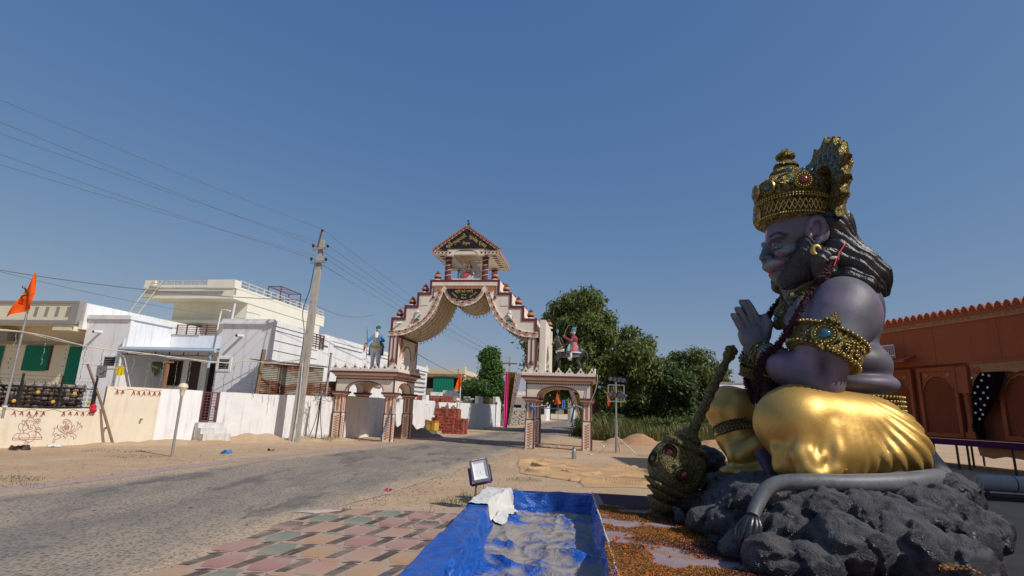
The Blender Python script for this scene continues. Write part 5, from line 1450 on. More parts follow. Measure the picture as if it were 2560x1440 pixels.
M_ornate = ornate('carved_gold', (.46, .36, .11), (.035, .025, .010), 24, .7, .42, 1.0)
M_ornfine = ornate('fine_carved_gold', (.50, .385, .12), (.035, .026, .010), 44, .7, .42, 1.0)
M_bronze = ornate('dull_carved_bronze', (.30, .235, .085), (.05, .042, .02), 40, .6, .46, .6)
M_bead = paint('bright_gold_bead', (.44, .33, .11), .42, .2, 20, metal=.75, bmp=0)
def gem_mat(name, c): 
 m, t, b = nt(name); b.inputs['Base Color'].default_value = (*c, 1); b.inputs['Roughness'].default_value = .18; b.inputs['Coat Weight'].default_value = .6
 return m
G_blue, G_red, G_green = gem_mat('turquoise_gem', (.02, .11, .17)), gem_mat('ruby_gem', (.15, .010, .022)), gem_mat('jade_gem', (.015, .13, .065))
M_body = tone_mat('airbrushed_skin', .50, 9, .16, .35)
M_hairs = tone_mat('black_lacquer_hair', .32, 26, .5, .5, stretch=(1, 1, .35))
M_beard = tone_mat('beard_lacquer', .42, 46, 1.0, .5, stretch=(1.1, 1, .45))
M_tail = tone_mat('grey_tail_paint', .45, 10, .5, .45, stretch=(.5, 1, 1))
def gold_cloth_mat():
 m, t, b = nt('gold_painted_cloth')
 v = coords(t)
 c = mixc(t, noise(t, 2.0, 5, .65, v), (.56, .33, .08), (.64, .41, .115))
 c = mixc(t, ramp(t, noise(t, 7, 6, .75, v), [(.55, 0), (.8, .5)]), c, (.42, .22, .06))
 L(t, c, b.inputs['Base Color']); b.inputs['Metallic'].default_value = .62; b.inputs['Roughness'].default_value = .45
 bump(t, b, noise(t, 14, 5, .65, v), .16, .02)
 return m
M_dhoti = gold_cloth_mat()
def rock_mat():
 m, t, b = nt('painted_black_rock')
 v = coords(t)
 g = t.nodes.new('ShaderNodeNewGeometry')
 sp = t.nodes.new('ShaderNodeSeparateXYZ'); L(t, g.outputs['Normal'], sp.inputs[0])
 n1 = noise(t, 1.6, 6, .7, v); n2 = noise(t, 20, 5, .7, v); n3 = noise(t, 5, 6, .75, v)
 c = mixc(t, ramp(t, n1, [(.38, 0), (.62, 1)]), (.016, .016, .019), (.066, .068, .074))
 c = mixc(t, ramp(t, n3, [(.5, 0), (.75, .6)]), c, (.055, .056, .058))
 up = t.nodes.new('ShaderNodeMath'); up.operation = 'MULTIPLY_ADD'; L(t, sp.outputs['Z'], up.inputs[0]); up.inputs[1].default_value = .55; L(t, n3, up.inputs[2])
 dustf = ramp(t, up.outputs[0], [(.68, 0), (1.0, .65)])
 c = mixc(t, dustf, c, (.13, .122, .115))
 L(t, c, b.inputs['Base Color'])
 L(t, ramp(t, dustf, [(0, .24), (.7, .7)]), b.inputs['Roughness'])
 mm = t.nodes.new('ShaderNodeMath'); mm.operation = 'ADD'; L(t, mult(t, n2, .5), mm.inputs[0]); L(t, noise(t, 55, 4, .7, v), mm.inputs[1])
 bump(t, b, mm.outputs[0], .9, .035)
 return m
M_rock = rock_mat()
# platform slab under the statue
def platform_mat():
 m, t, b = nt('petal_stained_sheet')
 v = coords(t)
 c = mixc(t, ramp(t, noise(t, 1.3, 5, .65, v), [(.35, 0), (.7, 1)]), (.33, .26, .26), (.27, .165, .18))
 c = mixc(t, ramp(t, noise(t, 3.2, 7, .75, v), [(.50, 0), (.68, .8)]), c, (.27, .12, .045))
 c = mixc(t, ramp(t, noise(t, 2.1, 7, .75, coords(t, (1.3, .8, 1))), [(.58, 0), (.68, .85)]), c, (.10, .03, .06))
 L(t, c, b.inputs['Base Color']); b.inputs['Roughness'].default_value = .85
 bump(t, b, noise(t, 30, 5, .7, v), .4, .01)
 return m
plat = thing('statue_platform', 'low sheet covered platform strewn with petals between the blue basin and the black rock', 'platform', SO, 8)
part('sheet', plat, lambda mb: mb.prism([(-2.247, 1.40), (.9, 1.35), (.6, -4.2), (-2.06, -4.2)], -.24, .0, platform_mat(), 'xy'))
part('frame', plat, lambda mb: mb.prism([(-2.15, 1.3), (.8, 1.3), (.5, -4.0), (-1.97, -4.0)], -.30, -.245, M_wood, 'xy'))
M_mat = paint('maroon_shade_paint', (.075, .03, .04), .95, .3, 4, dirt=(.03, .012, .018), dirt_amt=.6, streak=False, bmp=.6, bscale=60)  # dark patch painting in the shade of statue and mace on the platform
part('shade_patch', plat, lambda mb: mb.prism([(-2.15, 1.32), (-1.0, 1.32), (-.95, .9), (-1.15, .5), (-1.6, .28), (-2.1, .45)], .001, .009, M_mat, 'xy'))
part('edge_rope', plat, lambda mb: mb.tube([(-2.245 + .184 * k / 28 + .006 * math.sin(k * 2.1), 1.39 - 5.5 * k / 28, .006) for k in range(29)], .011, M_rope, 6), 60)
# rock
def rock():
 s = SDF((-1.75, -3.1, -.1), (1.95, 1.5, .95), .02)
 q = random.Random(12)
 top = (-0.151,-1.6,0.588)[2]
 s.ell((.10, -.75, .05), (1.30, 1.70, .50), .12)
 s.ell((.10, -.85, .33), (1.10, 1.30, .30), .12)
 s.ell((.60, -1.0, .28), (.72, 1.1, .34), .12)
 for (p, rr) in (((-0.325,-2.2,0.418), .30),
                              ((0.131,-2.3,0.432), .34),
                              ((0.665,-2.1,0.457), .34),
                              ((0.857,-2.15,0.356), .30),
                              ((-0.607,-2.3,0.297), .27),
                              ((-0.292,-2.6,0.264), .30),
                              ((0.201,-2.6,0.241), .32),
                              ((0.488,-2.6,0.179), .26),
                              ((-0.843,-2.6,0.143), .26),
                              ((-0.619,-2.75,0.128), .22),
                              ((0.549,-1.9,0.596), .25),
                              ((1.053,-1.7,0.594), .28),
                              ((-0.687,-1.9,0.428), .20),
                              ((-0.911,-0.9,0.256), .19),
                              ((-0.738,-1.2,0.39), .22),
                              ((-1.124,-1.3,0.175), .18),
                              ((-0.951,-1.6,0.169), .20),
                              ((-1.065,-0.4,0.233), .20),
                              ((-1.001,-2.1,0.104), .20),
                              ((-0.81,-0.3,0.389), .22),
                              ((-0.972,0.3,0.427), .24),
                              ((-0.772,0.5,0.619), .28),
                              ((-1.316,-0.8,0.114), .12)):
  s.ell((p[0], p[1] + rr * .8, p[2] - rr * .15), (rr * q.uniform(.9, 1.25), rr * 1.1, rr * q.uniform(.75, 1.0)), .022, (q.uniform(-20, 20), q.uniform(-25, 25), q.uniform(-40, 40)))
 for k in range(46):
  a = q.uniform(-2.9, .5); rx = 1.22 + q.uniform(-.15, .1); ry = 1.75 + q.uniform(-.2, .1)
  z = q.uniform(.0, .42); sh = 1 - z * .35
  rr = q.uniform(.13, .24)
  s.ell((.10 + rx * sh * math.cos(a), -.7 + ry * sh * math.sin(a), z), (rr * 1.2, rr, rr * .85), .022, (q.uniform(-30, 30), q.uniform(-30, 30), q.uniform(-60, 60)))
 s.disp(lambda X, Y, Z: -.05 * fbm(X * 2.6, Y * 2.6, Z * 3.2, 3) + .055 * (1 - np.abs(fbm(X * 3.4 + Z, Y * 3.4, Z * 3 - X, 3)) * 2.6).clip(0, 1) ** 3 + .028 * np.abs(fbm(X * 8, Y * 8, Z * 10 + X * 4, 2)) + .016 * vnoise(X * 20, Y * 20, Z * 20) + .008 * vnoise(X * 45, Y * 45, Z * 45))
 V, F = s.mesh()
 o = mesh_np('rock_pedestal', V, F, [M_rock])
 o.location = SO; o.rotation_euler = (0, 0, -R(8))
 tag(o, 'glossy black painted rock mound carrying the crowned statue', 'rock')
rock()
# ---- the statue
hn = thing('seated_statue', 'huge dark blue monkey-faced statue with gold crown and dhoti, hands pressed together in prayer', 'statue', SO, 8)
def tint(V, base, spots, base2=None, nscale=1.3):
 n = np.clip(.5 + 1.3 * fbm(V[:, 0] * nscale, V[:, 1] * nscale, V[:, 2] * nscale, 3), 0, 1)[:, None]
 c = np.array(base)[None] * (1 - n) + np.array(base2 or base)[None] * n
 for p, rad, col, st in spots:
  d = np.linalg.norm((V - np.array(p)) / np.array(rad), axis=1)
  w = (np.clip(1 - d, 0, 1) ** 1.0 * st)[:, None]; w = w * w * (3 - 2 * w) if st >= 1 else w
  c = c * (1 - w) + np.array(col) * w
 return c
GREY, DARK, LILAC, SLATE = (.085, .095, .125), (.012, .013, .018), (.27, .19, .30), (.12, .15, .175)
def hands():
 # palm plate, four fingers and a thumb each
 s = SDF((-1.35, -.75, 1.2), (.3, .45, 3.0), .012)
 for near in (True, False):
  o = -.20 if near else -.10
  dx = 0
  P = lambda p: (p[0] + dx, o, p[2] + (.02 if not near else 0))
  k0, k1 = P((-0.358,-0.2,2.244)), P((-0.178,-0.2,2.333))
  wv = P((-0.163,-0.2,2.044))
  s.cone(P((-0.32,-0.2,2.213)), P((-0.223,-0.2,2.063)), .085, .095, .05); s.cone(P((-0.22,-0.2,2.266)), P((-0.16,-0.2,2.094)), .085, .095, .05); s.cone(P((-0.286,-0.2,2.143)), wv, .09, .11, .05)
  for f in FINGS:
   pts = [P(p) for p in f]
   rr = [.041, .039, .036, .030]
   if not near: pts = [(p[0], p[1] + (.0 if i < 2 else -.004), p[2]) for i, p in enumerate(pts)]
   s.chain(pts, rr, .008)
  th = [P(p) for p in THUMB]
  s.chain([(th[0][0], th[0][1], th[0][2]), (th[1][0], o - (.05 if near else -.05), th[1][2]), (th[2][0], o - (.04 if near else -.04), th[2][2])], [.075, .055, .042], .03)
 return s.mesh()
def body():
 s = SDF((-1.35, -1.45, .3), (1.75, 1.05, 3.75), .016)
 # trunk
 s.ell((0.745,-0.15,2.405), (.49, .54, .54), .12)
 s.ell((0.915,-0.15,2.56), (.31, .62, .34), .12)
 s.ell((0.426,-0.42,2.381), (.40, .34, .34), .1); s.ell((0.645,0.12,2.474), (.40, .34, .34), .1)
 s.ell((0.764,-0.15,1.855), (.52, .62, .36), .10)
 s.ell((0.761,-0.15,1.626), (.565, .66, .19), .04)
 s.ell((0.739,-0.15,1.395), (.55, .64, .18), .06)
 s.cone((0.488,-0.15,3.002), (0.766,-0.15,2.636), .27, .40, .12)
 # near arm
 s.ell((0.561,-0.86,2.392), (.375, .32, .42), .07)
 s.cone((0.464,-0.9,2.302), (0.293,-0.95,1.977), .325, .305, .08)
 s.cone((0.293,-0.95,1.977), (0.194,-0.92,1.647), .30, .225, .07)
 s.ell((0.214,-0.9,1.605), (.25, .22, .20), .08)
 s.cone((0.103,-0.86,1.679), (-0.046,-0.66,1.771), .215, .185, .09)
 s.cone((-0.046,-0.66,1.771), (-0.186,-0.3,2.002), .185, .115, .08)
 # far arm
 s.ell((1.147,0.56,2.694), (.40, .36, .42), .09)
 s.cone((1.13,0.6,2.616), (0.514,0.62,1.666), .35, .24, .1)
 s.cone((0.338,0.58,1.578), (0.004,0.4,1.668), .22, .19, .08); s.cone((0.004,0.4,1.668), (-0.192,0.02,2.027), .19, .115, .08)
 # head: skull, long simian face with heavy brow, pointed nose and full muzzle
 s.ell((0.45,-0.15,3.571), (.43, .40, .44), .06)
 s.ell((0.296,-0.15,3.424), (.270, .31, .34), .06)
 s.ell((0.332,-0.15,3.189), (.26, .30, .22), .06)
 s.ell((0.157,-0.15,3.513), (.13, .22, .075), .04)
 s.chain([(0.075,-0.15,3.469), (0.017,-0.15,3.349), (-0.034,-0.15,3.256)], [.050, .066, .062], .03)
 s.ell((-0.041,-0.15,3.239), (.055, .070, .042), .015)
 for q in (-1, 1):
  n_ = (-0.001,-0.15,3.228); s.ell((n_[0], C + q * .085, n_[2]), (.055, .042, .042), .018)
  s.ell((n_[0] - .03, C + q * .055, n_[2] - .035), (.03, .022, .02), .01, cut=True)
 s.ell((0.087,-0.15,3.141), (.145, .215, .085), .03)
 s.ell((0.12,-0.15,3.125), (.10, .25, .07), .03)
 s.ell((0.127,-0.15,3.017), (.105, .175, .055), .02)
 s.ell((0.229,-0.15,2.937), (.14, .20, .10), .05)
 for q in (-1, 1):
  a = (0.043,-0.38,3.369)
  s.ell((a[0] - .015, C + q * .195, a[2] - .005), (.075, .095, .052), .02, cut=True)
  s.ell((a[0] + .050, C + q * .185, a[2] - .012), (.070, .080, .052), .012)
  s.chain([(a[0] - .030, C + q * .09, a[2] + .055), (a[0] - .015, C + q * .155, a[2] + .10), (a[0] + .03, C + q * .225, a[2] + .11), (a[0] + .11, C + q * .28, a[2] + .07)], [.03, .036, .034, .02], .025)
  s.chain([(a[0] - .022, C + q * .13, a[2] + .012), (a[0] - .018, C + q * .19, a[2] + .032), (a[0] + .015, C + q * .25, a[2] + .02)], [.014, .017, .012], .008)
  s.ell(((0.128,-0.4,3.241)[0], C + q * .25, (0.128,-0.4,3.241)[2]), (.12, .075, .055), .04)
 s.cone((0.391,-0.15,3.001), (0.577,-0.15,2.634), .27, .34, .1)
 # mouth line
 for q in (-1, 1):
  a, b_ = (-0.003,-0.15,3.06), (0.081,-0.4,3.063)
  s.cone((a[0] - .03, C, a[2]), (a[0] + .01, C + q * .13, a[2] + .01), .016, .014, .010, cut=True); s.cone((a[0] + .01, C + q * .13, a[2] + .01), (b_[0] - .01, C + q * .25, b_[2]), .016, .012, .010, cut=True)
 # ears
 for q, yy in ((-1, -.60), (1, .30)):
  e = (0.456,-0.58,3.473)
  s.ell((e[0], yy, e[2]), (.125, .055, .20), .03, (0, 8, 12 * q)); s.ell((e[0] + .04, yy + q * .02, e[2] - .02), (.10, .05, .15), .03)
  s.ell((e[0] - .02, yy + q * .06, e[2] + .02), (.085, .065, .135), .02, (0, 8, 12 * q), cut=True)
  s.ell((e[0] - .02, yy - q * .01, e[2] - .2), (.05, .04, .07), .02)
  s.chain([(p[0], yy + q * .035, p[2]) for p in EARP], [.03, .032, .034, .036, .036, .034, .032, .03], .015)
 s.disp(lambda X, Y, Z: -.010 * fbm(X * 2.5, Y * 2.5, Z * 2.5, 2))
 V, F = s.mesh()
 V2, F2 = hands(); F = np.concatenate([F, F2 + len(V)]); V = np.concatenate([V, V2])
 A = lambda p, y=None: p if y is None else (p[0], y, p[2])
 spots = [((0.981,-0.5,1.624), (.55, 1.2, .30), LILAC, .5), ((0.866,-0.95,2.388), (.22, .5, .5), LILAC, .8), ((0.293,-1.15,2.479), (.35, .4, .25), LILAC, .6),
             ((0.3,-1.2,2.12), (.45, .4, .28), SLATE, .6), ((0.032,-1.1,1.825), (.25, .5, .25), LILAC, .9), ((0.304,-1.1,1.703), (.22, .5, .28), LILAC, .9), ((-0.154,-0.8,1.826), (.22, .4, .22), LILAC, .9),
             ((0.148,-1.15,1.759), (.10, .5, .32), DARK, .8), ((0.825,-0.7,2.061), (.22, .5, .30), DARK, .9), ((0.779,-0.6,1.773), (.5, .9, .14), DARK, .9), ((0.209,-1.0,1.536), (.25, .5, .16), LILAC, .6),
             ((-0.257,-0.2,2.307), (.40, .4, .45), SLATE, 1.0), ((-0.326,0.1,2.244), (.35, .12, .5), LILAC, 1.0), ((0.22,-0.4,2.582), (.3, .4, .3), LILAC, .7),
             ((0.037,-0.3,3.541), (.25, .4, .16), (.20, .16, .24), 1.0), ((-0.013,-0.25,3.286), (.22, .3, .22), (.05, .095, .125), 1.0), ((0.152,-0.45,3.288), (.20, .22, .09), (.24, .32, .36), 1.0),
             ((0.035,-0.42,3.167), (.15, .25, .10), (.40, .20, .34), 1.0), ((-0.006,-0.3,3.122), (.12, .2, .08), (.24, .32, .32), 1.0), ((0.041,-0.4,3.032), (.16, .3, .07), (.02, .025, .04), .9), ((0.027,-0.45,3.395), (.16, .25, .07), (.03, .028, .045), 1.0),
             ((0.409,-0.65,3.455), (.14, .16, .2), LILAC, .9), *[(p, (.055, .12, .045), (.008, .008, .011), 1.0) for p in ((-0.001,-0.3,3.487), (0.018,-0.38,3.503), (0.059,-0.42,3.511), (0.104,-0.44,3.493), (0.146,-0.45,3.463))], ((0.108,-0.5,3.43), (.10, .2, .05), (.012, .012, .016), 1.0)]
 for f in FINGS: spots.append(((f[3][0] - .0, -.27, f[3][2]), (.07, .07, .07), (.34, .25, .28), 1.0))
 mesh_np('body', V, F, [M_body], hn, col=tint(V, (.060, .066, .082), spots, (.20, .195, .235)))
EARP = [(0.377,-0.6,3.508), (0.397,-0.6,3.581), (0.46,-0.6,3.611), (0.518,-0.6,3.585), (0.534,-0.6,3.507), (0.511,-0.6,3.409), (0.469,-0.6,3.332), (0.433,-0.6,3.286)]
FINGS = [[(-0.356,-0.2,2.274), (-0.395,-0.2,2.356), (-0.43,-0.2,2.423), (-0.457,-0.2,2.469)], [(-0.291,-0.2,2.306), (-0.333,-0.2,2.409), (-0.373,-0.2,2.486), (-0.403,-0.2,2.553)],
         [(-0.226,-0.2,2.333), (-0.267,-0.2,2.461), (-0.309,-0.2,2.565), (-0.344,-0.2,2.648)], [(-0.167,-0.2,2.349), (-0.207,-0.2,2.483), (-0.25,-0.2,2.576), (-0.285,-0.2,2.649)]]
THUMB = [(-0.109,-0.2,2.207), (-0.071,-0.2,2.35), (-0.103,-0.2,2.448)]
body()
def dhoti():
 s = SDF((-1.55, -1.65, .25), (1.95, 1.05, 2.1), .024)
 # near leg kneeling, seat behind, far knee raised
 s.ell((-0.127,-1.0,1.145), (.40, .36, .36), .10); s.cone((-0.055,-0.98,1.189), (0.724,-0.75,1.107), .375, .38, .12)
 s.ell((0.921,-0.5,0.975), (.40, .66, .38), .12); s.ell((0.646,-0.6,0.861), (.68, .62, .30), .12)
 s.cone((-0.093,-1.0,0.816), (0.971,-0.7,0.736), .22, .19, .12); s.ell((0.134,-1.05,0.911), (.52, .30, .36), .10)
 s.ell((0.924,-0.15,1.165), (.52, .66, .26), .10)
 s.ell((-0.403,0.4,1.286), (.30, .30, .30), .08); s.cone((-0.377,0.4,1.287), (0.795,0.3,1.15), .29, .42, .12)
 s.cone((-0.436,0.38,1.232), (-0.33,0.2,0.664), .29, .20, .08); s.ell((-0.346,0.1,0.528), (.32, .26, .10), .08)
 s.cone((-0.281,0.1,0.507), (0.037,-0.1,0.613), .16, .16, .1)
 s.cone((-0.413,0.1,0.717), (-0.217,0.05,0.85), .17, .15, .04)
 # hanging U fold on the thigh and the fan of pleats towards the seat
 def U(pts, r, k=.05): s.chain(pts, [r] * len(pts), k)
 U([(-0.151,-1.26,1.07), (-0.226,-1.33,0.836), (-0.185,-1.35,0.694), (-0.068,-1.36,0.663), (0.075,-1.34,0.72), (0.14,-1.31,0.889), (0.146,-1.25,1.101)], .075, .09)
 U([(-0.083,-1.3,1.054), (-0.136,-1.36,0.873), (-0.092,-1.38,0.785), (-0.019,-1.36,0.839), (0.037,-1.3,1.039)], .045, .05)
 U([(-0.376,-1.2,0.859), (-0.346,-1.2,0.722), (-0.237,-1.2,0.629)], .07, .08)
 fx, fz = (0.359,-0.9,1.609)[0], (0.359,-0.9,1.609)[2]
 kx, kz = (-0.142,-1.1,1.146)[0], (-0.142,-1.1,1.146)[2]
 def pl(X, Y, Z):
  a = np.arctan2(X - fx, -(Z - fz)); r = np.sqrt((X - fx) ** 2 + (Z - fz) ** 2)
  w = np.clip((X - kx - .42) / .4, 0, 1) * np.clip((1.62 - Z) / .35, 0, 1) * np.clip(r - .25, 0, 1) * np.clip((.3 - Y) * 3, 0, 1)
  f = -.052 * w * (np.abs(np.sin(a * 22 + .4 * np.sin(Z * 4))) - .5)
  far = np.clip((Y - .0) * 3, 0, 1) * np.clip((.45 - X) * 2, 0, 1)
  f += -.022 * far * np.sin(Z * 16 + X * 11 + Y * 3)
  rear = np.clip((X - 1.35) * 3, 0, 1); f += -.035 * rear * np.sin(Z * 15)
  low = np.clip((.95 - Z) * 2, 0, 1) * np.clip((kx + .5 - X) * 2, 0, 1) * np.clip((-.6 - Y) * 2, 0, 1); f += -.03 * low * np.sin(X * 16 + Z * 5)
  return f - .018 * fbm(X * 2.2, Y * 2.2, Z * 2.2, 3)
 s.disp(pl)
 V, F = s.mesh()
 mesh_np('dhoti', V, F, [M_dhoti], hn)
dhoti()
def toes():
 s = SDF((-1.0, -1.2, .25), (.6, -.0, 1.2), .018)
 for (a, b_) in (((-0.41,-0.75,0.791), .065), ((-0.385,-0.78,0.731), .06), ((-0.37,-0.8,0.67), .055), ((-0.355,-0.82,0.615), .05)): s.cone(a, (a[0] + .2, a[1] + .05, a[2] - .02), b_, b_ * 1.2, .03)
 V, F = s.mesh(); mesh_np('toes', V, F, [M_body], hn, col=tint(V, (.07, .06, .11), []))
toes()
# face paint and eyes
def eyes(mb):
 for q in (-1, 1):
  a = (0.039,-0.42,3.362)
  c = Vector((a[0] + .000, C + q * .205, a[2] - .018)); d = Vector((-.62, q * .78, -.12)).normalized(); rm = Vector((0, 0, 1)).rotation_difference(d).to_matrix()
  mb.ell(c, (.020, .042, .014), M_eyew, 14, 8, rm); mb.ell(c + d * .014, (.014, .016, .009), M_eyei, 10, 6, rm)
M_eyew = paint('eye_white', (.30, .29, .27), .3, .05, 4, bmp=0); M_eyei = paint('eye_iris', (.05, .03, .012), .25, .1, 4, bmp=0)
part('eyes', hn, eyes, 60)
def on_face(mb, pts, rad, mat, both=True):
 """Project a painted line from the side onto the face."""
 bd = [o for o in hn.children if o.name.startswith('body')][0]
 from mathutils.bvhtree import BVHTree
 global _bvh
 try: _bvh
 except NameError:
  me = bd.data; _bvh = BVHTree.FromPolygons([v.co for v in me.vertices], [tuple(p.vertices) for p in me.polygons])
 for q in ((-1, 1) if both else (-1,)):
  out = []
  for (x, z, dx) in pts:
   d = Vector((dx, -q * 1.0, 0)).normalized()
   o = Vector((x, C, z)) - d * 1.2
   h = _bvh.ray_cast(o, d)
   if h[0] is not None: out.append(h[0] - d * .004)
  if len(out) > 1: mb.tube(smooth_path(out, 3), rad, mat, 6)
def xz(p): return (p[0], p[2])
M_lip = paint('lip_red', (.42, .03, .05), .45, .1, 5, bmp=0); M_tilak = paint('forehead_mark_white', (.6, .56, .5), .6, .05, 5, bmp=0); M_brow = paint('brow_black', (.008, .008, .01), .4, .1, 5, bmp=0); M_tred = paint('forehead_mark_red', (.25, .05, .05), .6, .05, 5, bmp=0)
part('lip_line', hn, lambda mb: on_face(mb, [(*xz((0.007,-0.15,3.05)), .9), (*xz((0.002,-0.3,3.027)), .6), (*xz((0.017,-0.4,3.026)), .5), (*xz((0.07,-0.42,3.068)), .4)], .012, M_lip))
def tilak(mb):
 on_face(mb, [(*xz((-0.028,-0.22,3.613)), 1.8), (*xz((-0.021,-0.2,3.531)), 2.0), (*xz((-0.005,-0.16,3.456)), 3)], .009, M_tilak)
part('forehead_mark', hn, tilak)
# beard and hair
def beard():
 s = SDF((-1.0, -.8, 2.2), (.5, .5, 3.4), .014)
 for q in (-1, 1):
  y = lambda o: C + q * o
  P = lambda p, o: (p[0], y(o), p[2])
  s.chain([P((0.416,-0.5,3.506), .36), P((0.372,-0.5,3.324), .36), P((0.311,-0.5,3.143), .33), P((0.252,-0.45,2.987), .25), P((0.167,-0.35,2.899), .10)], [.06, .09, .10, .10, .085], .10)
  s.chain([P((0.46,-0.5,3.375), .37), P((0.416,-0.5,3.168), .33), P((0.327,-0.5,2.989), .25), P((0.235,-0.45,2.885), .13)], [.08, .11, .11, .085], .10)
 s.ell((0.228,-0.15,2.916), (.135, .16, .065), .05)
 s.disp(lambda X, Y, Z: -.016 * (1 - np.abs(np.sin(X * 60 + Z * 40 + Y * 35 + 4 * fbm(X * 7, Y * 7, Z * 7, 2)))) - .022 * fbm(X * 12, Y * 12, Z * 8, 2))
 V, F = s.mesh(); mesh_np('beard', V, F, [M_beard], hn, col=tint(V, (.012, .013, .016), [], (.035, .035, .042), 6))
beard()
def hair():
 s = SDF((-.4, -1.15, 2.2), (1.45, .95, 3.75), .016)
 s.ell((0.738,-0.15,3.551), (.30, .46, .42), .08); s.ell((0.771,-0.15,3.215), (.30, .48, .34), .08)
 s.chain([(0.759,-0.35,3.21), (0.929,-0.45,3.028), (1.093,-0.5,2.889), (1.16,-0.5,2.756)], [.30, .24, .17, .07], .08)
 s.chain([(0.986,0.1,3.341), (1.243,0.2,3.229), (1.478,0.3,3.116)], [.30, .24, .14], .08)
 s.chain([(0.482,-0.55,3.103), (0.533,-0.55,2.901)], [.14, .12], .06)
 s.chain([(0.982,-0.55,2.901), (1.103,-0.55,2.793), (1.166,-0.55,2.681)], [.13, .09, .03], .05); s.chain([(0.702,-0.72,2.858), (0.858,-0.78,2.738), (1.034,-0.7,2.71)], [.10, .09, .03], .05)
 s.disp(lambda X, Y, Z: .030 * (1 - np.abs(np.sin(Y * 21 + (X * .66 + Z * .75) * 27 + 3.0 * fbm(X * 1.8, Y * 1.8, Z * 1.8, 2)))) ** 1.4 - .012 - .012 * np.abs(np.sin(Y * 50 + (X * .66 + Z * .75) * 62 + 2 * fbm(X * 3, Y * 3, Z * 3, 2))))
 V, F = s.mesh(); h = mesh_np('hair', V, F, [M_hairs], hn, col=tint(V, (.012, .012, .014), [], (.03, .031, .036), 4))
M_lock = paint('black_lacquer_lock', (.022, .023, .026), .3, .35, 6, bmp=.3, bscale=30, spec=.5)
hair()
# crown
cb, ct = Vector((0.361,-0.15,3.71)), Vector((0.379,-0.15,4.469))
CAX = (ct - cb).normalized()
crown = part('crown', hn, lambda mb: mb.lathe([(.40, -.03), (.445, 0), (.45, .03), (.43, .045), (.435, .20), (.46, .225), (.455, .27), (.44, .285), (.465, .36), (.462, .44), (.425, .53), (.35, .60), (.25, .64), (.14, .665), (0, .67)], M_ornate, cb, 56, CAX), 40)
qz = Vector((0, 0, 1)).rotation_difference(CAX)
def onc(a, r, h): return cb + qz @ Vector((r * math.cos(a), r * math.sin(a), h))
def beads(mb, r, h, n, br, mat=None):
 for k in range(n):
  a = 2 * math.pi * k / n; mb.ell(onc(a, r, h), br, mat or M_bead, 6, 4)
part('bead_band', crown, lambda mb: (beads(mb, .452, .02, 90, .016), beads(mb, .465, .232, 80, .013), beads(mb, .462, .262, 80, .013)), 60)['kind'] = 'stuff'
def lattice(mb):
 for k in range(44):
  a = 2 * math.pi * k / 44
  for s in (1, -1): mb.tube([onc(a, .437, .055), onc(a + s * .07, .44, .12), onc(a + s * .14, .44, .19)], .007, M_bead, 4)
part('lattice_band', crown, lattice)
def finial(mb):
 mb.lathe([(.20, 0), (.215, .03), (.20, .06), (.13, .12), (.16, .14), (.15, .17), (.085, .22), (.06, .24), (.06, .26), (.12, .28), (.125, .31), (.07, .37), (.03, .41), (0, .43)], M_ornate, onc(0, 0, .665) + Vector((-.05, 0, 0)), 28, CAX)
part('finial', crown, finial, 40)
def gem(name, a, h, r, mat, gr, ring=True, rb=.475):
 c = onc(a, rb, h); d = (c - onc(0, 0, h)).normalized()
 g_ = part('gem', crown, lambda mb: mb.ell(c, (gr, gr, gr * .55), mat, 14, 8, Vector((0, 0, 1)).rotation_difference(d).to_matrix()), 60)
 if ring:
  def setting(mb):
   q2 = Vector((0, 0, 1)).rotation_difference(d)
   mb.lathe([(gr * 1.0, -.01), (gr * 1.25, .012), (gr * 1.35, -.015)], M_bead, c, 20, d)
   for k in range(18):
    t = 2 * math.pi * k / 18; mb.ell(c + q2 @ Vector((gr * 1.65 * math.cos(t), gr * 1.65 * math.sin(t), 0)), gr * .2, M_bead, 6, 4)
   mb.lathe([(gr * 1.9, -.02), (gr * 2.05, .004), (gr * 2.2, -.02)], M_bead, c, 22, d)
  part('setting', g_, setting, 60)
AV = math.atan2(-1, -.35)          # direction of the near side of the crown
for (da, h, gr, m, ring) in ((.30, .42, .052, G_red, True), (-.62, .40, .045, G_blue, True), (-.22, .44, .022, G_red, False), (.0, .42, .026, G_blue, False), (.62, .40, .020, G_blue, False), (.78, .38, .018, G_blue, False), (-.05, .60, .038, G_blue, False), (.35, .60, .022, G_blue, False), (.6, .58, .024, G_blue, False), (-1.15, .42, .05, G_blue, True), (-.95, .34, .02, G_red, False)):
 gem('gem', AV + da, h, .475, m, gr, ring, .478 if h < .5 else .415)
for k in range(9): gem('gem', AV - 1.2 + k * .32, .12, .45, G_red, .018, False, .44)
gem('gem', math.pi, .10, .45, G_blue, .062, True, .465)
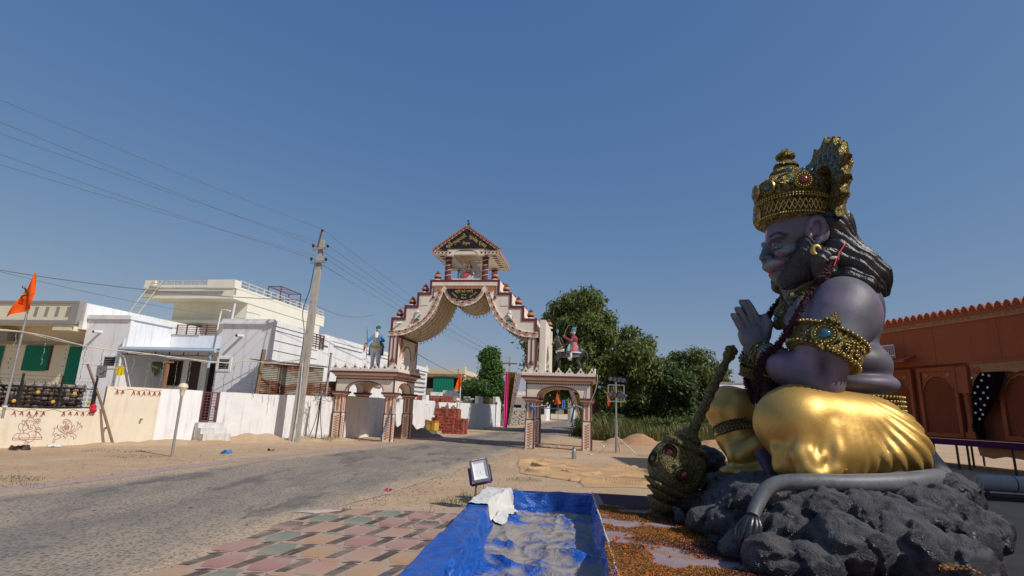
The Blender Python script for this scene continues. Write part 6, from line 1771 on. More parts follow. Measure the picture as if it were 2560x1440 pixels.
def plate():
 # back plate: scalloped spiked fan standing behind the crown, hollow in front
 pc = Vector((0.738,-0.15,4.109)); ax = Vector((-.98, 0, .12)).normalized()
 yv = Vector((0, 1, 0)); zv = ax.cross(yv) * 1.0
 if zv.z < 0: zv = -zv
 n = 88
 prof = []
 for k in range(n):
  t = R(-135) + R(270) * k / (n - 1)          # 0 = top
  sp = abs(((k / (n - 1)) * 13) % 1 - .5) * 2; sp = sp ** 2.6
  r = (.53 + .10 * sp) * (1 + .12 * math.cos(t) ** 2)
  prof.append((t, r))
 mb = MB(); vs, fs = [], []
 rings = ((.0, .10, .0), (.60, .14, 0), (.66, -.04, 0), (1.0, -.05, 1), (1.0, .03, 1), (.80, .12, 1), (.0, .2, 0))
 for j, (f, off, o) in enumerate(rings):
  for t, r in prof:
   rr = f * (r if o else .50); p = pc + yv * (math.sin(t) * rr * 1.3) + zv * (math.cos(t) * rr * 1.12) - ax * off
   vs.append(p)
 for j in range(len(rings) - 1):
  for k in range(n - 1): fs.append((j * n + k, j * n + k + 1, (j + 1) * n + k + 1, (j + 1) * n + k))
 mb.add(vs, fs, M_ornate)
 o = mb.build('back_plate', crown, 40)
 for k in range(9):
  t = R(-70) + R(140) * k / 8; c = pc + yv * (math.sin(t) * .56) + zv * (math.cos(t) * .48) + ax * .045
  part('gem', crown, lambda m2: m2.ell(c, (.02, .032, .045), G_blue, 10, 6), 60)
plate()
# ear ring
e = (0.417,-0.62,3.199)
part('earring', hn, lambda mb: mb.tube([(e[0] + .045 * math.cos(t * .4), e[1] - .01, e[2] + .055 * math.sin(t * .4)) for t in range(17)], [.020 + .014 * math.sin(t * .2) for t in range(17)], M_bead, 10), 60)
# breast ornament, arm bands, bracelets, belt, embroidered bands
def ringband(name, p, ax, r, w, mat, n=40, sx=1.0, sy=1.0, beadn=44, parent=None, lump=.0):
 o = part(name, parent or hn, lambda mb: mb.lathe([(r * .9, -w), (r * 1.03, -w * .95), (r * 1.06, -w * .75), (r * 1.02, -w * .6), (r * 1.05, 0), (r * 1.02, w * .6), (r * 1.06, w * .75), (r * 1.03, w * .95), (r * .9, w)], mat, p, n, ax, sx, sy), 40)
 qq = Vector((0, 0, 1)).rotation_difference(Vector(ax).normalized())
 def bd(mb):
  for z in (-w * .8, w * .8):
   for k in range(beadn):
    a = 2 * math.pi * k / beadn; mb.ell(Vector(p) + qq @ Vector((r * 1.07 * math.cos(a) * sx, r * 1.07 * math.sin(a) * sy, z)), r * .035 + .004, M_bead, 6, 4)
 part('bead_edge', o, bd, 60)['kind'] = 'stuff'
 return o, qq
pa, pb_ = Vector((0.385,-0.92,2.161)), Vector((0.225,-0.94,1.822))
arm, qq = ringband('armlet', (pa + pb_) / 2, (pa - pb_) + Vector((.02, 0, 0)), .355, .155, M_ornfine, 56)
def armgem(a, h, gr, mat, r=.378, ring=True):
 c = (pa + pb_) / 2 + qq @ Vector((r * math.cos(a), r * math.sin(a), h)); d = (qq @ Vector((math.cos(a), math.sin(a), 0))).normalized()
 g_ = part('gem', arm, lambda mb: mb.ell(c, (gr, gr * .85, gr * .5), mat, 14, 8, Vector((0, 0, 1)).rotation_difference(d).to_matrix()), 60)
 if ring:
  q2 = Vector((0, 0, 1)).rotation_difference(d)
  part('setting', g_, lambda mb: [mb.ell(c + q2 @ Vector((gr * 1.5 * math.cos(t * .35), gr * 1.5 * math.sin(t * .35), 0)), gr * .18, M_bead, 6, 4) for t in range(18)] and mb.lathe([(gr * 1.8, -.012), (gr * 1.95, .012), (gr * 2.1, -.012)], M_bead, c, 22, d), 60)
AA = math.atan2(-1, -.45)
armgem(AA - .05, .0, .062, G_blue); armgem(AA - .42, .02, .026, G_green, ring=False); armgem(AA + .33, .0, .028, G_green, ring=False); armgem(AA + .75, -.02, .016, G_red, ring=False); armgem(AA + 1.05, -.04, .018, G_red, ring=False)
def crest(mb):
 a = AA; base = (pa + pb_) / 2
 for (h, da, r_) in ((.17, 0, .05), (.22, 0, .036), (.26, 0, .02), (.165, .14, .035), (.165, -.14, .035), (-.16, 0, .04)):
  c = base + qq @ Vector((.374 * math.cos(a + da), .374 * math.sin(a + da), h)); mb.ell(c, r_, M_ornfine, 10, 6)
 for k in range(34):
  t = AA + .45 + rnd.random() * .9; c = base + qq @ Vector((.378 * math.cos(t), .378 * math.sin(t), rnd.uniform(-.09, .09))); mb.ell(c, rnd.uniform(.007, .016), M_bead, 7, 5)
part('crest', arm, crest, 60)['kind'] = 'stuff'
b1, qb = ringband('bracelet', (-0.196,-0.3,1.992), Vector((-0.234,-0.24,2.088)) - Vector((-0.17,-0.38,1.921)), .135, .06, M_ornfine, 30, beadn=26)
b2, qb2 = ringband('bracelet', (-0.111,-0.46,1.871), Vector((-0.186,-0.3,2.002)) - Vector((-0.046,-0.66,1.771)), .185, .05, M_ornfine, 34, beadn=30)
def stones(b, p, q_, r, mats, n):
 for k in range(n):
  a = 2 * math.pi * k / n; c = Vector(p) + q_ @ Vector((r * math.cos(a), r * math.sin(a), 0))
  part('gem', b, lambda mb: mb.ell(c, .024, mats[k % len(mats)], 10, 6), 60)
stones(b1, (-0.196,-0.3,1.992), qb, .142, (G_green, G_blue), 9); stones(b2, (-0.111,-0.46,1.871), qb2, .195, (G_blue,), 12)
b3, qb3 = ringband('bracelet', (-0.2,0.08,1.929), (.1, -.25, .9), .14, .05, M_bronze, 30, beadn=26); b4, qb4 = ringband('bracelet', (-0.154,0.2,1.783), (.1, -.25, .9), .165, .07, M_bronze, 30, beadn=26)
stones(b3, (-0.2,0.08,1.929), qb3, .148, (G_green,), 9)
bp_ = Vector((0.776,-0.15,1.396))
belt = part('waist_belt', hn, lambda mb: [mb.lathe([(.50, -.03), (.545, -.02), (.555, 0), (.545, .02), (.50, .03)], M_ornfine, bp_ + Vector((0, 0, .075 - k * .05)), 60, (.03, 0, 1), 1.02, 1.2) for k in range(4)] and None, 50)
def beltbeads(mb):
 for k in range(4):
  for i in range(72):
   a = 2 * math.pi * i / 72; mb.ell(bp_ + Vector((.562 * 1.02 * math.cos(a), .562 * 1.2 * math.sin(a), .075 - k * .05)), (.016, .02, .018), M_bead, 6, 4)
part('bead_edge', belt, beltbeads, 60)['kind'] = 'stuff'
band_c = (-0.378,0.31,1.045)
lb, _ = ringband('embroidered_band', band_c, Vector((-0.436,0.38,1.232)) - Vector((-0.33,0.2,0.664)), .272, .075, M_bronze, 44, beadn=40)
part('hem_band', hn, lambda mb: mb.tube([((-0.34,0.1,0.48)[0] + .36 * math.cos(t * .33), .08 + .32 * math.sin(t * .33), (-0.341,0.1,0.466)[2] + .01) for t in range(20)], .035, M_bronze, 8), 60)
def chest_orn():
 s = SDF((-.9, -1.0, 1.8), (.9, .7, 3.1), .022)
 P = lambda p, y: (p[0], y, p[2])
 s.chain([P((0.383,-0.5,2.788), C - .36), P((0.178,-0.5,2.636), C - .34), P((0.056,-0.42,2.476), C - .27), P((0.051,-0.25,2.344), C - .10)], [.05, .075, .085, .07], .05)
 s.chain([P((0.565,0.2,2.951), C + .35), P((0.305,0.15,2.773), C + .30), P((0.172,0.1,2.545), C + .20), P((0.12,-0.05,2.376), C + .05)], [.05, .06, .06, .06], .05)
 s.chain([P((0.053,-0.3,2.397), C - .25), P((0.112,-0.4,2.085), C - .40), P((0.14,-0.4,1.844), C - .42)], [.05, .06, .05], .03)
 V, F = s.mesh(); o = mesh_np('breast_ornament', V, F, [M_ornfine], hn)
 for (p, y, m) in (((0.193,-0.55,2.641), C - .42, G_blue), ((0.113,-0.5,2.551), C - .44, G_blue), ((0.03,-0.45,2.446), C - .40, G_green), ((-0.014,-0.4,2.379), C - .30, G_blue)):
  part('gem', o, lambda mb: mb.ell((p[0] - .03, y, p[2]), (.035, .03, .03), m, 10, 6), 60)
chest_orn()
# tail lying round the front of the rock with a tuft at its end
def tail():
 pts = [(1.698,0.2,1.066), (1.582,-0.3,0.793), (1.281,-1.0,0.682), (0.857,-1.55,0.697), (0.417,-1.8,0.673), (-0.039,-1.92,0.658), (-0.418,-1.95,0.652), (-0.622,-1.95,0.632), (-0.751,-1.97,0.57), (-0.848,-2.02,0.448), (-0.907,-2.08,0.363)]
 sp = smooth_path(pts, 6); nn_ = len(sp)
 def f(mb): mb.tube(sp, [.088 if i < nn_ * .3 else .088 - .036 * (i / nn_ - .3) / .7 for i in range(nn_)], M_tailp, 14)
 t = part('tail', hn, f, 60)
 def tuft(mb):
  a, b_ = Vector(sp[-1]), Vector((-1.011,-2.15,0.068))
  for k in range(11):
   ang = 2 * math.pi * k / 10; o = Vector((math.cos(ang), math.sin(ang) * .7, 0)) * (.0 if k == 10 else 1)
   m1 = a.lerp(b_, .3) + o * .075; m2 = a.lerp(b_, .65) + o * .07
   mb.tube(smooth_path([a + o * .03, m1, m2, b_ + o * .01], 4), [.02, .03, .036, .04, .042, .043, .042, .04, .036, .03, .022, .014, .006], M_lock, 7)
 part('tail_tuft', t, tuft, 60)
M_tailp = paint('grey_tail_paint_plain', (.135, .14, .145), .5, .2, 5, dirt=(.04, .04, .045), dirt_amt=.7, streak=False, bmp=.35, bscale=18)
tail()
# garland of dark red flowers hung on the statue, its thread and tassel
def petal_mat(name, c):
 return paint(name, c, .8, .45, 30, bmp=.0)
M_gar = petal_mat('dark_red_petals', (.030, .004, .009)); M_gar2 = petal_mat('maroon_petals', (.065, .007, .018))
def rough_string(mb, pts, r, n_per, q):
 sp = smooth_path(pts, 6)
 tot = sum((sp[i + 1] - sp[i]).length for i in range(len(sp) - 1)); n = int(tot / (r * .55))
 for k in range(n):
  f = k / max(1, n - 1) * (len(sp) - 1); i = min(int(f), len(sp) - 2); p = sp[i].lerp(sp[i + 1], f - i)
  for j in range(n_per):
   d = Vector((q.gauss(0, 1), q.gauss(0, 1), q.gauss(0, 1))).normalized(); c = p + d * r * .75
   u = d.orthogonal().normalized() * r * .32; w = d.cross(u).normalized() * r * .32
   t_ = d * r * q.uniform(.2, .6)
   mb.add([c - u, c + t_ * .4 - w, c + u + t_ * .2, c + w + t_], [(0, 1, 2), (0, 2, 3)], M_gar if q.random() < .65 else M_gar2)
 mb.tube(sp, r * .62, M_gar, 8)
gl_ = thing('flower_garland', 'long dark red flower garland hanging from the neck of the praying statue', 'garland', SO, 8)
part('flower_string', gl_, lambda mb: rough_string(mb, [(0.553,-0.75,3.046), (0.379,-0.88,2.818), (0.258,-0.86,2.68), (0.088,-0.92,2.455), (-0.046,-0.88,2.206), (-0.155,-0.78,2.025), (-0.244,-0.62,1.91), (-0.307,-0.58,1.795), (-0.336,-0.56,1.585), (-0.346,-0.52,1.4)], .046, 16, random.Random(1)))
part('flower_string', gl_, lambda mb: rough_string(mb, [(0.623,0.35,2.986), (0.345,0.25,2.85), (0.161,0.2,2.645), (0.031,0.15,2.471), (-0.142,0.22,2.21), (-0.269,0.22,1.966), (-0.251,0.2,1.676), (-0.28,-0.1,1.46), (-0.325,-0.4,1.38)], .046, 16, random.Random(2)))
part('tassel', gl_, lambda mb: (mb.tube([(-0.349,-0.5,1.401), (-0.35,-0.5,1.308), (-0.352,-0.5,1.207)], .012, M_rope, 5), mb.tube([(-0.358,-0.5,1.391), (-0.363,-0.5,1.239)], .008, M_rope, 4), [mb.ell(Vector((-0.359,-0.5,1.161)) + Vector((rnd.uniform(-.035, .035), rnd.uniform(-.035, .035), rnd.uniform(-.06, .05))), rnd.uniform(.02, .035), M_gar2, 6, 4) for _ in range(16)]))
M_redthread = paint('red_thread', (.6, .02, .05), .6, .1, 5, bmp=0)
part('red_thread', gl_, lambda mb: (mb.tube([(0.782,-0.62,3.323), (0.605,-0.78,3.125), (0.488,-0.88,2.937)], .007, M_redthread, 5), mb.tube([(0.605,-0.78,3.125), (0.552,-0.86,3.015)], .006, M_redthread, 5), mb.ell((0.533,-0.8,3.056), (.05, .03, .022), M_rope, 8, 5)))
# ------------------------------------------------------------------ poles, lamps and wires on the left
M_pole = paint('cast_concrete_pole', (0.42, 0.385, 0.33), .95, .15, 4, dirt=(.16, .14, .12), dirt_amt=.5, bmp=.6, bscale=25)
PB, PT = Vector((-8.03, 21.1, -.1)), Vector((-7.86, 21.12, 8.0))
pole = thing('utility_pole', 'tall pale concrete utility pole with two cross arms and a rusty top bracket', 'utility pole', PB)
def shaft(mb):
 H_ = PT - PB
 def sec(f, w, d): c = H_ * f; return [(c.x + a * w, c.y + b * d, c.z) for a, b in ((-1, -1), (1, -1), (1, 1), (-1, 1))]
 n = 12; prev = None
 # two legs joined by webs, with open slots low down and a solid head
 for s in (-1, 1):
  for i in range(n):
   f0, f1 = i / n * .62, (i + 1) / n * .62
   w0, w1 = .19 - .10 * f0, .19 - .10 * f1
   a, b = H_ * f0, H_ * f1; t = .07
   vs = [(c.x + s * (w - t) + (k * t), c.y + y, c.z) for c, w in ((a, w0), (b, w1)) for k, y in ((-1, -.09), (1, -.09), (1, .09), (-1, .09))]
   mb.add(vs, [(0, 1, 5, 4), (1, 2, 6, 5), (2, 3, 7, 6), (3, 0, 4, 7)], M_pole)
 for i in range(9):
  f = .0 + i * .0725; c = H_ * f; w = .12 - .10 * f; e = H_ * (f + .022)
  mb.box(c.x - w, c.x + w, c.y - .08, c.y + .08, c.z, e.z, M_pole)
 vs = sec(.60, .132, .09) + sec(1.0, .085, .075); mb.add(vs, [(0, 1, 5, 4), (1, 2, 6, 5), (2, 3, 7, 6), (3, 0, 4, 7), (4, 5, 6, 7), (3, 2, 1, 0)], M_pole)
part('shaft', pole, shaft)
arms = []
for z in (7.12, 7.68):
 x = (PT - PB).x * z / 8.1
 a = part('cross_arm', pole, lambda mb: mb.bar((x - .30, -.12, z - .02), (x + .33, -.12, z + .05), .07, .09, M_greytrim))
 for e in (-.28, .31):
  part('insulator', a, lambda mb: mb.lathe([(.02, 0), (.05, .03), (.05, .06), (.03, .075), (.055, .09), (.05, .13), (0, .14)], M_black, (x + e, -.12, z + .05), 10), 50)
  arms.append(PB + Vector((x + e, -.12, z + .16)))
part('top_bracket', pole, lambda mb: (mb.bar(((PT - PB).x - .11, -.10, 7.75), ((PT - PB).x - .03, -.10, 8.42), .05, .05, M_redmetal), mb.lathe([(.03, 0), (.05, .03), (.05, .09), (0, .1)], M_black, ((PT - PB).x - .0, -.10, 8.42), 10)))
arms.append(PB + Vector(((PT - PB).x, -.1, 8.52)))
part('service_cable', pole, lambda mb: mb.tube(smooth_path([(.05, -.16, 7.1), (-.02, -.18, 6.0), (-.1, -.2, 5.6), (-.2, -.16, 5.0), (-.05, -.16, 4.2), (-.08, -.16, 3.0)], 5), .015, M_black, 5))
part('conduit', pole, lambda mb: mb.tube(smooth_path([(.02, -.12, 3.0), (.06, -.13, 1.5), (.0, -.12, .1)], 6), .018, M_pvc, 6))
def sag(a, b, s, n=14):
 a, b = Vector(a), Vector(b); return [a.lerp(b, k / n) - Vector((0, 0, s * 4 * (k / n) * (1 - k / n))) for k in range(n + 1)]
near = [(-10.47, 10.0, 6.28), (-10.41, 10.0, 6.05), (-10.58, 10.0, 6.97), (-10.53, 10.0, 6.72), (-10.71, 10.0, 7.47)]
wl_lab = ['lower arm, left end', 'lower arm, right end', 'upper arm, left end', 'upper arm, right end', 'top bracket']
for k, p in enumerate(arms):
 d = (Vector(near[k]) - p); e = p + d * 1.6
 one('overhead_wire', lambda mb: mb.tube(sag(p, e, .12), .006, M_wire, 4, False), 'wire running left from the ' + wl_lab[k] + ' of the concrete pole', 'wire', 'overhead wires')
 far = Vector((.0 + .12 * (k % 3), 60, 6.6 + .28 * (k // 2)))
 one('overhead_wire', lambda mb: mb.tube(sag(p, far, .5), .008, M_wire, 4, False), 'wire running back past the gate from the ' + wl_lab[k] + ' of the concrete pole', 'wire', 'overhead wires')
one('overhead_wire', lambda mb: mb.tube(sag((-20.5, 17, 5.9), (-8.1, 21.0, 5.45), .35), .016, M_wire, 4, False), 'black house wire crossing the sky above the cream house to the concrete pole', 'wire', 'overhead wires')
one('overhead_wire', lambda mb: mb.tube(sag((-20.5, 17.5, 6.15), (-14.5, 29, 5.8), .3), .012, M_wire, 4, False), 'thin wire just above the black house wire over the cream house', 'wire', 'overhead wires')
one('overhead_wire', lambda mb: mb.tube(sag((-8.0, 21.0, 5.4), (-5.9, 22.9, 5.25), .3), .012, M_wire, 4, False), 'wire drooping from the concrete pole to the left shoulder of the gate', 'wire', 'overhead wires')
one('overhead_wire', lambda mb: mb.tube(sag((-4.6, 24.5, 4.0), (0, 58, 3.9), .6), .014, M_wire, 4, False), 'wire running from the back of the left gate tower to the far tree', 'wire', 'overhead wires')
# second pole far along the road
def fpole(mb):
 mb.bar((0, 0, 0), (0, 0, 7.1), .22, .22, M_pole)
 for z in (5.4, 6.4): mb.bar((-.85, -.15, z), (.85, -.15, z), .14, .16, M_wood)
one('utility_pole', fpole, 'far small utility pole with two arms beyond the gate arch', 'utility pole', loc=(.02, 60, 0))
# garland cable with hanging lamp strings across the front of the houses
lc = thing('light_cable', 'pale sagging cable with thin lamp strings hanging in front of the white house', 'cable')
cpts = [(-15.0, 12.6, 3.0), (-13.22, 14.5, 3.08), (-13.23, 17.0, 2.95), (-12.5, 18.3, 2.92), (-11.6, 19.3, 2.86), (-10.7, 20.2, 2.82), (-10.0, 20.7, 2.95), (-9.2, 20.9, 2.93), (-8.15, 21.0, 3.08)]
cs_ = smooth_path(cpts, 8)
part('cable', lc, lambda mb: (mb.tube(cs_, .017, M_rope, 6), mb.tube([p + Vector((0, 0, -.03 + .02 * math.sin(i))) for i, p in enumerate(cs_)], .008, M_rope, 4)), 60)
rn = random.Random(8)
for k in range(25):
 f = k / 24.5 * (len(cs_) - 2); i = int(f); p = cs_[i].lerp(cs_[i + 1], f - i); L_ = rn.uniform(.75, 1.45)
 def hang(mb):
  n = 11; pts = [p + Vector((rn.uniform(-.025, .025), rn.uniform(-.02, .02), -L_ * j / n)) for j in range(n + 1)]
  mb.tube(pts, .006, M_bulb, 4, False)
  for q_ in pts[1:]: mb.ell(q_, (.013, .013, .026), M_bulb if rn.random() < .6 else M_black, 5, 4)
 part('lamp_string', lc, hang)
one('street_lamp', lambda mb: (mb.tube([(0, 0, -.05), (.0, 0, 1.55)], .036, M_steel, 10), mb.lathe([(.04, 1.53), (.065, 1.6), (.075, 1.70), (.115, 1.75), (.125, 1.77), (.10, 1.83), (.05, 1.87), (0, 1.88)], M_lampw, (0, 0, 0), 18)), 'short steel garden lamp post with a cream globe cap beside the road', 'lamp post', smooth=40, loc=(-8.657, 14.566, 0)) if False else None
M_lampw = paint('cream_plastic', (.72, .64, .46), .4, .05, 5, bmp=0)
lp_ = thing('lamp_post', 'short grey lamp post with a cream cap standing on the dirt left of the road', 'lamp post', (-8.657, 14.566, 0))
part('post', lp_, lambda mb: mb.tube([(0, 0, -.05), (.0, 0, 1.56)], .034, M_steel, 12), 50)
part('lamp_cap', lp_, lambda mb: mb.lathe([(.04, 1.53), (.06, 1.6), (.068, 1.69), (.115, 1.74), (.125, 1.77), (.10, 1.83), (.05, 1.87), (0, 1.88)], M_lampw, (0, 0, 0), 20), 40)
# flag on the left
fp = thing('flag_pole', 'steel flag pole with an orange triangular flag tied to the iron fence', 'flag', (-13.24, 14.56, 1.0))
part('pole', fp, lambda mb: mb.tube([(0, 0, -.2), (.0, 0, 3.72)], [.034, .026], M_steel, 10), 50)
def flag_mesh(name, root, tri, folds, mat, seed=0):
 a, b, c = (Vector(p) for p in tri)            # hoist top, hoist bottom, fly tip
 n = 26; vs, fs = [], []
 for i in range(n + 1):
  f = i / n
  for j in range(n + 1):
   g = j / n
   p = a.lerp(b, g).lerp(c, f)
   p = p + Vector((0, 1, 0)) * (.07 * math.sin(f * folds + g * 2.5 + seed) * f ** .5) + Vector((0, 0, -.03 * math.sin(g * 7 + f * 3)))
   vs.append(p)
 for i in range(n):
  for j in range(n): q_ = i * (n + 1) + j; fs.append((q_, q_ + 1, q_ + n + 2, q_ + n + 1))
 mb = MB(); mb.add(vs, fs, mat); return mb.build(name, root, 60)
# hung from its top corner: a long drape from the pole tip falling left
fl = flag_mesh('flag', fp, ((-.02, -.03, 3.72), (-.15, -.05, 2.62), (-.86, -.02, 2.46)), 9, M_orange) if False else None
def drape_flag(root, pts_r, pts_l, mat, seed=0, name='flag'):
 n = 22; m = 14; r_ = smooth_path(pts_r, n // (len(pts_r) - 1)); l_ = smooth_path(pts_l, n // (len(pts_l) - 1)); n = min(len(r_), len(l_))
 vs, fs = [], []
 for i in range(n):
  for j in range(m + 1):
   g = j / m; p = r_[i].lerp(l_[i], g) + Vector((0, .05 * math.sin(g * 7 + i * .28 + seed) * (.3 + i / n), 0)); vs.append(p)
 for i in range(n - 1):
  for j in range(m): q_ = i * (m + 1) + j; fs.append((q_, q_ + 1, q_ + m + 2, q_ + m + 1))
 mb = MB(); mb.add(vs, fs, mat); return mb.build(name, root, 60)
fl = drape_flag(fp, [(.03, -.05, 3.74), (.12, -.07, 3.3), (.17, -.08, 2.95), (.15, -.07, 2.72)], [(-.02, -.05, 3.72), (-.14, -.07, 3.2), (-.30, -.08, 2.82), (-.48, -.07, 2.46)], M_orange)
def emblem(mb):
 y = -.19
 mb.prism([(-0.09, 3.05), (0.11, 3.10), (0.11, 3.08), (0.04, 3.05), (-0.07, 3.01)], y - .004, y, M_black)
 mb.tube([(0.06, y, 3.10), (0.01, y, 3.17), (-0.03, y, 3.24)], [.014, .02, .022], M_black, 5); mb.ell((-0.04, y, 3.29), (.03, .008, .035), M_greytrim, 8, 6)
 mb.tube([(-0.03, y, 3.25), (-0.10, y, 3.26), (-0.12, y, 3.32)], .012, M_black, 5); mb.tube([(0.00, y, 3.18), (0.07, y, 3.22), (0.09, y, 3.16)], .010, M_black, 5); mb.tube([(0.00, y, 3.17), (-0.05, y, 3.12), (-0.03, y, 3.07)], [.018, .014, .01], M_greytrim, 5)
part('flag_emblem', fl, emblem)
part('rope_tie', fp, lambda mb: mb.lathe([(.05, -.03), (.06, 0), (.05, .03)], M_rope, (0, 0, .1), 10))
one('leaning_pole', lambda mb: mb.tube([(0, 0, -.05), (-.55, -.1, 1.2), (-1.125, -.26, 2.42)], [.04, .038, .034], M_wood, 9), 'weathered wooden pole leaning to the left against the cream wall corner', 'pole', smooth=50, loc=(-12.149, 17.35, 0))
ts = thing('timber_stand', 'orange timber T-shaped stand behind the white wall by the porch', 'timber stand', (-14.2, 22.6, 1.0))
part('upright', ts, lambda mb: mb.bar((0, 0, 0), (0, 0, 1.9), .09, .06, M_orangewood)); part('cross_piece', ts, lambda mb: mb.bar((-.2, -.03, 1.9), (.22, -.03, 1.92), .06, .06, M_orangewood))
def hplant(mb):
 q = random.Random(6)
 for k in range(90):
  x = q.uniform(-.26, .26); l = q.uniform(.15, .75) * (1 - abs(x) * 1.8)
  mb.tube([(x, q.uniform(-.08, .08), 0), (x * 1.05, -.05, -l * .5), (x * .8, -.04, -l)], [.012, .02, .006], M_leafdry, 4, False)
 mb.bar((-.28, 0, .02), (.28, 0, .02), .03, .03, M_wood)
 for x in (-.2, .2): mb.ell((x, -.04, .03), .04, M_bluepipe, 8, 6)
M_leafdry = paint('dry_leaf', (.10, .13, .06), .9, .3, 20, bmp=0)
one('hanging_plant', hplant, 'dry leafy plant hanging beside the porch window', 'plant', loc=(-15.25, 23.6, 2.95))
M_clothg, M_clothy = cloth_mat('grey_towel', (.22, .19, .2)), cloth_mat('yellow_towel', (.75, .55, .02))
for (x, m, w, h, lab) in ((-13.62, M_clothg, .34, .36, 'grey towel hanging on the line left of the leaning pole'), (-13.02, M_clothy, .30, .26, 'yellow towel hanging on the line right of the leaning pole')):
 o = curtain('towel', None, x - w / 2, x + w / 2, 18.2, 2.08 + (.36 - h) - .02, 2.44, m, 3, .02, .02); tag(o, lab, 'towel')
one('clothes_line', lambda mb: mb.tube(sag((-14.4, 18.25, 2.47), (-12.4, 18.2, 2.46), .02, 6), .006, M_wire, 4), 'thin clothes line holding a grey and a yellow towel', 'clothes line')
# black cable stake and weeds by the wall
stk = thing('cable_stake', 'thin dark metal stake wrapped with black cables at the foot of the white wall', 'stake', (-7.62, 22.2, 0))
part('stake', stk, lambda mb: mb.tube([(0, 0, -.05), (.05, .05, 1.95)], .035, M_greytrim, 8))
def tangle(mb):
 q = random.Random(9)
 for k in range(9):
  pts = [Vector((.04, .03, 1.85))]
  for j in range(5): pts.append(pts[-1] + Vector((q.uniform(-.3, .35), q.uniform(-.1, .06), q.uniform(-.3, .18))))
  mb.tube(smooth_path(pts, 4), .008, M_wire if k % 3 else M_orangewood, 4)
 for k in range(3): mb.tube(smooth_path([(.03, 0, 1.7), (-.05 + .1 * k, -.06, .8), (-.25 + .28 * k, -.1, .02)], 5), .014, M_black, 5)
part('cable_tangle', stk, tangle)
# ------------------------------------------------------------------ vegetation
def leaf_mat(name, a, b_, dry=None, trans=.25):
 m, t, b = nt(name)
 g = t.nodes.new('ShaderNodeNewGeometry'); v = coords(t)
 c = mixc(t, g.outputs['Random Per Island'], a, b_)
 c = mixc(t, ramp(t, noise(t, .45, 3, .6, v), [(.4, 0), (.7, .7)]), c, dry or sc(b_, 1.3))
 L(t, c, b.inputs['Base Color']); b.inputs['Roughness'].default_value = .55; b.inputs['Specular IOR Level'].default_value = .3
 tr = t.nodes.new('ShaderNodeBsdfTranslucent'); L(t, c, tr.inputs[0]); ms = t.nodes.new('ShaderNodeMixShader'); ms.inputs[0].default_value = trans
 L(t, b.outputs[0], ms.inputs[1]); L(t, tr.outputs[0], ms.inputs[2]); L(t, ms.outputs[0], t.nodes['Material Output'].inputs[0])
 return m
M_leafA = leaf_mat('neem_leaf', (.06, .10, .02), (.14, .19, .045), (.20, .20, .06))
M_leafB = leaf_mat('dark_leaf', (.035, .068, .017), (.075, .125, .028), (.11, .14, .04))
M_leafC = leaf_mat('bright_leaf', (.05, .12, .025), (.10, .20, .04), (.13, .22, .045))
M_bark = paint('bark', (.12, .085, .06), .95, .3, 5, bmp=.7, bscale=15)
def leaves(centers, n, size, seed, droop=.3, aspect=2.4):
 """Many small pointed leaves spread through the given clumps (x,y,z,rx,ry,rz), denser towards their skins."""
 q = np.random.RandomState(seed)
 c = np.array(centers, float); w = (c[:, 3] * c[:, 5]); w = w / w.sum()
 k = q.choice(len(c), n, p=w)
 d = q.normal(size=(n, 3)); d /= np.linalg.norm(d, axis=1)[:, None]
 r = q.rand(n) ** .38
 P = c[k, :3] + d * r[:, None] * c[k, 3:6] * (1 + .18 * q.normal(size=(n, 1)))
 nm = d * .6 + q.normal(size=(n, 3)) * .6 + np.array([0, 0, .45]); nm /= np.linalg.norm(nm, axis=1)[:, None]
 u = np.cross(nm, q.normal(size=(n, 3))); u /= np.linalg.norm(u, axis=1)[:, None]; u[:, 2] -= droop * q.rand(n); 
 v = np.cross(nm, u)
 s = size * (.6 + .8 * q.rand(n))[:, None]
 V = np.stack([P - u * s * aspect * .5, P + v * s * .5, P + u * s * aspect * .5, P - v * s * .5], 1).reshape(-1, 3)
 F = np.arange(4 * n).reshape(n, 4)
 return V, F
def tree(name, label, loc, clumps, n, size, mat, seed, trunk, limbs=(), group=None, droop=.3):
 t = thing(name, label, 'tree', loc, 0, group)
 V, F = leaves(clumps, n, size, seed, droop)
 mesh_np('crown', V, F, [mat], t, smooth=False)
 def tr(mb):
  mb.tube(smooth_path(trunk[0], 4), [trunk[1] * (1 - .6 * i / (4 * (len(trunk[0]) - 1))) for i in range(4 * (len(trunk[0]) - 1) + 1)], M_bark, 9)
  top = Vector(trunk[0][-1]); q = random.Random(seed)
  for c in clumps:
   a = Vector(trunk[0][-2]).lerp(top, q.random()); e = Vector(c[:3]); m_ = a.lerp(e, .5) + Vector((q.uniform(-.3, .3), q.uniform(-.3, .3), .2))
   mb.tube(smooth_path([a, m_, e], 4), [trunk[1] * .45 * (1 - i / 10) for i in range(9)], M_bark, 6)
 part('trunk', t, tr, 60)
 return t
def clump_cloud(seed, n, cx, cz, w, h, r0, r1, depth=None, shape=lambda x, z: True):
 q = random.Random(seed); out = []
 while len(out) < n:
  x, z = q.uniform(-1, 1), q.uniform(-1, 1)
  if not shape(x, z): continue
  r = q.uniform(r0, r1); y = q.uniform(-1, 1) * (depth or w) * math.sqrt(max(0.05, 1 - x * x * .8))
  out.append((cx + x * w, y, cz + z * h, r * q.uniform(.9, 1.4), r * 1.1, r * q.uniform(.65, .95)))
 return out
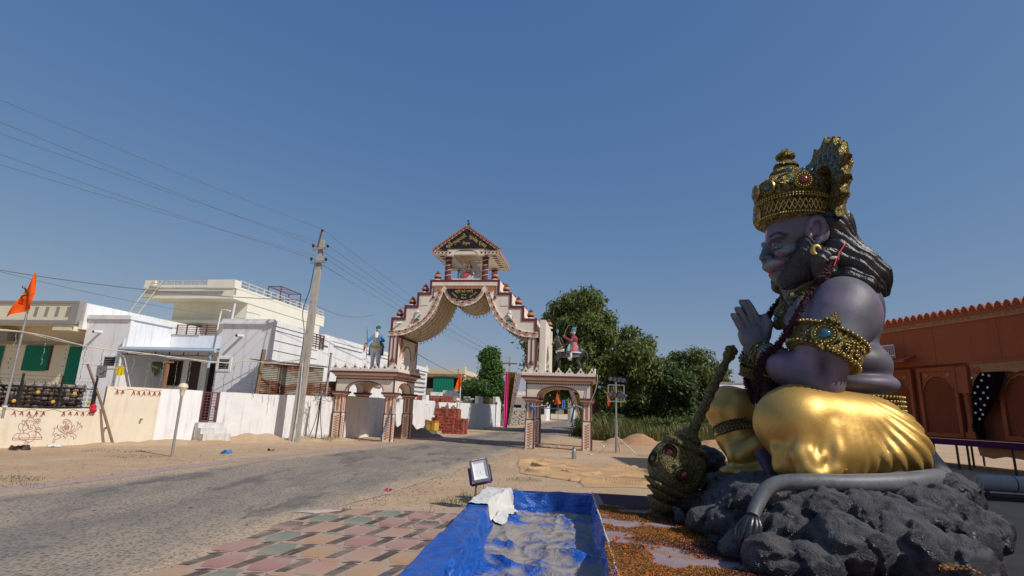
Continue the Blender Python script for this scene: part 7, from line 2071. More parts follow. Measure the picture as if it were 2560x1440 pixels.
# the big drooping tree behind the right pavilion
bt = clump_cloud(21, 46, 0, 5.6, 4.2, 3.6, .7, 1.25, 3.2, lambda x, z: (x * x + z * z < 1) and not (x > .15 and z > .75 - x * .95) and not (x < -.55 and z > .95)) + [(-2.6, 0, 8.6, .8, .8, .8), (-1.4, .3, 8.9, .9, .8, .7), (-.4, 0, 8.6, .8, .8, .7), (-3.1, 0, 7.7, .8, .9, .8), (.8, 0, 8.0, .9, .8, .7), (-3.6, -.3, 5.5, .8, 1, 1.0), (-3.7, -.3, 3.8, .7, .9, 1.1), (-3.4, -.4, 2.6, .6, .9, .9), (3.6, 0, 6.3, .8, .8, .7), (4.3, 0, 4.6, .6, .8, .8), (2.5, 0, 7.0, .8, .8, .6)]
tree('large_tree', 'large drooping green tree rising behind the right gate pavilion', (6.0, 38.0, 0), bt, 62000, .105, M_leafA, 1, ([(0, 0, -.2), (.1, 0, 1.8), (.0, 0, 3.4), (-.2, 0, 5.0)], .35), droop=.7)
tree('dark_tree', 'dark dense broad tree to the right of the floodlight stand', (11.6, 45.0, 0), clump_cloud(22, 34, 0, 3.1, 3.2, 2.5, .7, 1.2, 2.6, lambda x, z: x * x + z * z < 1), 36000, .115, M_leafB, 2, ([(0, 0, -.2), (.1, 0, 1.2), (0, 0, 2.4)], .3))
tree('dark_tree', 'round mid green tree rising just left of the golden mace handle', (16.2, 48.0, 0), clump_cloud(23, 40, 0, 3.7, 3.3, 2.9, .7, 1.2, 2.6, lambda x, z: x * x + z * z < 1) + [(-1.2, 0, 6.6, .8, .7, .5), (2.9, 0, 5.3, .7, .7, .5)], 36000, .115, M_leafA, 3, ([(0, 0, -.2), (.1, 0, 1.2), (0, 0, 2.6)], .3))
tree('dark_tree', 'small dark tree low between the two bigger ones behind the weeds', (13.6, 43.0, 0), clump_cloud(24, 20, 0, 2.2, 2.3, 1.9, .6, 1.0, 2.0, lambda x, z: x * x + z * z < 1), 24000, .11, M_leafB, 4, ([(0, 0, -.2), (.1, 0, .8), (0, 0, 1.6)], .2))
rt_ = clump_cloud(25, 14, -.4, 2.2, 1.6, 1.2, .6, .9, 1.2, lambda x, z: x * x + z * z < 1) + [(-.1, 0, 4.3, .9, .8, .9), (.2, 0, 5.3, .9, .9, .8), (.1, 0, 6.2, .8, .8, .7), (-.4, 0, 5.9, .7, .7, .6), (.7, 0, 3.6, .8, .8, .8), (-1.5, 0, 3.4, .8, .8, .6), (.5, 0, 4.6, .8, .8, .8)]
tree('bright_tree', 'bright green tree in two tiers standing behind the white wall under the gate arch', (-1.75, 48.0, 0), rt_, 30000, .11, M_leafC, 5, ([(.2, 0, -.2), (.2, 0, 1.6), (.2, 0, 3.6), (.1, 0, 5.4)], .2))
tree('roadside_tree', 'small pale tree far down the road seen through the right pavilion', (7.2, 95.0, 0), clump_cloud(26, 16, 0, 4, 3.5, 2.4, .8, 1.3, 2, lambda x, z: x * x + z * z < 1), 5000, .3, M_leafA, 6, ([(0, 0, -.2), (0, 0, 1), (0, 0, 3)], .3))
tree('roadside_tree', 'grey green hedge-like tree at the far right end of the road', (14, 85.0, 0), clump_cloud(27, 20, 0, 2.6, 4.5, 2.2, .8, 1.3, 2, lambda x, z: x * x + z * z < 1), 6000, .3, M_leafB, 7, ([(0, 0, -.2), (0, 0, 1), (0, 0, 2)], .25))
M_weed = leaf_mat('weed_leaf', (.10, .125, .03), (.19, .20, .06), (.26, .22, .09), .3)
M_weedd = leaf_mat('weed_leaf_dark', (.05, .085, .018), (.10, .145, .03), (.15, .17, .05), .3)
def weeds(name, poly, n, h0, h1, mat, seed, width=.02, kind='stuff'):
 q = np.random.RandomState(seed); p = np.array(poly, float)
 lo, hi = p.min(0), p.max(0); pts = []
 from math import isclose
 def inside(x, y):
  c = False; j = len(p) - 1
  for i in range(len(p)):
   if ((p[i, 1] > y) != (p[j, 1] > y)) and (x < (p[j, 0] - p[i, 0]) * (y - p[i, 1]) / (p[j, 1] - p[i, 1]) + p[i, 0]): c = not c
   j = i
  return c
 while len(pts) < n:
  x, y = q.uniform(lo[0], hi[0]), q.uniform(lo[1], hi[1])
  if inside(x, y): pts.append((x, y))
 P = np.array(pts); H_ = q.uniform(h0, h1, n) * (0.65 + .35 * np.clip(vnoise(P[:, 0] * .7, P[:, 1] * .7, seed) + .5, 0, 1.4))
 a = q.uniform(0, 6.28, n); le = q.uniform(.1, .5, n) * H_
 d = np.stack([np.cos(a), np.sin(a), 0 * a], 1); s = np.stack([-np.sin(a), np.cos(a), 0 * a], 1) * (width * q.uniform(.6, 1.5, n))[:, None]
 b0 = np.c_[P, np.zeros(n) - .03]; m_ = b0 + d * (le * .35)[:, None] + np.c_[0 * a, 0 * a, H_ * .6]; t_ = b0 + d * le[:, None] + np.c_[0 * a, 0 * a, H_]
 V = np.stack([b0 - s * .6, b0 + s * .6, m_ + s, m_ - s, t_], 1).reshape(-1, 3)
 i5 = np.arange(n)[:, None] * 5
 F = np.concatenate([i5 + np.array([[0, 1, 2, 3]]), i5 + np.array([[3, 2, 4, 4]])])
 F = np.concatenate([i5 + np.array([[0, 1, 2, 3]])]); F2 = i5 + np.array([[3, 2, 4]])
 me = bpy.data.meshes.new(name); me.from_pydata([tuple(v) for v in V], [], [tuple(f) for f in F] + [tuple(f) for f in F2]); me.materials.append(mat)
 return link(name, me)
tag(weeds('weeds', [(4.4, 30.5), (6.6, 28.5), (9.5, 30), (13, 32), (17, 36), (17, 44), (5.5, 44)], 26000, .4, 1.35, M_weed, 1, .022), 'tall tangle of green weeds and grass in the field behind the right pavilion', 'weeds', kind='stuff')
V, F = leaves(clump_cloud(31, 44, 10.5, .55, 6.2, .5, .45, .8, .8), 18000, .09, 9, .3); V[:, 1] += 33.5
tag(mesh_np('bushes', V, F, [M_weedd], smooth=False), 'low mass of green bushes along the edge of the field', 'bushes', kind='stuff')
def tallplant(x, y, h, seed, lab):
 q = random.Random(seed)
 t = thing('maize_plant', lab, 'plant', (x, y, 0), 0, 'tall stalks in the weeds')
 part('stalk', t, lambda mb: mb.tube([(0, 0, 0), (.03, 0, h * .6), (.05, 0, h)], [.025, .02, .006], M_weedd, 5))
 for k in range(7):
  a = q.uniform(0, 6.28); z = h * (.25 + .1 * k); l = q.uniform(.35, .6); c, s_ = math.cos(a), math.sin(a)
  def lf(mb):
   p0, p1, p2 = Vector((0, 0, z)), Vector((c * l * .5, s_ * l * .5, z + .18)), Vector((c * l, s_ * l, z - .05)); w = Vector((-s_, c, 0)) * .035
   mb.add([p0 - w * .4, p0 + w * .4, p1 + w, p1 - w, p2], [(0, 1, 2, 3), (3, 2, 4)], M_weed)
  part('leaf', t, lf)
for k, (x, y, h) in enumerate(((9.6, 29.5, 1.7), (10.6, 30.2, 2.0), (11.2, 30.0, 1.6), (12.2, 31.0, 1.9), (8.7, 29.2, 1.4), (11.8, 29.6, 1.5))): tallplant(x, y, h, k, ['leftmost but one of the tall pale stalks in the weeds', 'tallest pale stalk in the weeds left of the mace', 'third stalk from the right among the weeds', 'rightmost of the tall pale stalks in the weeds', 'shortest and leftmost pale stalk among the weeds', 'second stalk from the right among the weeds'][k])
def grass_tufts(spots, name, lab, seed):
 q = random.Random(seed); mb = MB()
 for (x, y, r, n, h) in spots:
  for k in range(n):
   a, rr = q.uniform(0, 6.28), r * math.sqrt(q.random()); px, py = x + rr * math.cos(a) * 1.6, y + rr * math.sin(a); hh = h * q.uniform(.4, 1); b_ = q.uniform(0, 6.28); d = Vector((math.cos(b_), math.sin(b_), 0)); w = Vector((-d.y, d.x, 0)) * .0035
   p0 = Vector((px, py, -.01)); p1 = p0 + d * hh * .4 + Vector((0, 0, hh * .7)); p2 = p0 + d * hh + Vector((0, 0, hh))
   mb.add([p0 - w, p0 + w, p1 + w, p1 - w, p2], [(0, 1, 2, 3), (3, 2, 4)], M_weed if q.random() < .6 else M_weedd)
 o = mb.build(name); tag(o, lab, 'grass', kind='stuff')
grass_tufts([(-.75, 9.2, .28, 120, .10), (-.4, 9.9, .25, 90, .10), (.0, 10.6, .2, 70, .09), (.4, 12.2, .25, 90, .10), (-9.3, 14.2, .5, 260, .05), (-10.6, 15.4, .6, 240, .05), (-8.9, 9.9, .5, 420, .05), (-9.6, 9.4, .5, 360, .05), (-7.9, 9.3, .25, 60, .06), (-7.6, 22.3, .45, 220, .3), (-7.2, 22.9, .25, 120, .3), (-5.7, 22.8, .3, 90, .12), (.55, 21.6, .35, 140, .14), (1.2, 23.6, .3, 100, .15), (2.9, 21.8, .4, 110, .12), (-4.7, 25, .3, 80, .14), (-8.4, 21.9, .3, 80, .2), (5.4, 20, .5, 90, .08), (4.2, 17.5, .4, 60, .06)], 'grass', 'sparse dry grass tufts along the dirt edges', 5)
# pebbles and crumbs on the dirt and the worn road edges
def gravel():
 q = np.random.RandomState(11); n = 14000
 y = 4.5 + 24 * q.rand(n) ** 1.8; side = q.rand(n)
 lx = np.interp(y, [p[1] for p in RL], [p[0] for p in RL]); rx = np.interp(y, [p[1] for p in RR], [p[0] for p in RR])
 x = np.where(side < .45, rx + q.normal(0, .35, n) - .15, np.where(side < .75, lx - np.abs(q.normal(0, 2.2, n)), rx + np.abs(q.normal(0, 1.6, n)) + .1))
 keep = ~((x > -2.8) & (y < 8.3)) & (x < 5); x, y = x[keep], y[keep]; n = len(x)
 s = .005 + .013 * q.rand(n) ** 3
 base = np.array([(1, 0, 0), (-.5, .87, 0), (-.5, -.87, 0), (0, 0, .9)])
 ro = q.uniform(0, 6.28, n); c, si = np.cos(ro), np.sin(ro)
 V = np.empty((n, 4, 3)); 
 for k, b_ in enumerate(base):
  V[:, k, 0] = x + s * (b_[0] * c - b_[1] * si) * (1 + .5 * q.rand(n)); V[:, k, 1] = y + s * (b_[0] * si + b_[1] * c); V[:, k, 2] = b_[2] * s
 F = (np.arange(n)[:, None, None] * 4 + np.array([[0, 1, 3], [1, 2, 3], [2, 0, 3]])[None]).reshape(-1, 3)
 m = paint('pebbles', (.22, .18, .15), .95, .5, 6, bmp=0)
 tag(mesh_np('gravel', V.reshape(-1, 3), F, [m], smooth=False), kind='stuff', label='loose pebbles and crumbs along the road edges', cat='gravel')
gravel()
# ------------------------------------------------------------------ beyond the gate
bs = thing('brick_stack', 'tall stack of new red bricks against the streaky white wall', 'brick stack', (-3.57,31.531,0.0), 12)
M_brick = paint('red_brick', (.34, .085, .05), .9, .18, 6, bmp=.5, bscale=20); M_brick2 = paint('red_brick_dark', (.27, .065, .045), .9, .2, 6, bmp=.5, bscale=20); M_brick3 = paint('red_brick_pale', (.40, .12, .075), .9, .2, 6, bmp=.5, bscale=20)
bm_ = MB(); bm_.box(-.062, .062, -.11, .11, 0, .085, M_brick); bo = [bm_.build('brick', bs)]
for m in (M_brick2, M_brick3): b2 = MB(); b2.box(-.062, .062, -.11, .11, 0, .085, m); bo.append(b2.build('brick', bs))
bmeshes = [o.data for o in bo]; [bpy.data.objects.remove(o) for o in bo]
rb = random.Random(3)
def brick(x, y, z, rz=0):
 o = bpy.data.objects.new('brick', rb.choice(bmeshes)); COL.objects.link(o); o.parent = bs; o.location = (x + rb.uniform(-.008, .008), y + rb.uniform(-.02, .02), z); o.rotation_euler = (0, 0, rz + rb.uniform(-.03, .03))
for z in range(13):
 for k in range(8): brick(-.38 + k * .13, .0 + .02 * (z % 2), z * .088)
for z in range(10, 16):
 for k in range(11): brick(-.62 + k * .13, .27, z * .088)
for z in range(10):
 for k in range(3): brick(-.78 + k * .13, .22, z * .088)
 for k in range(4): brick(.68 + k * .13, .10, z * .088)
for x, z in ((-.3, 16), (-.17, 16), (.3, 16), (.45, 16), (.38, 17)): brick(x, .3, z * .088, .4)
part('brick_core', bs, lambda mb: (mb.box(-.66, .72, .40, .75, 0, 15.6 * .088, M_brick2), mb.box(-.4, .64, .13, .39, 0, 12.8 * .088, M_brick2), mb.box(.65, 1.2, .23, .6, 0, 9.6 * .088, M_brick2)))
yb = thing('wooden_box', 'yellow box with an orange lid on a concrete block beside the brick stack', 'box', (-4.066,30.188,0.0), 25)
part('box_body', yb, lambda mb: (mb.box(-.26, .26, -.2, .22, .22, .66, M_yellow), mb.box(-.29, .29, -.23, .25, .66, .72, M_orangewood)))
part('door_gap', yb, lambda mb: mb.box(.02, .05, -.203, -.199, .24, .64, M_dark)); part('base_block', yb, lambda mb: mb.box(-.3, .45, -.24, .25, 0, .2, M_conc))
M_sand = paint('dark_wet_sand', (.24, .18, .125), .95, .15, 4, bmp=.6, bscale=30)
mound('sand_heap', [(-5.0, 27.6, 1.1, .75), (-4.2, 27.5, .9, .50), (-5.7, 27.9, .8, .55), (-3.5, 27.4, .7, .22)], 'heap of brown sand at the foot of the wall behind the left pavilion', 'sand heap', mat=M_sand, n=60, rough=.05)
mound('earth_heap', [(6.6, 27.6, 1.5, .55), (8.6, 28.0, 1.6, .40), (5.4, 27.8, 1.0, .3), (10.6, 28.4, 1.6, .35), (12.6, 29.2, 1.6, .3)], 'low heap of orange earth in front of the weeds', 'earth heap', mat=paint('orange_earth', (.42, .235, .12), .95, .15, 3, bmp=.6, bscale=15), n=70, rough=.08)
f2 = thing('flag_pole', 'thin pole with an orange flag standing behind the brick stack', 'flag', (-2.87, 32.6, 0))
part('pole', f2, lambda mb: mb.tube([(0, 0, 0), (.0, 0, 3.5)], .03, M_pvc, 8)); drape_flag(f2, [(.02, -.04, 3.48), (.05, -.05, 3.1), (.03, -.05, 2.75), (-.02, -.05, 2.6)], [(-.02, -.04, 3.46), (-.22, -.05, 3.0), (-.3, -.05, 2.7), (-.52, -.05, 2.38)], M_orange, 1.0)
for k, (x, y, lab) in enumerate(((-2.95, 31.9, 'thin garden lamp with a white cap against the wall behind the bricks'), (-.95, 43.6, 'thin garden lamp with a white cap at the end pier of the long wall'))):
 l2 = thing('lamp_post', lab, 'lamp post', (x, y, 0)); part('post', l2, lambda mb: mb.tube([(0, 0, 0), (0, 0, 1.75)], .03, M_steel, 8)); part('lamp_cap', l2, lambda mb: mb.lathe([(.05, 1.72), (.06, 1.8), (.13, 1.88), (.1, 1.98), (0, 2.02)], M_lampw, (0, 0, 0), 12), 50)
# man behind the wall: head and shoulders showing
def man():
 s = SDF((-.4, -.3, .0), (.4, .3, 1.85), .025)
 s.cone((0, 0, .95), (0, 0, 1.32), .15, .18, .06); 
 for q in (-1, 1):
  s.cone((q * .16, 0, 1.36), (q * .24, -.02, 1.1), .065, .055, .04); s.cone((q * .24, -.02, 1.1), (q * .15, -.15, .95), .05, .04, .03); s.cone((q * .09, 0, .92), (q * .1, 0, .45), .09, .065, .04); s.cone((q * .1, 0, .45), (q * .1, .02, .06), .06, .045, .03)
  s.cone((q * .1, .0, .05), (q * .1, -.12, .035), .045, .03, .02); s.ell((q * .12, -.18, .93), (.04, .05, .035), .02); s.ell((q * .085, .01, 1.64), (.02, .02, .035), .01)
 s.cone((0, 0, 1.42), (0, -.01, 1.52), .055, .055, .03); s.ell((0, -.01, 1.64), (.085, .10, .115), .02); s.ell((0, -.11, 1.63), (.016, .025, .025), .01)
 V, F = s.mesh()
 o = mesh_np('person', V, F, [paint('brown_skin', (.14, .07, .045), .6, .1, 6)]); o.location = (-6.0, 32.5, .34); o.rotation_euler = (0, 0, -.5)
 tag(o, 'person with black hair and dark red shirt standing behind the white wall', 'person')
 part('hair', o, lambda mb: mb.ell((0, .015, 1.68), (.10, .11, .10), M_hair, 12, 8), 60)
 part('shirt', o, lambda mb: (mb.lathe([(.17, .88), (.175, 1.1), (.205, 1.3), (.17, 1.4), (.07, 1.45)], paint('dark_red_shirt', (.10, .015, .02), .8, .2, 8), (0, 0, 0), 16, sy=.85), mb.tube([(-.17, 0, 1.37), (-.245, -.02, 1.12)], .078, M_mar2, 8), mb.tube([(.17, 0, 1.37), (.245, -.02, 1.12)], .078, M_mar2, 8)), 60)
man()
def pile(mb):
 q = random.Random(5)
 for k in range(9):
  for z in range(3): mb.box(k * .25, k * .25 + .23, 0, .3, z * .13, z * .13 + .12, M_brick if q.random() < .8 else M_brick2)
one('brick_pile', pile, 'low row of red bricks on the plot behind the white wall', 'brick pile', loc=(-5.6, 33.5, 1.75))
one('notice_board', lambda mb: mb.box(0, .75, 0, .04, 0, .42, M_white), 'blank white board behind the wall above the brick stack', 'board', loc=(-4.9, 34.5, 1.95))
def greyp(mb):
 q = random.Random(7)
 for k in range(22): mb.ell((q.uniform(0, 1.6), q.uniform(0, .4), q.uniform(0, .32) * (1 - .0)), (.14, .12, .07), M_conc, 7, 5)
one('stone_pile', greyp, 'grey stone pile behind the wall above the brick stack', 'stone pile', loc=(-3.7, 35, 1.8))
one('low_wall', lambda mb: (mb.box(-9, 0, 0, .3, 0, 1.9, M_rubble), mb.bar((-3.2, 0, 1.9), (-.2, 0, 1.9), .06, .08, M_redmetal), mb.bar((-1.2, 0, 1.9), (-1.2, 0, 2.7), .06, .06, M_redmetal), mb.bar((-1.9, 0, 2.7), (-1.2, 0, 2.7), .06, .06, M_redmetal)), 'brown masonry plot wall with a maroon rail behind the white wall', 'wall', loc=(-4.4, 37, 0), deg=9)
# far houses
def far_house(name, lab, loc, w, d, h, floors, mat, deg=9, green=True, trim=True):
 hh = thing(name, lab, 'house', loc, deg)
 part('wall', hh, lambda mb: mb.box(-w / 2, w / 2, 0, d, -.2, h, mat))
 fh = h / floors
 for k in range(1, floors + 1): part('slab', hh, lambda mb: mb.box(-w / 2 - .15, w / 2 + .15, -.9, .0, k * fh - .25, k * fh, mat)); 
 part('parapet', hh, lambda mb: (mb.box(-w / 2 - .15, w / 2 + .15, -.95, -.85, h - .02, h + .55, mat), mb.box(w / 2 - .5, w / 2 + .2, -1.0, -.3, h + .0, h + .8, mat), mb.box(-w / 2 - .2, -w / 2 + .4, -1.0, -.3, h + .0, h + .8, mat), mb.box(w / 2 + .02, w / 2 + .16, -.3, d, h - .02, h + .45, mat)))
 if trim:
  for k in range(1, floors + 1): part('trim_band', hh, lambda mb: (mb.box(-w / 2 - .17, w / 2 + .19, -.97, -.951, k * fh - .12, k * fh - .02, M_terra), mb.box(w / 2 + .005, w / 2 + .18, -.3, d, k * fh - .12, k * fh - .02, M_terra)))
 for k in range(floors):
  for j in range(3):
   x = -w / 2 + w * (j + .5) / 3
   f = part('window', hh, lambda mb: mb.box(x - .55, x + .55, -.03, .02, k * fh + .9, k * fh + 2.1, M_brown)); part('pane', f, lambda mb: mb.box(x - .45, x + .45, -.04, -.031, k * fh + 1.0, k * fh + 2.0, M_dark))
 if green: curtain('curtain', hh, -w * .22, w * .28, -.75, h - fh + .5, h - .35, M_green, 8)
 return hh
M_yel = paint('yellowish_wash', (.68, .60, .42), .85, .06, .6, dirt=(.35, .3, .2), dirt_amt=.4)
far_house('cream_house', 'far yellowish two storey house with a green blind left of the orange flag', (-7.1, 60, 0), 4.6, 7, 5.0, 2, M_yel)
far_house('cream_house', 'low far cream house left of the yellowish two storey house', (-11.6, 62, 0), 4.0, 6, 3.4, 1, M_yel, green=False)
one('grey_wall', lambda mb: mb.box(-2.8, 2.6, 0, 5, 0, 2.95, M_whitewall), 'plain pale grey building with a blank wall behind the orange flag', 'building', loc=(-3.3, 50, 0), deg=9)
far_house('white_house', 'far white house with tin roof beyond the pink drape', (3.0, 78, 0), 5, 6, 3.4, 1, M_white, green=False, trim=False)
far_house('white_house', 'small cream house at the end of the road seen through the right pavilion arch', (8.5, 104, 0), 8, 6, 6, 2, M_pale, green=False)
one('rubble_wall', lambda mb: [mb.ell((q_.uniform(-1.6, 6.5), q_.uniform(-.15, .15), q_.uniform(0, 1.35)), (.22, .2, .15), M_conc if q_.random() < .7 else M_rubble, 6, 4) for q_ in [random.Random(4)] for _ in range(420)] and mb.box(-1.6, 6.5, -.05, .25, 0, 1.4, M_rubble), 'grey rubble stone wall beside the road behind the pink drape', 'wall', loc=(1.0, 50, 0), deg=-72) if False else None
rw_ = thing('rubble_wall', 'grey stone wall along the left side of the road behind the pink and olive drapes', 'wall', (-.2, 49, 0), -75)
q_ = random.Random(4)
part('stone_core', rw_, lambda mb: mb.box(0, 14, .05, .35, 0, 1.55, M_rubble))
o = part('stones', rw_, lambda mb: [mb.ell((q_.uniform(0, 14), .02, q_.uniform(0, 1.55)), (.2, .12, .12), M_conc, 6, 4) for _ in range(420)]); o['kind'] = 'stuff'
o = part('stones', rw_, lambda mb: [mb.ell((-.02, q_.uniform(0, .4), q_.uniform(0, 1.55)), (.1, .16, .12), M_conc, 6, 4) for _ in range(40)]); o['kind'] = 'stuff'
# drapes hung across the road behind the gate
def pattern_mat():
 m, t, b = nt('printed_cloth')
 vo = N(t, 'TexVoronoi', Scale=9.0); L(t, coords(t), vo.inputs['Vector'])
 c = mixc(t, ramp(t, vo.outputs['Distance'], [(.25, 1), (.38, 0)]), (.62, .52, .46), (.22, .03, .08))
 L(t, c, b.inputs['Base Color']); b.inputs['Roughness'].default_value = .8
 return m
M_print = pattern_mat()
def hang(name, lab, x0, x1, y, z0, z1, mat, xb0=None, xb1=None, folds=5, cat='drape'):
 xb0 = x0 if xb0 is None else xb0; xb1 = x1 if xb1 is None else xb1
 n, m = folds * 6, 10; vs, fs = [], []
 for j in range(m + 1):
  f = j / m
  for i in range(n + 1):
   g_ = i / n; vs.append((xb0 + (xb1 - xb0) * g_ + ((x0 - xb0) + ((x1 - x0) - (xb1 - xb0)) * g_) * f, y - .05 * math.sin(g_ * folds * 6.28 + f), z0 + (z1 - z0) * f))
 for j in range(m):
  for i in range(n): a = j * (n + 1) + i; fs.append((a, a + 1, a + n + 2, a + n + 1))
 mb = MB(); mb.add(vs, fs, mat); o = mb.build(name, None, 60); return tag(o, lab, cat, 'drapes hung over the road')
Y1 = 34.0
hang('drape', 'bright pink satin drape hanging left of the road beyond the gate', (-0.239,34.0,3.644)[0], (-0.013,34.0,3.652)[0], Y1, .35, 3.72, M_pink, (-0.24,34.0,0.337)[0], (0.005,34.0,0.345)[0], 2)
hang('drape', 'olive satin drape beside the bright pink one', (-0.013,34.0,3.652)[0], (0.413,34.0,3.666)[0], Y1 + .1, .5, 3.72, M_olive, (0.005,34.0,0.345)[0], (0.079,34.0,0.347)[0], 4)
hang('drape', 'patterned printed drape narrowing to its foot right of the olive one', (0.413,34.0,3.666)[0], (0.815,34.0,3.68)[0], Y1 - .1, .5, 3.72, M_print, (0.03,34.0,0.346)[0], (0.128,34.0,0.349)[0], 4)
hang('drape', 'patterned printed drape swept to the right inside the right pavilion arch', (3.816,34.0,2.648)[0], (4.115,34.0,2.658)[0], Y1 + .3, .9, 2.7, M_print, (4.525,34.0,0.736)[0], (4.649,34.0,0.74)[0], 4)
hang('drape', 'olive drape swept to the right pillar inside the right pavilion arch', (4.217,34.0,2.417)[0], (4.665,34.0,2.432)[0], Y1 + .4, .7, 2.5, M_olive, (4.576,34.0,0.452)[0], (4.675,34.0,0.455)[0], 4)
hang('drape', 'pale pink drape hanging far down the road', (6.56,60.0,3.304)[0], (6.912,60.0,3.316)[0], 60, .3, 3.3, M_print, folds=3)
hang('drape', 'blue drape hanging far down the road', (6.946,58.0,2.142)[0], (7.116,58.0,2.148)[0], 58, .3, 2.0, M_blue, (6.579,58.0,0.73)[0], (6.832,58.0,0.739)[0], 3)
hang('drape', 'small blue cloth hung on the far line', (6.106,62.0,2.629)[0], (6.514,62.0,2.643)[0], 62, 1.8, 2.6, M_blue, folds=2)
for (px0, px1, z, lab) in ((.0, 0, 0, 0),): pass
fo = thing('flag_pole', 'far orange flag on a post seen through the right pavilion arch', 'flag', (5.044,55.0,0.574)); part('pole', fo, lambda mb: mb.bar((0, 0, -.5), (0, 0, 3.0), .05, .05, M_steel)); drape_flag(fo, [(.05, 0, 3.0), (.15, 0, 2.4), (.3, 0, 1.6)], [(0, 0, 3.0), (-.25, 0, 2.2), (-.35, 0, 1.5)], M_orange, 2)
for k, (px, py, lab) in enumerate(((1521, 990, 'upper small orange flag among the weeds right of the pavilion'), (1522, 1004, 'lower small orange flag among the weeds right of the pavilion'))):
 p = (5.502,30.0,2.37) if k == 0 else (5.522,30.0,2.027)
 o = thing('small_flag', lab, 'flag', p); drape_flag(o, [(.06, 0, .25), (.08, 0, 0), (.05, 0, -.2)], [(0, 0, .25), (-.08, 0, 0), (-.04, 0, -.2)], M_orange, k)
rp_ = thing('rope', 'blue nylon rope tied between the front pillars of the right pavilion', 'rope', GO, 9)
M_bluerope = paint('blue_nylon_rope', (.03, .17, .45), .5, .2, 20, bmp=0)
part('strand', rp_, lambda mb: (mb.tube(sag((-.02, -.03, 1.66), (2.4, -.03, 1.72), .12), .018, M_bluerope, 6), mb.tube([(-.03, -.03, 1.68), (-.03, .38, 1.66)], .018, M_bluerope, 5), mb.tube(sag((.36, -.04, 1.55), (.4, -.05, 1.2), 0, 4), .03, M_bluerope, 5)), 60)
part('knot', rp_, lambda mb: [mb.ell((.28 + rnd.uniform(-.12, .12), -.05, 1.58 + rnd.uniform(-.06, .06)), (.06, .03, .04), M_bluerope, 6, 4) for _ in range(9)])
rq_ = thing('rope', 'blue nylon rope slanting across the front pillar of the left pavilion', 'rope', GO, 9)
part('strand', rq_, lambda mb: mb.tube([(-5.62, -.03, 1.5), (-5.75, -.05, .8), (-6.02, -.08, .02)], .018, M_bluerope, 6))
cb_ = thing('cable', 'pale cable looped over the right pavilion cornice', 'cable', GO, 9)
part('strand', cb_, lambda mb: (mb.tube(smooth_path([(2.85, -.22, 2.95), (2.82, -.26, 2.5), (2.62, -.2, 1.95), (2.4, -.05, 1.6), (2.0, -.05, 1.75)], 5), .012, M_rope, 5), mb.tube(smooth_path([(2.86, -.2, 3.0), (2.9, -.24, 2.7), (2.76, -.2, 2.2)], 5), .014, M_black, 5), mb.tube([(.9, -.05, 1.7), (.3, -.08, 1.6)], .01, M_rope, 5)))
# floodlight stand right of the gate
fs_ = thing('light_stand', 'tall tripod stand carrying two rows of black and purple stage lamps', 'light stand', (4.2, 21.3, 0))
part('mast', fs_, lambda mb: (mb.tube([(0, 0, 0), (0, 0, 1.2)], .055, M_steel, 12), mb.tube([(0, 0, 1.2), (0, 0, 2.85)], .035, M_steel, 12)), 50)
for a in (-2.7, -.5, 1.2): part('leg', fs_, lambda mb: (mb.tube([(0, 0, .62), (.75 * math.cos(a), .75 * math.sin(a), .01)], .018, M_steel, 6)))
def frame_(mb):
 for z in (1.92, 2.55): mb.bar((-.3, 0, z), (.32, 0, z), .035, .035, M_steel)
 for x in (-.3, .32): mb.bar((x, 0, 1.92), (x, 0, 2.55), .035, .035, M_steel)
part('lamp_frame', fs_, frame_)
M_purple = paint('purple_plastic', (.07, .035, .20), .4, .1, 5, bmp=0)
for r_ in range(2):
 for k in range(4):
  c = Vector((-.22 + k * .16, -.06, 2.18 + r_ * .60 - k * .015))
  l_ = part('stage_lamp', fs_, lambda mb: mb.lathe([(.05, .10), (.085, .09), (.10, 0), (.09, -.01), (.08, -.012), (0, -.012)], M_purple if k > 1 else M_black, c, 16, (.5 + .1 * k, .85, .1)), 40)
  part('lens', l_, lambda mb: mb.lathe([(.078, 0), (0, .004)], M_greytrim, c - Vector((.5 + .1 * k, .85, .1)).normalized() * .014, 16, (-.5 - .1 * k, -.85, -.1)))
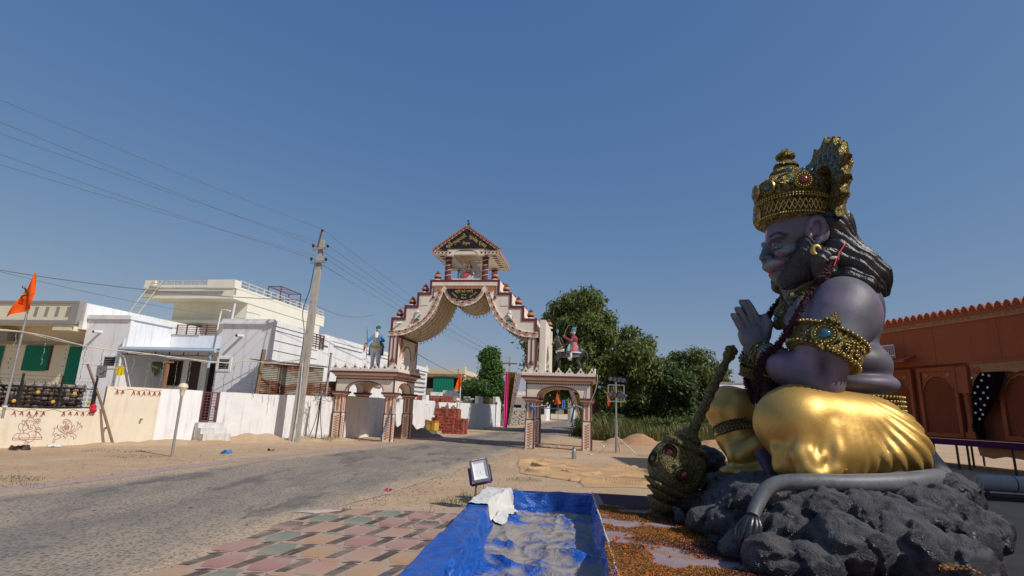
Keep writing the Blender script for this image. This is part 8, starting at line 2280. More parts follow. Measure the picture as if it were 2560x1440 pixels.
# ------------------------------------------------------------------ foreground: the tarp lined basin
def tarp_mat():
 m, t, b = nt('blue_tarpaulin')
 a = t.nodes.new('ShaderNodeAttribute'); a.attribute_name = 'sand'
 v = coords(t)
 c = mixc(t, noise(t, 3, 5, .65, v), (.010, .075, .36), (.02, .13, .52))
 n = noise(t, 2.3, 7, .62, v)
 s = t.nodes.new('ShaderNodeMath'); s.operation = 'ADD'; L(t, n, s.inputs[0]); L(t, a.outputs['Fac'], s.inputs[1])
 f = ramp(t, s.outputs[0], [(.70, 0), (.84, .92)])
 g_ = noise(t, 40, 4, .7, v)
 c2 = mixc(t, g_, (.30, .25, .19), (.38, .32, .25))
 c = mixc(t, f, c, c2)
 c = mixc(t, ramp(t, noise(t, 12, 6, .8, v), [(.66, 0), (.8, .35)]), c, (.10, .085, .06))
 L(t, c, b.inputs['Base Color']); L(t, ramp(t, f, [(0, .27), (.8, .9)]), b.inputs['Roughness'])
 b.inputs['Specular IOR Level'].default_value = .5
 mm = t.nodes.new('ShaderNodeMath'); mm.operation = 'ADD'; L(t, noise(t, 7, 4, .6, v, 1.5), mm.inputs[0]); L(t, mult(t, noise(t, 26, 4, .65, v, .8), .35), mm.inputs[1])
 vo = N(t, 'TexVoronoi', Scale=5.5); dv = N(t, 'TexNoise', Scale=3.0, Detail=3.0)
 va = t.nodes.new('ShaderNodeVectorMath'); va.operation = 'MULTIPLY_ADD'; L(t, dv.outputs['Color'], va.inputs[0]); va.inputs[1].default_value = (.35, .35, .35); L(t, v, va.inputs[2]); L(t, va.outputs[0], vo.inputs['Vector'])
 ma = t.nodes.new('ShaderNodeMath'); ma.operation = 'ADD'; L(t, mm.outputs[0], ma.inputs[0]); L(t, mult(t, vo.outputs['Distance'], 1.6), ma.inputs[1])
 bump(t, b, ma.outputs[0], .75, .04)
 return m
M_tarp = tarp_mat()
BA = 6.0                                   # basin axis, degrees clockwise
BO = (.42, 5.6, 0)                         # its origin on the ground
BX0, BX1, BXI = -1.07, .575, -.70           # outer left edge, right edge, inner left edge
BY1, BY1I = 2.92, 2.74
def basin_h(X, Y):
 """Rim height .30 round a sandy floor, with folds and slumps."""
 def st(a, b, x): t = np.clip((x - a) / (b - a), 0, 1); return t * t * (3 - 2 * t)
 wob = .02 * vnoise(Y * 2.2, .3, .1)
 rimL = st(BX0 - .03, BX0 + .05, X + wob) * (1 - st(BXI - .05, BXI + .06 , X + wob + .05 * vnoise(Y * 1.5, 4, 2)))
 rimR = st(BX1 - .075, BX1 - .008, X + .03 * vnoise(Y * 1.8, 3, 3))
 rimF = st(BY1I - .09, BY1I + .0, Y + .03 * vnoise(X * 2.6, 1, 1)) * st(BX0 - .03, BX0 + .05, X)
 h = np.maximum(np.maximum(rimL, rimR), rimF)
 inside = (X > BXI - .02) & (X < BX1) & (Y < BY1I)
 fl = .035 * fbm(X * 1.3, Y * 1.0, 3.1, 3) + .02
 # long creases of slack tarp across the floor
 for (x0, y0, x1, y1, a, w) in ((-.55, .75, .65, -.05, .10, .07), (-.6, .1, .6, -.75, .075, .06), (.35, -1.4, .62, .2, .10, .06), (-.55, 1.15, .1, 1.35, .05, .05), (.1, 2.5, .25, 1.8, .05, .05), (-.5, -.5, .0, -1.5, .06, .06)):
  dx, dy = x1 - x0, y1 - y0; L2 = dx * dx + dy * dy
  t = np.clip(((X - x0) * dx + (Y - y0) * dy) / L2, 0, 1)
  d = np.sqrt((X - x0 - t * dx + .05 * np.sin(t * 5)) ** 2 + (Y - y0 - t * dy + .04 * np.sin(t * 6)) ** 2)
  fl = fl + a * np.exp(-np.abs(d / w) ** 1.2) * np.sin(np.clip(t, .02, .98) * 3.1416) ** .5
 creepL = .10 * st(BXI + .38, BXI + .02, X) * 1.0
 crease = .030 * (1 - np.abs(vnoise(X * 3.0 + Y, Y * 2.2, 1.5))) ** 6 + .018 * (1 - np.abs(vnoise(X * 6, Y * 4 + X * 3, 2.5))) ** 6
 z = np.where(inside, fl * (1 - h) + .30 * h, .30 * h)
 z = z + np.where(inside, creepL * (1 - h), 0) * .6 + crease * np.where(inside, 1.3, .55) * np.clip(h * 3 + inside, 0, 1)
 return z + .012 * fbm(X * 3, Y * 3, 5, 2) * np.clip(h * 2, 0, 1), h, inside
def grid_surface(name, xs, ys, fn, mat, parent=None, z0=0.0, attr=True):
 X, Y = np.meshgrid(xs, ys, indexing='ij'); Z, h, ins = fn(X, Y)
 # drag cloth sideways near the walls so that the drop has folds
 fold = .028 * np.sin(Y * 13 + 3 * vnoise(Y * 1.3, X * 2, 0)) * np.clip(4 * h * (1 - h), 0, 1)
 fold2 = .026 * np.sin(X * 15 + 3 * vnoise(X * 1.5, Y, 3)) * np.clip(4 * h * (1 - h), 0, 1)
 n0, n1 = X.shape; idx = np.arange(n0 * n1).reshape(n0, n1)
 F = np.stack([idx[:-1, :-1], idx[1:, :-1], idx[1:, 1:], idx[:-1, 1:]], -1).reshape(-1, 4)
 sandv = np.where(ins, np.clip(.36 - 1.6 * h - (Z - .04) * 1.8, -.1, .40), .07)
 return mesh_np(name, np.stack([X + fold * (np.abs(Y - BY1I) > .12), Y + fold2 * (np.abs(Y - BY1I) <= .14), Z + z0], -1).reshape(-1, 3), F, [mat], parent, attrs={'sand': sandv.ravel()})
xs = np.unique(np.r_[np.linspace(BX0 - .10, BX0 + .06, 14), np.linspace(BX0 + .06, BXI - .07, 14), np.linspace(BXI - .07, BXI + .1, 26), np.linspace(BXI + .1, BX1 - .09, 64), np.linspace(BX1 - .09, BX1, 16)])
ys = np.unique(np.r_[np.linspace(-2.7, BY1I - .12, 210), np.linspace(BY1I - .12, BY1I + .02, 22), np.linspace(BY1I + .02, BY1, 8)])
bas = thing('tarp_basin', 'shallow basin lined with crumpled dusty blue tarpaulin', 'basin', BO, BA)
grid_surface('tarpaulin', xs, ys, basin_h, M_tarp, bas)
part('rim_board', bas, lambda mb: mb.box(BX0 + .06, BX1 - .1, BY1 - .04, BY1 + .0, 0, .26, M_wood))
part('far_edge', bas, lambda mb: mb.add([(BX0 + .02, BY1, .30), (BX1, BY1, .31), (BX1, BY1 + .05, .05), (BX0, BY1 + .05, .05)], [(3, 2, 1, 0)], M_tarp))
def tarp_corner(mb):
 q = random.Random(4); vs, fs = [], []
 n = 14
 for i in range(n + 1):
  for j in range(n + 1):
   f, g_ = i / n, j / n; vs.append((BX0 - .02 - .20 * f + .03 * math.sin(g_ * 9), -1.5 - .9 * g_ + .1 * f, .27 * (1 - f) ** .8 + .05 * math.sin(g_ * 11 + f * 4) * (.3 + f) + .05 + .08 * f * (1 - f)))
 for i in range(n):
  for j in range(n): a = i * (n + 1) + j; fs.append((a, a + n + 1, a + n + 2, a + 1))
 mb.add(vs, fs, M_tarp)
part('loose_corner', bas, tarp_corner, 60)
# white cloth lying over the far left corner of the basin
def white_cloth():
 xs2 = np.linspace(BX0 - .04, -.30, 60); ys2 = np.linspace(1.35, BY1 + .03, 90)
 def f(X, Y):
  Z, h, ins = basin_h(X, Y); return Z + .016 + .012 * np.abs(vnoise(X * 9, Y * 7, 2)) + .01 * np.maximum(0, vnoise(X * 22 + Y * 6, Y * 5, 8)), h, ins
 o = grid_surface('white_cloth', xs2, ys2, f, cloth_mat('dusty_white_cloth', (.66, .63, .58), .1, fold=30))
 # ragged hanging outline: drop the quads outside a curved edge
 import bmesh
 bm = bmesh.new(); bm.from_mesh(o.data)
 kill = []
 for fc in bm.faces:
  c = fc.calc_center_median(); xr = -.52 + .05 * math.sin((c.y - 1.3) * 7.0) - .25 * max(0, 1.9 - c.y) - .10 * max(0, c.y - 2.3)
  if c.x > xr or c.y < 1.42 + .10 * math.sin(c.x * 6) : kill.append(fc)
 bmesh.ops.delete(bm, geom=kill, context='FACES'); bm.to_mesh(o.data); bm.free()
 o.location = BO; o.rotation_euler = (0, 0, -R(BA))
 tag(o, 'dusty white cloth draped over the far left corner of the blue basin', 'cloth')
white_cloth()
# floodlight on a stake by the basin
fl_ = thing('floodlight', 'small square floodlight with grey and purple housing on a stake beside the blue basin', 'floodlight', (-.44, 8.62, 0))
part('stake', fl_, lambda mb: mb.tube([(-.02, 0, -.05), (.005, 0, .40)], .016, M_wood, 8), 50)
FH = Matrix.Translation((.045, 0, .57)) @ Euler((R(-14), R(-11), R(14))).to_matrix().to_4x4()
M_fl = paint('floodlight_grey', (.13, .125, .145), .45, .08, 6, bmp=0)
def rr2(w, h, r, n=5):
 out = []
 for cx, cy, a0 in ((w - r, h - r, 0), (-w + r, h - r, 90), (-w + r, -h + r, 180), (w - r, -h + r, 270)):
  for k in range(n + 1): a = R(a0 + 90 * k / n); out.append((cx + r * math.cos(a), cy + r * math.sin(a)))
 return out
def ring_(mb, a, b, ya, yb, mat):
 n = len(a); vs = [FH @ Vector((p[0], ya, p[1])) for p in a] + [FH @ Vector((p[0], yb, p[1])) for p in b]
 mb.add(vs, [(i, i + n, (i + 1) % n + n, (i + 1) % n) for i in range(n)], mat)
def housing(mb):
 o = rr2(.142, .170, .03); i_ = rr2(.118, .142, .012); i2 = rr2(.112, .136, .01)
 ring_(mb, o, i_, -.045, -.047, M_fl); ring_(mb, rr2(.142, .17, .03), rr2(.13, .155, .03), -.045, .03, M_purple) if False else None
 n = len(o)
 vs = [FH @ Vector((p[0], -.045, p[1])) for p in o] + [FH @ Vector((p[0], .01, p[1])) for p in o] + [FH @ Vector((p[0] * .8, .05, p[1] * .8)) for p in o]
 mb.add(vs, [((i + 1) % n, (i + 1) % n + n, i + n, i) for i in range(n)], M_fl); mb.add(vs, [((i + 1) % n + n, (i + 1) % n + 2 * n, i + 2 * n, i + n) for i in range(n)] + [tuple(range(2 * n, 3 * n))], M_purple)
 ring_(mb, i_, i2, -.047, -.035, M_black)
hs_ = part('housing', fl_, housing, 40)
def reflector(mb):
 a = rr2(.112, .136, .01); b_ = rr2(.085, .10, .01); ring_(mb, a, b_, -.035, .0, M_refl); mb.add([FH @ Vector((p[0], .0, p[1])) for p in b_], [tuple(range(len(b_)))], M_refl)
M_refl = paint('white_reflector', (.74, .77, .76), .25, .03, 8, bmp=0)
part('reflector', hs_, reflector)
part('led_chip', hs_, lambda mb: mb.add([FH @ Vector(p) for p in ((-.006, -.003, -.045), (.006, -.003, -.045), (.006, -.003, -.02), (-.006, -.003, -.02))], [(0, 1, 2, 3)], M_greytrim))
def lettering(mb):
 # the maker's small white lettering on the top of the frame is only a row of smudged strokes at this size
 x = -.105
 for w in (.012, .010, .013, .010, .008, .012, 0, .010, .010, .013, .012, .010, .013):
  if w: mb.add([FH @ Vector(p) for p in ((x, -.049, .151), (x + w, -.049, .151), (x + w, -.049, .161), (x, -.049, .161))], [(0, 1, 2, 3)], M_wht)
  x += w + .005 if w else .022
part('lettering', hs_, lettering)
part('bracket', fl_, lambda mb: (mb.bar(FH @ Vector((-.155, .03, .06)), FH @ Vector((-.16, .06, -.19)), .012, .04, M_purple), mb.bar(FH @ Vector((.155, .03, .06)), FH @ Vector((.16, .06, -.19)), .012, .04, M_purple), mb.bar(FH @ Vector((-.16, .06, -.19)), FH @ Vector((.16, .06, -.19)), .012, .04, M_purple)))
part('wire', fl_, lambda mb: mb.tube([FH @ Vector((.05, .04, -.15)), (.1, .02, .2), (.11, .02, .0)], .005, M_wire, 4))
# petals: heaps of torn flowers, countless
def petals():
 q = np.random.RandomState(5)
 n = 260000
 x = -2.17 + 2.4 * q.rand(n); y = -3.6 + 4.7 * q.rand(n)
 d = fbm(x * 1.9, y * 2.6, 1.3, 4) * 1.1 + .46 + .55 * np.clip((x + 1.35) * 1.0, -.25, .5) - .25 * np.clip(y - .1, 0, 1)
 keep = d > .12 + .20 * q.rand(n); x, y, d = x[keep], y[keep], d[keep]
 # leave the rock and the painted shade patch alone
 keep = ~((x > -1.0 + .15 * np.sin(y * 3)) & (y > -2.4)) & ~((y > .25) & (x < -1.0)); x, y, d = x[keep], y[keep], d[keep]; n = len(x)
 kind = .8 * vnoise(x * 1.6 + 9, y * 1.6, 4.2) + .9 * np.clip((x + 1.5) * 1.6, -.5, .9) + .35 * q.normal(size=n)
 mats = [paint('orange_petal', (.62, .15, .006), .8, .3, 20, bmp=0), paint('rust_petal', (.30, .12, .012), .85, .4, 20, bmp=0), paint('dark_petal', (.06, .006, .02), .85, .4, 20, bmp=0), paint('olive_scrap', (.17, .13, .02), .9, .4, 20, bmp=0)]
 sel = np.where(kind > .30, 2, np.where(q.rand(n) < .34, 0, np.where(q.rand(n) < .55, 3, 1)))
 s = .0035 + .0065 * q.rand(n) ** 2
 P = np.c_[x, y, .004 + .020 * q.rand(n) * np.clip(d * 2, .2, 1)]
 u = q.normal(size=(n, 3)); u[:, 2] *= .5; u /= np.linalg.norm(u, axis=1)[:, None]; w = np.cross(u, q.normal(size=(n, 3)) * .4 + np.array([0, 0, 1])); w /= np.linalg.norm(w, axis=1)[:, None]
 V = np.stack([P - u * s[:, None], P + w * s[:, None] * .6, P + u * s[:, None], P - w * s[:, None] * .6 + np.array([0, 0, .004])], 1).reshape(-1, 3)
 F = np.arange(4 * n).reshape(n, 4)
 o = mesh_np('petals', V, F, mats, smooth=False); o.data.polygons.foreach_set('material_index', sel.astype(np.int32))
 o.location = SO; o.rotation_euler = (0, 0, -R(8)); tag(o, 'orange, rust and dark red petals scattered thickly over the platform', 'petals', kind='stuff')
 # whole marigold heads
 mb = MB(); r2 = random.Random(9); cnt = 0
 while cnt < 34:
  xx, yy_ = r2.uniform(-2.1, -.9), r2.uniform(-3.0, .0)
  if xx > -1.05 and yy_ > -2.4: continue
  cnt += 1; rr = r2.uniform(.012, .021)
  for k in range(26):
   dv = Vector((r2.gauss(0, 1), r2.gauss(0, 1), abs(r2.gauss(0, .8)))).normalized(); c = Vector((xx, yy_, .01)) + dv * rr * .8; uu = dv.orthogonal().normalized() * rr * .5; ww = dv.cross(uu)
   mb.add([c - uu, c - ww + dv * .004, c + uu, c + ww + dv * rr * .4], [(0, 1, 2, 3)], mats[0])
 o = mb.build('marigold_heads'); o.location = SO; o.rotation_euler = (0, 0, -R(8)); tag(o, 'bright orange marigold heads lying among the petals', 'petals', kind='stuff')
 mb = MB()
 for (px, py, pz, m_) in (((0.127,-1.3,0.704) + (0,)), ((1.175,-1.2,0.642) + (0,)), ((0.005,-1.75,0.684) + (1,)), ((0.987,-1.4,0.639) + (0,)), ((0.264,-2.75,0.189) + (1,)), ((-0.809,-1.3,0.314) + (0,)), ((-0.469,-0.4,0.507) + (0,))):
  for k in range(40):
   c = Vector((px + r2.gauss(0, .07), py + r2.gauss(0, .04), pz + r2.uniform(.0, .03))); uu = Vector((r2.gauss(0, 1), r2.gauss(0, 1), r2.gauss(0, .5))).normalized() * .013; ww = uu.orthogonal().normalized() * .009
   mb.add([c - uu, c - ww, c + uu, c + ww], [(0, 1, 2, 3)], mats[m_])
 o = mb.build('petals'); o.location = SO; o.rotation_euler = (0, 0, -R(8)); tag(o, 'few orange petals resting on the black rock and the tail', 'petals', kind='stuff')
petals()
# mace leaning on the far knee
mc = thing('mace', 'huge dull bronze mace with red jewels leaning against the knee of the statue', 'mace', SO, 8)
ma, mb_, mt = Vector((-1.469,-0.25,0.053)), Vector((-1.256,-0.25,0.59)), Vector((-0.481,0.02,2.01))
mb_ = ma.lerp(mb_, 1.0)
AX = (Vector((-1.087,-0.22,0.948)) - Vector((-1.409,-0.25,0.214))).normalized(); AH = (mt - Vector((-1.058,-0.22,0.973))).normalized()
hc_ = Vector((-1.246,-0.25,0.59))
hd_ = part('head', mc, lambda mb: mb.lathe([(.0, -.36), (.20, -.345), (.225, -.31), (.24, -.27), (.30, -.19), (.335, -.08), (.335, .04), (.30, .15), (.245, .225), (.27, .245), (.275, .275), (.22, .295), (.15, .33), (.17, .36), (.15, .39), (.10, .43), (.09, .47), (0, .47)], M_bronze, hc_, 40, AX), 40)
def foot(mb):
 mb.lathe([(.0, -.68), (.10, -.67), (.125, -.64), (.11, -.60), (.085, -.575), (.14, -.545), (.185, -.50), (.19, -.46), (.13, -.425), (.17, -.40), (.235, -.375), (.24, -.355), (.19, -.335), (.25, -.315), (.305, -.285), (.305, -.265), (.20, -.245)], M_bronze, hc_, 36, AX)
part('foot', mc, foot, 40)
def haft(mb):
 a = Vector((-1.058,-0.22,0.973)); n = 60; vs, fs = [], []; kk = 14
 qh = Vector((0, 0, 1)).rotation_difference(AH); LL = (mt - a).length
 for i in range(n + 1):
  for k in range(kk):
   t = 2 * math.pi * k / kk; f = i / n; r = (.062 - .012 * f) * (1 + .12 * math.sin(t * 2 - f * 52))
   vs.append(a + qh @ Vector((r * math.cos(t), r * math.sin(t), f * LL)))
 for i in range(n):
  for k in range(kk): k2 = (k + 1) % kk; fs.append((i * kk + k, i * kk + k2, (i + 1) * kk + k2, (i + 1) * kk + k))
 mb.add(vs, fs, M_bronze)
part('haft', mc, haft, 60)
part('pommel', mc, lambda mb: mb.lathe([(.05, -.10), (.075, -.07), (.08, -.03), (.06, .0), (.085, .02), (.08, .06), (.03, .10), (0, .13)], M_bronze, mt, 16, AH), 40)
qm = Vector((0, 0, 1)).rotation_difference(AX)
def macegem(a, h, r, gr, m):
 c = hc_ + qm @ Vector((r * math.cos(a), r * math.sin(a), h)); d = (qm @ Vector((math.cos(a), math.sin(a), .2 * (h > .1) - .2 * (h < -.1)))).normalized()
 g_ = part('gem', hd_, lambda mb: mb.ell(c, (gr, gr, gr * .5), m, 12, 8, Vector((0, 0, 1)).rotation_difference(d).to_matrix()), 60)
 if gr > .03:
  q2 = Vector((0, 0, 1)).rotation_difference(d)
  part('setting', g_, lambda mb: ([mb.lathe([(gr * f, -.014), (gr * (f + .12), .012), (gr * (f + .24), -.014)], M_bronze, c, 24, d) for f in (1.05, 1.7, 2.4)], [mb.ell(c + q2 @ Vector((gr * 1.5 * math.cos(t * .31), gr * 1.5 * math.sin(t * .31), 0)), gr * .16, M_bronze, 6, 4) for t in range(20)]), 60)
vm = math.atan2(-1, -.25)
for (da, h, r, gr, m) in ((.42, -.06, .335, .045, G_red), (-.35, .10, .315, .04, G_red), (-.9, -.04, .335, .036, G_red), (.02, .0, .34, .02, G_green), (.9, .09, .32, .025, G_green), (.95, -.10, .325, .022, G_green), (-.62, .0, .338, .018, G_green), (.72, -.18, .30, .018, G_green), (1.2, -.02, .335, .04, G_red)): macegem(vm + da, h, r, gr, m)
# crumpled tan sheet on the ground behind the platform
def tan_sheet():
 xs2 = np.linspace(.1, 4.6, 300); ys2 = np.linspace(10.6, 17.2, 330)
 X, Y = np.meshgrid(xs2, ys2, indexing='ij')
 r1 = np.clip(1 - np.abs(vnoise(X * .6 + .3 * Y, Y * 2.2 + .5 * vnoise(X, Y, 0), 3.0)) * 9, 0, 1) ** 1.5 * np.clip(vnoise(X * 1.3, Y, 11) + .6, 0, 1)
 r2 = np.clip(1 - np.abs(vnoise(X * 2.0 + Y * 1.2, Y * 1.6, 6.0)) * 6.0, 0, 1) ** 1.5
 left = np.clip((2.6 - X) / 1.6, 0, 1) * np.clip((Y - 12) / 2, 0, 1)
 Z = .014 + .11 * r1 * (1 - .3 * left) + .11 * r2 * left + .012 * fbm(X, Y, 1, 3)
 e = .28 * fbm(X * .9, Y * .9, 7, 3)
 mask = (X - .35 - .12 * (Y - 13) * 0 + e > .0) & (Y + e * 1.5 > 11.4 + .02 * X) & (Y + e * 1.5 < 16.5 - .75 * np.clip(X - 1.9, 0, 9)) & ~((X < 1.6) & (Y < 13.4 - 1.0 * (X - .4)))
 bl = mask.astype(float)
 for _ in range(14): bl[1:-1, 1:-1] = (bl[2:, 1:-1] + bl[:-2, 1:-1] + bl[1:-1, 2:] + bl[1:-1, :-2]) / 4
 Z = .004 + (Z - .004) * np.clip((bl - .5) * 2.4, 0, 1)
 n0, n1 = X.shape; idx = np.arange(n0 * n1).reshape(n0, n1)
 F = np.stack([idx[:-1, :-1], idx[1:, :-1], idx[1:, 1:], idx[:-1, 1:]], -1).reshape(-1, 4)
 F = F[mask[:-1, :-1].ravel()]
 used = np.unique(F); mp = np.full(n0 * n1, -1); mp[used] = np.arange(len(used))
 V = np.stack([X, Y, Z], -1).reshape(-1, 3)[used]
 o = mesh_np('crumpled_sheet', V, mp[F], [M_tan]); tag(o, 'large tan cloth spread crumpled on the sand behind the platform', 'cloth')
tan_sheet()
bt_ = thing('bottle', 'grey steel bottle standing on the sand in front of the right pavilion', 'bottle', (2.188, 18.038, 0))
part('bottle_body', bt_, lambda mb: mb.lathe([(.0, 0), (.07, 0), (.075, .02), (.075, .24), (.05, .30)], M_steel, (0, 0, 0), 16), 40); part('cap', bt_, lambda mb: mb.lathe([(.05, .30), (.052, .31), (.05, .37), (0, .38)], M_greytrim, (0, 0, 0), 14), 40)
one('cardboard_sheet', lambda mb: mb.prism([(-.30, -.1), (.02, -.16), (.32, .10), (.1, .13)], .012, .02, paint('dusty_board', (.52, .46, .40), .9, .1, 5), 'xy'), 'flat pale board lying where the paving meets the road', 'board', loc=(-2.62, 8.02, 0))
def scrap(mb, m, s=1.0, seed=0):
 q = random.Random(seed)
 for k in range(7):
  c = Vector((q.uniform(-.08, .08), q.uniform(-.05, .05), .02)) * s; u = Vector((q.gauss(0, 1), q.gauss(0, 1), q.gauss(0, .4))).normalized() * .07 * s; w = u.orthogonal().normalized() * .04 * s; mb.add([c - u, c - w, c + u, c + w + Vector((0, 0, .03))], [(0, 1, 2, 3)], m)
for k, (p, m, s_, lab, cat) in enumerate((((-2.078,10.045,0.0), M_pink, .8, 'purple scrap of cloth lying on the right road edge', 'scrap'), ((-7.847,15.8,0.0), M_blue, 1.6, 'crumpled blue plastic scrap on the dirt in front of the steps', 'scrap'), ((-12.831,15.888,0.0), M_wht, 1.6, 'white paper scrap at the foot of the painted wall', 'scrap'), ((6.283,28.325,0.0), M_black, 2.0, 'black rag lying before the earth heap', 'rag'), ((-12.863,14.819,0.0), M_brown, 2.2, 'brown heap of rubbish at the left end of the painted wall', 'rubbish'), ((-7.182,17.132,0.0), M_black, .9, 'small black scrap on the dirt left of the road', 'scrap'), ((-1.522,38.655,0.0), M_sash, 1.6, 'green plastic bag at the foot of the streaky wall', 'bag'), ((4.272,24.413,0.0), M_wht, .9, 'white crumpled cup near the light stand', 'litter'), ((2.983,19.905,0.0), M_wht, .8, 'white paper scrap in front of the right pavilion', 'litter'), ((2.159,23.36,0.0), M_wht, 1.1, 'pale plastic scrap under the right pavilion', 'litter'), ((6.908,29.694,0.0), M_yellow, .9, 'yellow scrap right of the black rag', 'litter'))):
 one('litter', lambda mb: scrap(mb, m, s_, k), lab, cat, loc=p)
qq_ = random.Random(77)
mbx = MB()
for k in range(240):
 y = 7 + 16 * qq_.random() ** 1.3; x = qq_.choice([np.interp(y, [p[1] for p in RL], [p[0] for p in RL]) - abs(qq_.gauss(0, 2.5)), np.interp(y, [p[1] for p in RR], [p[0] for p in RR]) + abs(qq_.gauss(0, 2.0)), qq_.uniform(-7, 0)])
 if x > -2.8 and y < 8.6: continue
 c = Vector((x, y, .012)); a = qq_.uniform(0, 6.28); u = Vector((math.cos(a), math.sin(a), .1)) * qq_.uniform(.012, .05); w = Vector((-math.sin(a), math.cos(a), .15)) * qq_.uniform(.006, .02)
 mbx.add([c - u, c - w, c + u, c + w], [(0, 1, 2, 3)], qq_.choice([M_wht, M_dark, M_wood, M_brown, M_leafdry]))
tag(mbx.build('crumbs'), 'tiny scraps of paper, twigs and leaves scattered over road and dirt', 'litter', kind='stuff')
tw = thing('twig', 'dry twig with a sagging branch lying on the painted paving', 'twig', (-1.027,7.968,0.0) )
part('branch', tw, lambda mb: (mb.tube([(-.02, 0, .01), (.0, .02, .12), (.05, .05, .17), (.12, .1, .18)], [.004, .004, .003, .002], M_wood, 5), mb.tube([(0, .02, .12), (-.02, .0, .2)], [.003, .001], M_wood, 4), mb.tube([(.03, 0, .012), (.05, .01, .1), (.04, .03, .15)], [.003, .003, .001], M_wood, 4)))
# ------------------------------------------------------------------ right: terracotta stage wall (x along the wall away from the camera, y towards us)
RO, RD = (15.633,19.5,0.0), -102
M_tera = paint('terracotta_set_paint', (.42, .10, .032), .85, .10, 1.2, dirt=(.22, .06, .035), dirt_amt=.4, bmp=.25, bscale=12)
M_terad = paint('terracotta_panel', (.27, .065, .022), .8, .12, 2, bmp=.4, bscale=14)
M_terah = paint('terracotta_gilt', (.46, .20, .08), .7, .15, 6, bmp=.4, bscale=22)
swl = thing('stage_wall', 'tall terracotta temple-style stage wall with crested top and carved lattice panels', 'stage wall', RO, RD)
U0, U1 = -6.5, 4.2
part('wall', swl, lambda mb: mb.box(U0, U1, -.30, 0, 3.6, 5.0, M_tera))
part('wall', swl, lambda mb: (mb.box(U0, U1, -.30, -.12, 1.0, 3.6, M_terad)))
part('frieze', swl, lambda mb: (mb.box(U0, U1, -.2, .06, 5.0, 5.06, M_terah), mb.box(U0, U1, -.2, .03, 5.06, 5.20, M_terah), mb.box(U0, U1, -.2, .08, 5.20, 5.27, M_tera)))
part('carved_scroll', swl, lambda mb: [mb.tube([(U0 + .1 + k * .2 + .075 * math.cos(t * .6), .034, 5.13 + .045 * math.sin(t * .6)) for t in range(9)], .012, M_terah, 4) for k in range(52)])
cr = [(-.13, 0), (.13, 0), (.13, .05), (.10, .07), (.115, .12), (.09, .15), (.10, .18), (.05, .22), (.05, .25), (0, .27), (-.05, .25), (-.05, .22), (-.10, .18), (-.09, .15), (-.115, .12), (-.10, .07), (-.13, .05)]
for k in range(39):
 u = U0 + .15 + k * .273
 c_ = part('crest_tile', swl, lambda mb: (mb.prism([(u + a, 5.271 + b) for a, b in cr], -.05, .05, M_tera, 'xz'), mb.lathe([(.075, 0), (.08, .02), (.055, .03), (.05, .015), (0, .03)], M_tera, (u, .052, 5.38), 10, (0, 1, 0))))
part('panel_seam', swl, lambda mb: [mb.box(a - .008, a + .008, 0.001, .006, 3.6, 5.0, M_terad) for a in (-2.1, .1, 1.3)])
part('sunshade', swl, lambda mb: mb.add([(U0, .02, 5.0), (-3.3, .02, 5.0), (-3.1, .75, 4.83), (U0, .75, 4.8), (U0, .02, 5.04), (-3.3, .02, 5.04), (-3.1, .75, 4.88), (U0, .75, 4.85)], [(0, 1, 2, 3), (7, 6, 5, 4), (2, 6, 7, 3), (1, 5, 6, 2)], M_terad))
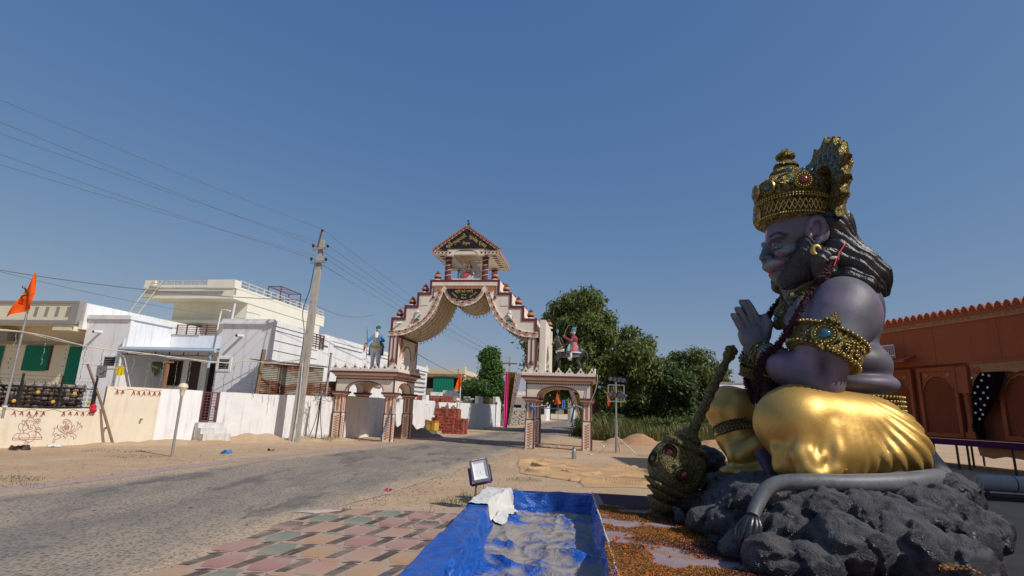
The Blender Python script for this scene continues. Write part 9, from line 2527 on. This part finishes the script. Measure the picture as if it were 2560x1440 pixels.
# balcony ledge with a white railing at the far end
part('ledge', swl, lambda mb: mb.add([(.85, .02, 3.95), (4.2, .02, 3.95), (4.2, .95, 3.70), (.55, .95, 3.70), (.85, .02, 4.0), (4.2, .02, 4.0), (4.2, .95, 3.76), (.55, .95, 3.76)], [(3, 2, 1, 0), (4, 5, 6, 7), (0, 4, 7, 3), (3, 7, 6, 2)], M_tera))
def wrail(mb):
 for z in (4.02, 4.42): mb.bar((1.25, .55, z), (4.1, .55, z), .04, .04, M_pvc)
 for k in range(34): mb.bar((1.25 + k * .085, .55, 3.92), (1.25 + k * .085, .55, 4.42), .02, .02, M_pvc)
part('railing', swl, wrail)
def lattice_panel(u0, u1, z0, z1, arch=True):
 p = part('lattice_panel', swl, lambda mb: (mb.box(u0, u1, -.11, -.06, z0, z1, M_terad)))
 part('panel_frame', p, lambda mb: (mb.box(u0, u0 + .12, -.06, .05, z0, z1, M_tera), mb.box(u1 - .12, u1, -.06, .05, z0, z1, M_tera), mb.box(u0 + .12, u1 - .12, -.06, .05, z1 - .14, z1, M_tera), mb.box(u0 + .12, u1 - .12, -.06, .05, z0, z0 + .14, M_tera)))
 def lat(mb):
  s = .085; w = u1 - u0 - .3; h = z1 - z0 - .4
  n = int((w + h) / s)
  for k in range(n):
   for sgn in (1, -1):
    a = -h + k * s
    x0, x1 = max(0, a), min(w, a + h)
    if x1 <= x0: continue
    zz0, zz1 = x0 - a, x1 - a
    X = (lambda q: u0 + .15 + q) if sgn > 0 else (lambda q: u1 - .15 - q)
    mb.bar((X(x0), -.04, z0 + .16 + zz0), (X(x1), -.04, z0 + .16 + zz1), .02, .02, M_tera)
 part('lattice', p, lat)
 if arch:
  def spd(mb):
   a0, a1 = u0 + .16, u1 - .16; zs, zt = z1 - .75, z1 - .28; n = 24
   xs_ = [a0 + (a1 - a0) * k / n for k in range(n + 1)]
   f = lambda x: zs + (zt - zs) * max(0, math.sin(math.pi * (x - a0) / (a1 - a0))) ** .6 - .035 * abs(math.sin(math.pi * 5 * (x - a0) / (a1 - a0)))
   for i in range(n): mb.add([(xs_[i], .0, f(xs_[i])), (xs_[i + 1], .0, f(xs_[i + 1])), (xs_[i + 1], .0, z1 - .14), (xs_[i], .0, z1 - .14)], [(0, 3, 2, 1)], M_tera)
   mb.tube([(x, .01, f(x)) for x in xs_], .02, M_terah, 5)
   for x in (a0 + .15, a1 - .15): mb.lathe([(.09, 0), (.09, .02), (.06, .03), (.05, .02), (0, .035)], M_terah, (x, .0, z1 - .28), 12, (0, 1, 0))
  part('arch_spandrel', p, spd)
lattice_panel(-.55, .90, 1.05, 3.5); lattice_panel(1.15, 2.4, 1.05, 3.5); lattice_panel(2.5, 3.9, 1.05, 3.5); lattice_panel(-3.4, -1.85, 1.05, 3.4, True); lattice_panel(-5.2, -3.6, 1.05, 3.4, True)
def column(mb, u):
 mb.box(u - .16, u + .16, .0, .26, 1.05, 1.25, M_tera); mb.lathe([(.15, 1.25), (.12, 1.32), (.13, 1.36), (.10, 1.42), (.105, 2.3), (.13, 2.38), (.10, 2.44), (.15, 2.55)], M_tera, (u, .13, 0), 14, ring=lambda a, z: .05 * math.cos(a * 9) if 1.42 < z < 2.31 else 0); mb.box(u - .18, u + .18, .0, .28, 2.55, 3.45, M_tera)
part('pilaster', swl, lambda mb: column(mb, -.93), 40)
def cusp_arch(mb):
 a0, a1, zs, zt = -3.9, -1.12, 2.3, 3.25; n = 36
 xs_ = [a0 + (a1 - a0) * k / n for k in range(n + 1)]
 f = lambda x: zs + (zt - zs) * max(0, math.sin(math.pi * (x - a0) / (a1 - a0))) ** .55 - .07 * abs(math.sin(math.pi * 7 * (x - a0) / (a1 - a0)))
 for i in range(n): mb.add([(xs_[i], .12, f(xs_[i])), (xs_[i + 1], .12, f(xs_[i + 1])), (xs_[i + 1], .12, 3.52), (xs_[i], .12, 3.52), (xs_[i], .0, f(xs_[i])), (xs_[i + 1], .0, f(xs_[i + 1]))], [(0, 3, 2, 1), (0, 1, 5, 4)], M_terah)
 mb.box(a0 - .15, a1 + .05, .0, .14, 3.52, 3.62, M_tera)
 mb.lathe([(.11, 0), (.12, .02), (.08, .035), (.07, .02), (0, .04)], M_tera, (-1.35, .12, 3.3), 14, (0, 1, 0))
part('cusped_arch', swl, cusp_arch)
M_cur = cloth_mat('black_maroon_curtain', (.018, .004, .006), .3, rough=.7)
ct_ = thing('curtain', 'dark maroon curtain with white dots tied back in the terracotta arch', 'curtain', RO, RD)
cz = [(-1.5, -2.3, 3.22), (-1.25, -2.2, 2.9), (-1.15, -2.0, 2.5), (-1.12, -1.75, 2.1), (-1.05, -1.4, 1.65), (-.85, -1.4, 1.06)]
def cur(mb):
 n = 40; vs, fs = [], []
 cz2 = smooth_path([(a, b, c) for a, b, c in cz], 4)
 for p in cz2:
  for i in range(n + 1): g_ = i / n; vs.append((p.x + (p.y - p.x) * g_, .20 + .05 * math.sin(g_ * 40), p.z))
 for j in range(len(cz2) - 1):
  for i in range(n): a = j * (n + 1) + i; fs.append((a, a + 1, a + n + 2, a + n + 1))
 mb.add(vs, fs, M_cur)
part('curtain_cloth', ct_, cur, 60)
for (a, z) in ((-1.25, 3.05), (-1.55, 2.95), (-1.4, 2.75), (-1.7, 2.72), (-1.28, 2.55), (-1.55, 2.55), (-1.42, 2.35), (-1.66, 2.38), (-1.25, 2.2), (-1.52, 2.15), (-1.38, 2.0), (-1.2, 1.9), (-1.42, 1.85), (-1.3, 1.7), (-1.8, 3.1), (-1.62, 3.14)):
 part('white_dot', ct_, lambda mb: mb.lathe([(.036, 0), (.038, .008), (.016, .011), (.014, .004), (0, .004)], M_wht, (a, .255, z), 12, (0, 1, 0)))
# stage deck on trestles
sd = thing('stage_deck', 'low stage deck with purple edge cloth on thin black trestle legs under the terracotta wall', 'stage', RO, RD)
M_purp = cloth_mat('purple_edge_cloth', (.075, .012, .06))
part('deck', sd, lambda mb: mb.box(U0, 4.2, -3.2, .35, .86, .98, M_wood)); part('edge_cloth', sd, lambda mb: (mb.box(U0, 4.2, .352, .40, .80, 1.0, M_purp), mb.box(.9, 4.2, .401, .44, .55, 1.0, M_purp)))
for (u, v) in ((.75, .2), (.55, .1), (-.35, .2), (-.55, .0), (-2.1, .2), (-2.3, -1.2), (.4, -1.4), (-.4, -2.8), (-3.8, .2), (1.1, -2.8), (-3.6, -2.6)): part('leg', sd, lambda mb: (mb.bar((u, v, 0), (u, v, .86), .05, .05, M_black)))
part('backing_board', sd, lambda mb: (mb.box(.95, 4.2, .1, .14, 0, .86, M_wood),))
part('hanging_cloth', sd, lambda mb: mb.prism([(-1.05, .86), (-1.1, .52), (-1.5, .45), (-1.9, .55), (-2.4, .5), (-2.45, .86)], .2, .21, M_orangewood))
# rolled mats and bundle on the ground
M_matw = paint('grey_roll_vinyl', (.40, .38, .36), .6, .08, 5, dirt=(.2, .17, .15), dirt_amt=.3, streak=False)
def rollm(mb):
 a, b_ = Vector((0, 0, .3)), Vector((2.2, -.5, .3)); d = (b_ - a).normalized(); mb.lathe([(.13, 0), (.17, 0), (.17, (b_ - a).length)], M_matw, a, 28, d); mb.lathe([(.085, .002), (.10, -.01), (.115, .002)], M_greytrim, a, 20, d); mb.lathe([(.05, .002), (.07, -.01), (.09, .002)], M_greytrim, a, 20, d)
 mb.lathe([(.172, -.01), (.178, 0), (.172, .01)], M_black, a + d * .62, 28, d)
one('rolled_mat', rollm, 'thick grey rolled mat tied with a cord lying on the dark ground by the stage', 'rolled mat', smooth=40, loc=(10.2, 12.1, .0))
def flatm(mb):
 for k in range(4): mb.box(-.2 - k * .03, 1.3, -.3 + k * .03, .5, .10 + k * .035, .13 + k * .035, M_matw if k % 2 else M_greytrim)
 mb.box(-.1, 1.2, -.2, .4, 0, .1, M_wood)
one('folded_mat', flatm, 'flat pile of grey folded sheets left of the rolled mat', 'folded mat', loc=(8.35, 12.3, 0), deg=14)
one('support_box', lambda mb: (mb.box(0, 1.2, 0, .5, 0, .1, M_black), mb.box(.3, .36, -.05, .0, 0, .18, M_black)), 'low dark crate under the rolled mat', 'crate', loc=(9.6, 11.7, 0), deg=14)
def bluehose(mb): mb.tube(smooth_path([(0, 0, .03), (.5, .12, .03), (1.2, .1, .03), (2.0, -.1, .03)], 6), .035, M_bluerope, 8)
one('hose', bluehose, 'blue hose on the ground at the right edge beside the rock', 'hose', smooth=60, loc=(5.55, 5.9, .3)) 
# long grey wall far behind the statue
one('grey_wall', lambda mb: (mb.box(0, 7, 0, .4, 0, 3.85, M_whitewall), mb.box(-.05, 7.05, -.05, .45, 3.85, 3.95, M_conc)), 'weathered pale wall far behind, between the mace handle and the praying hands', 'wall', loc=(15.1, 40, 0))
# unseen block added at the right to shade the stage and the ground
shade_block = thing('shade_block', 'unseen terracotta block added right of the stage wall for its shade', 'building', (14.6, -6, 0))
part('wall', shade_block, lambda mb: mb.box(0, 9, 0, 17.6, 0, 12.0, M_tera))
part('parapet', shade_block, lambda mb: mb.box(-.1, 9.1, -.1, 17.7, 12.0, 12.4, M_tera))
for k in range(4):
 w_ = part('window', shade_block, lambda mb: mb.box(-.04, .05, 1.6 + k * 4, 3.2 + k * 4, 2.2, 4.4, M_terad)); part('pane', w_, lambda mb: mb.box(-.05, -.041, 1.75 + k * 4, 3.05 + k * 4, 2.35, 4.25, M_dark))
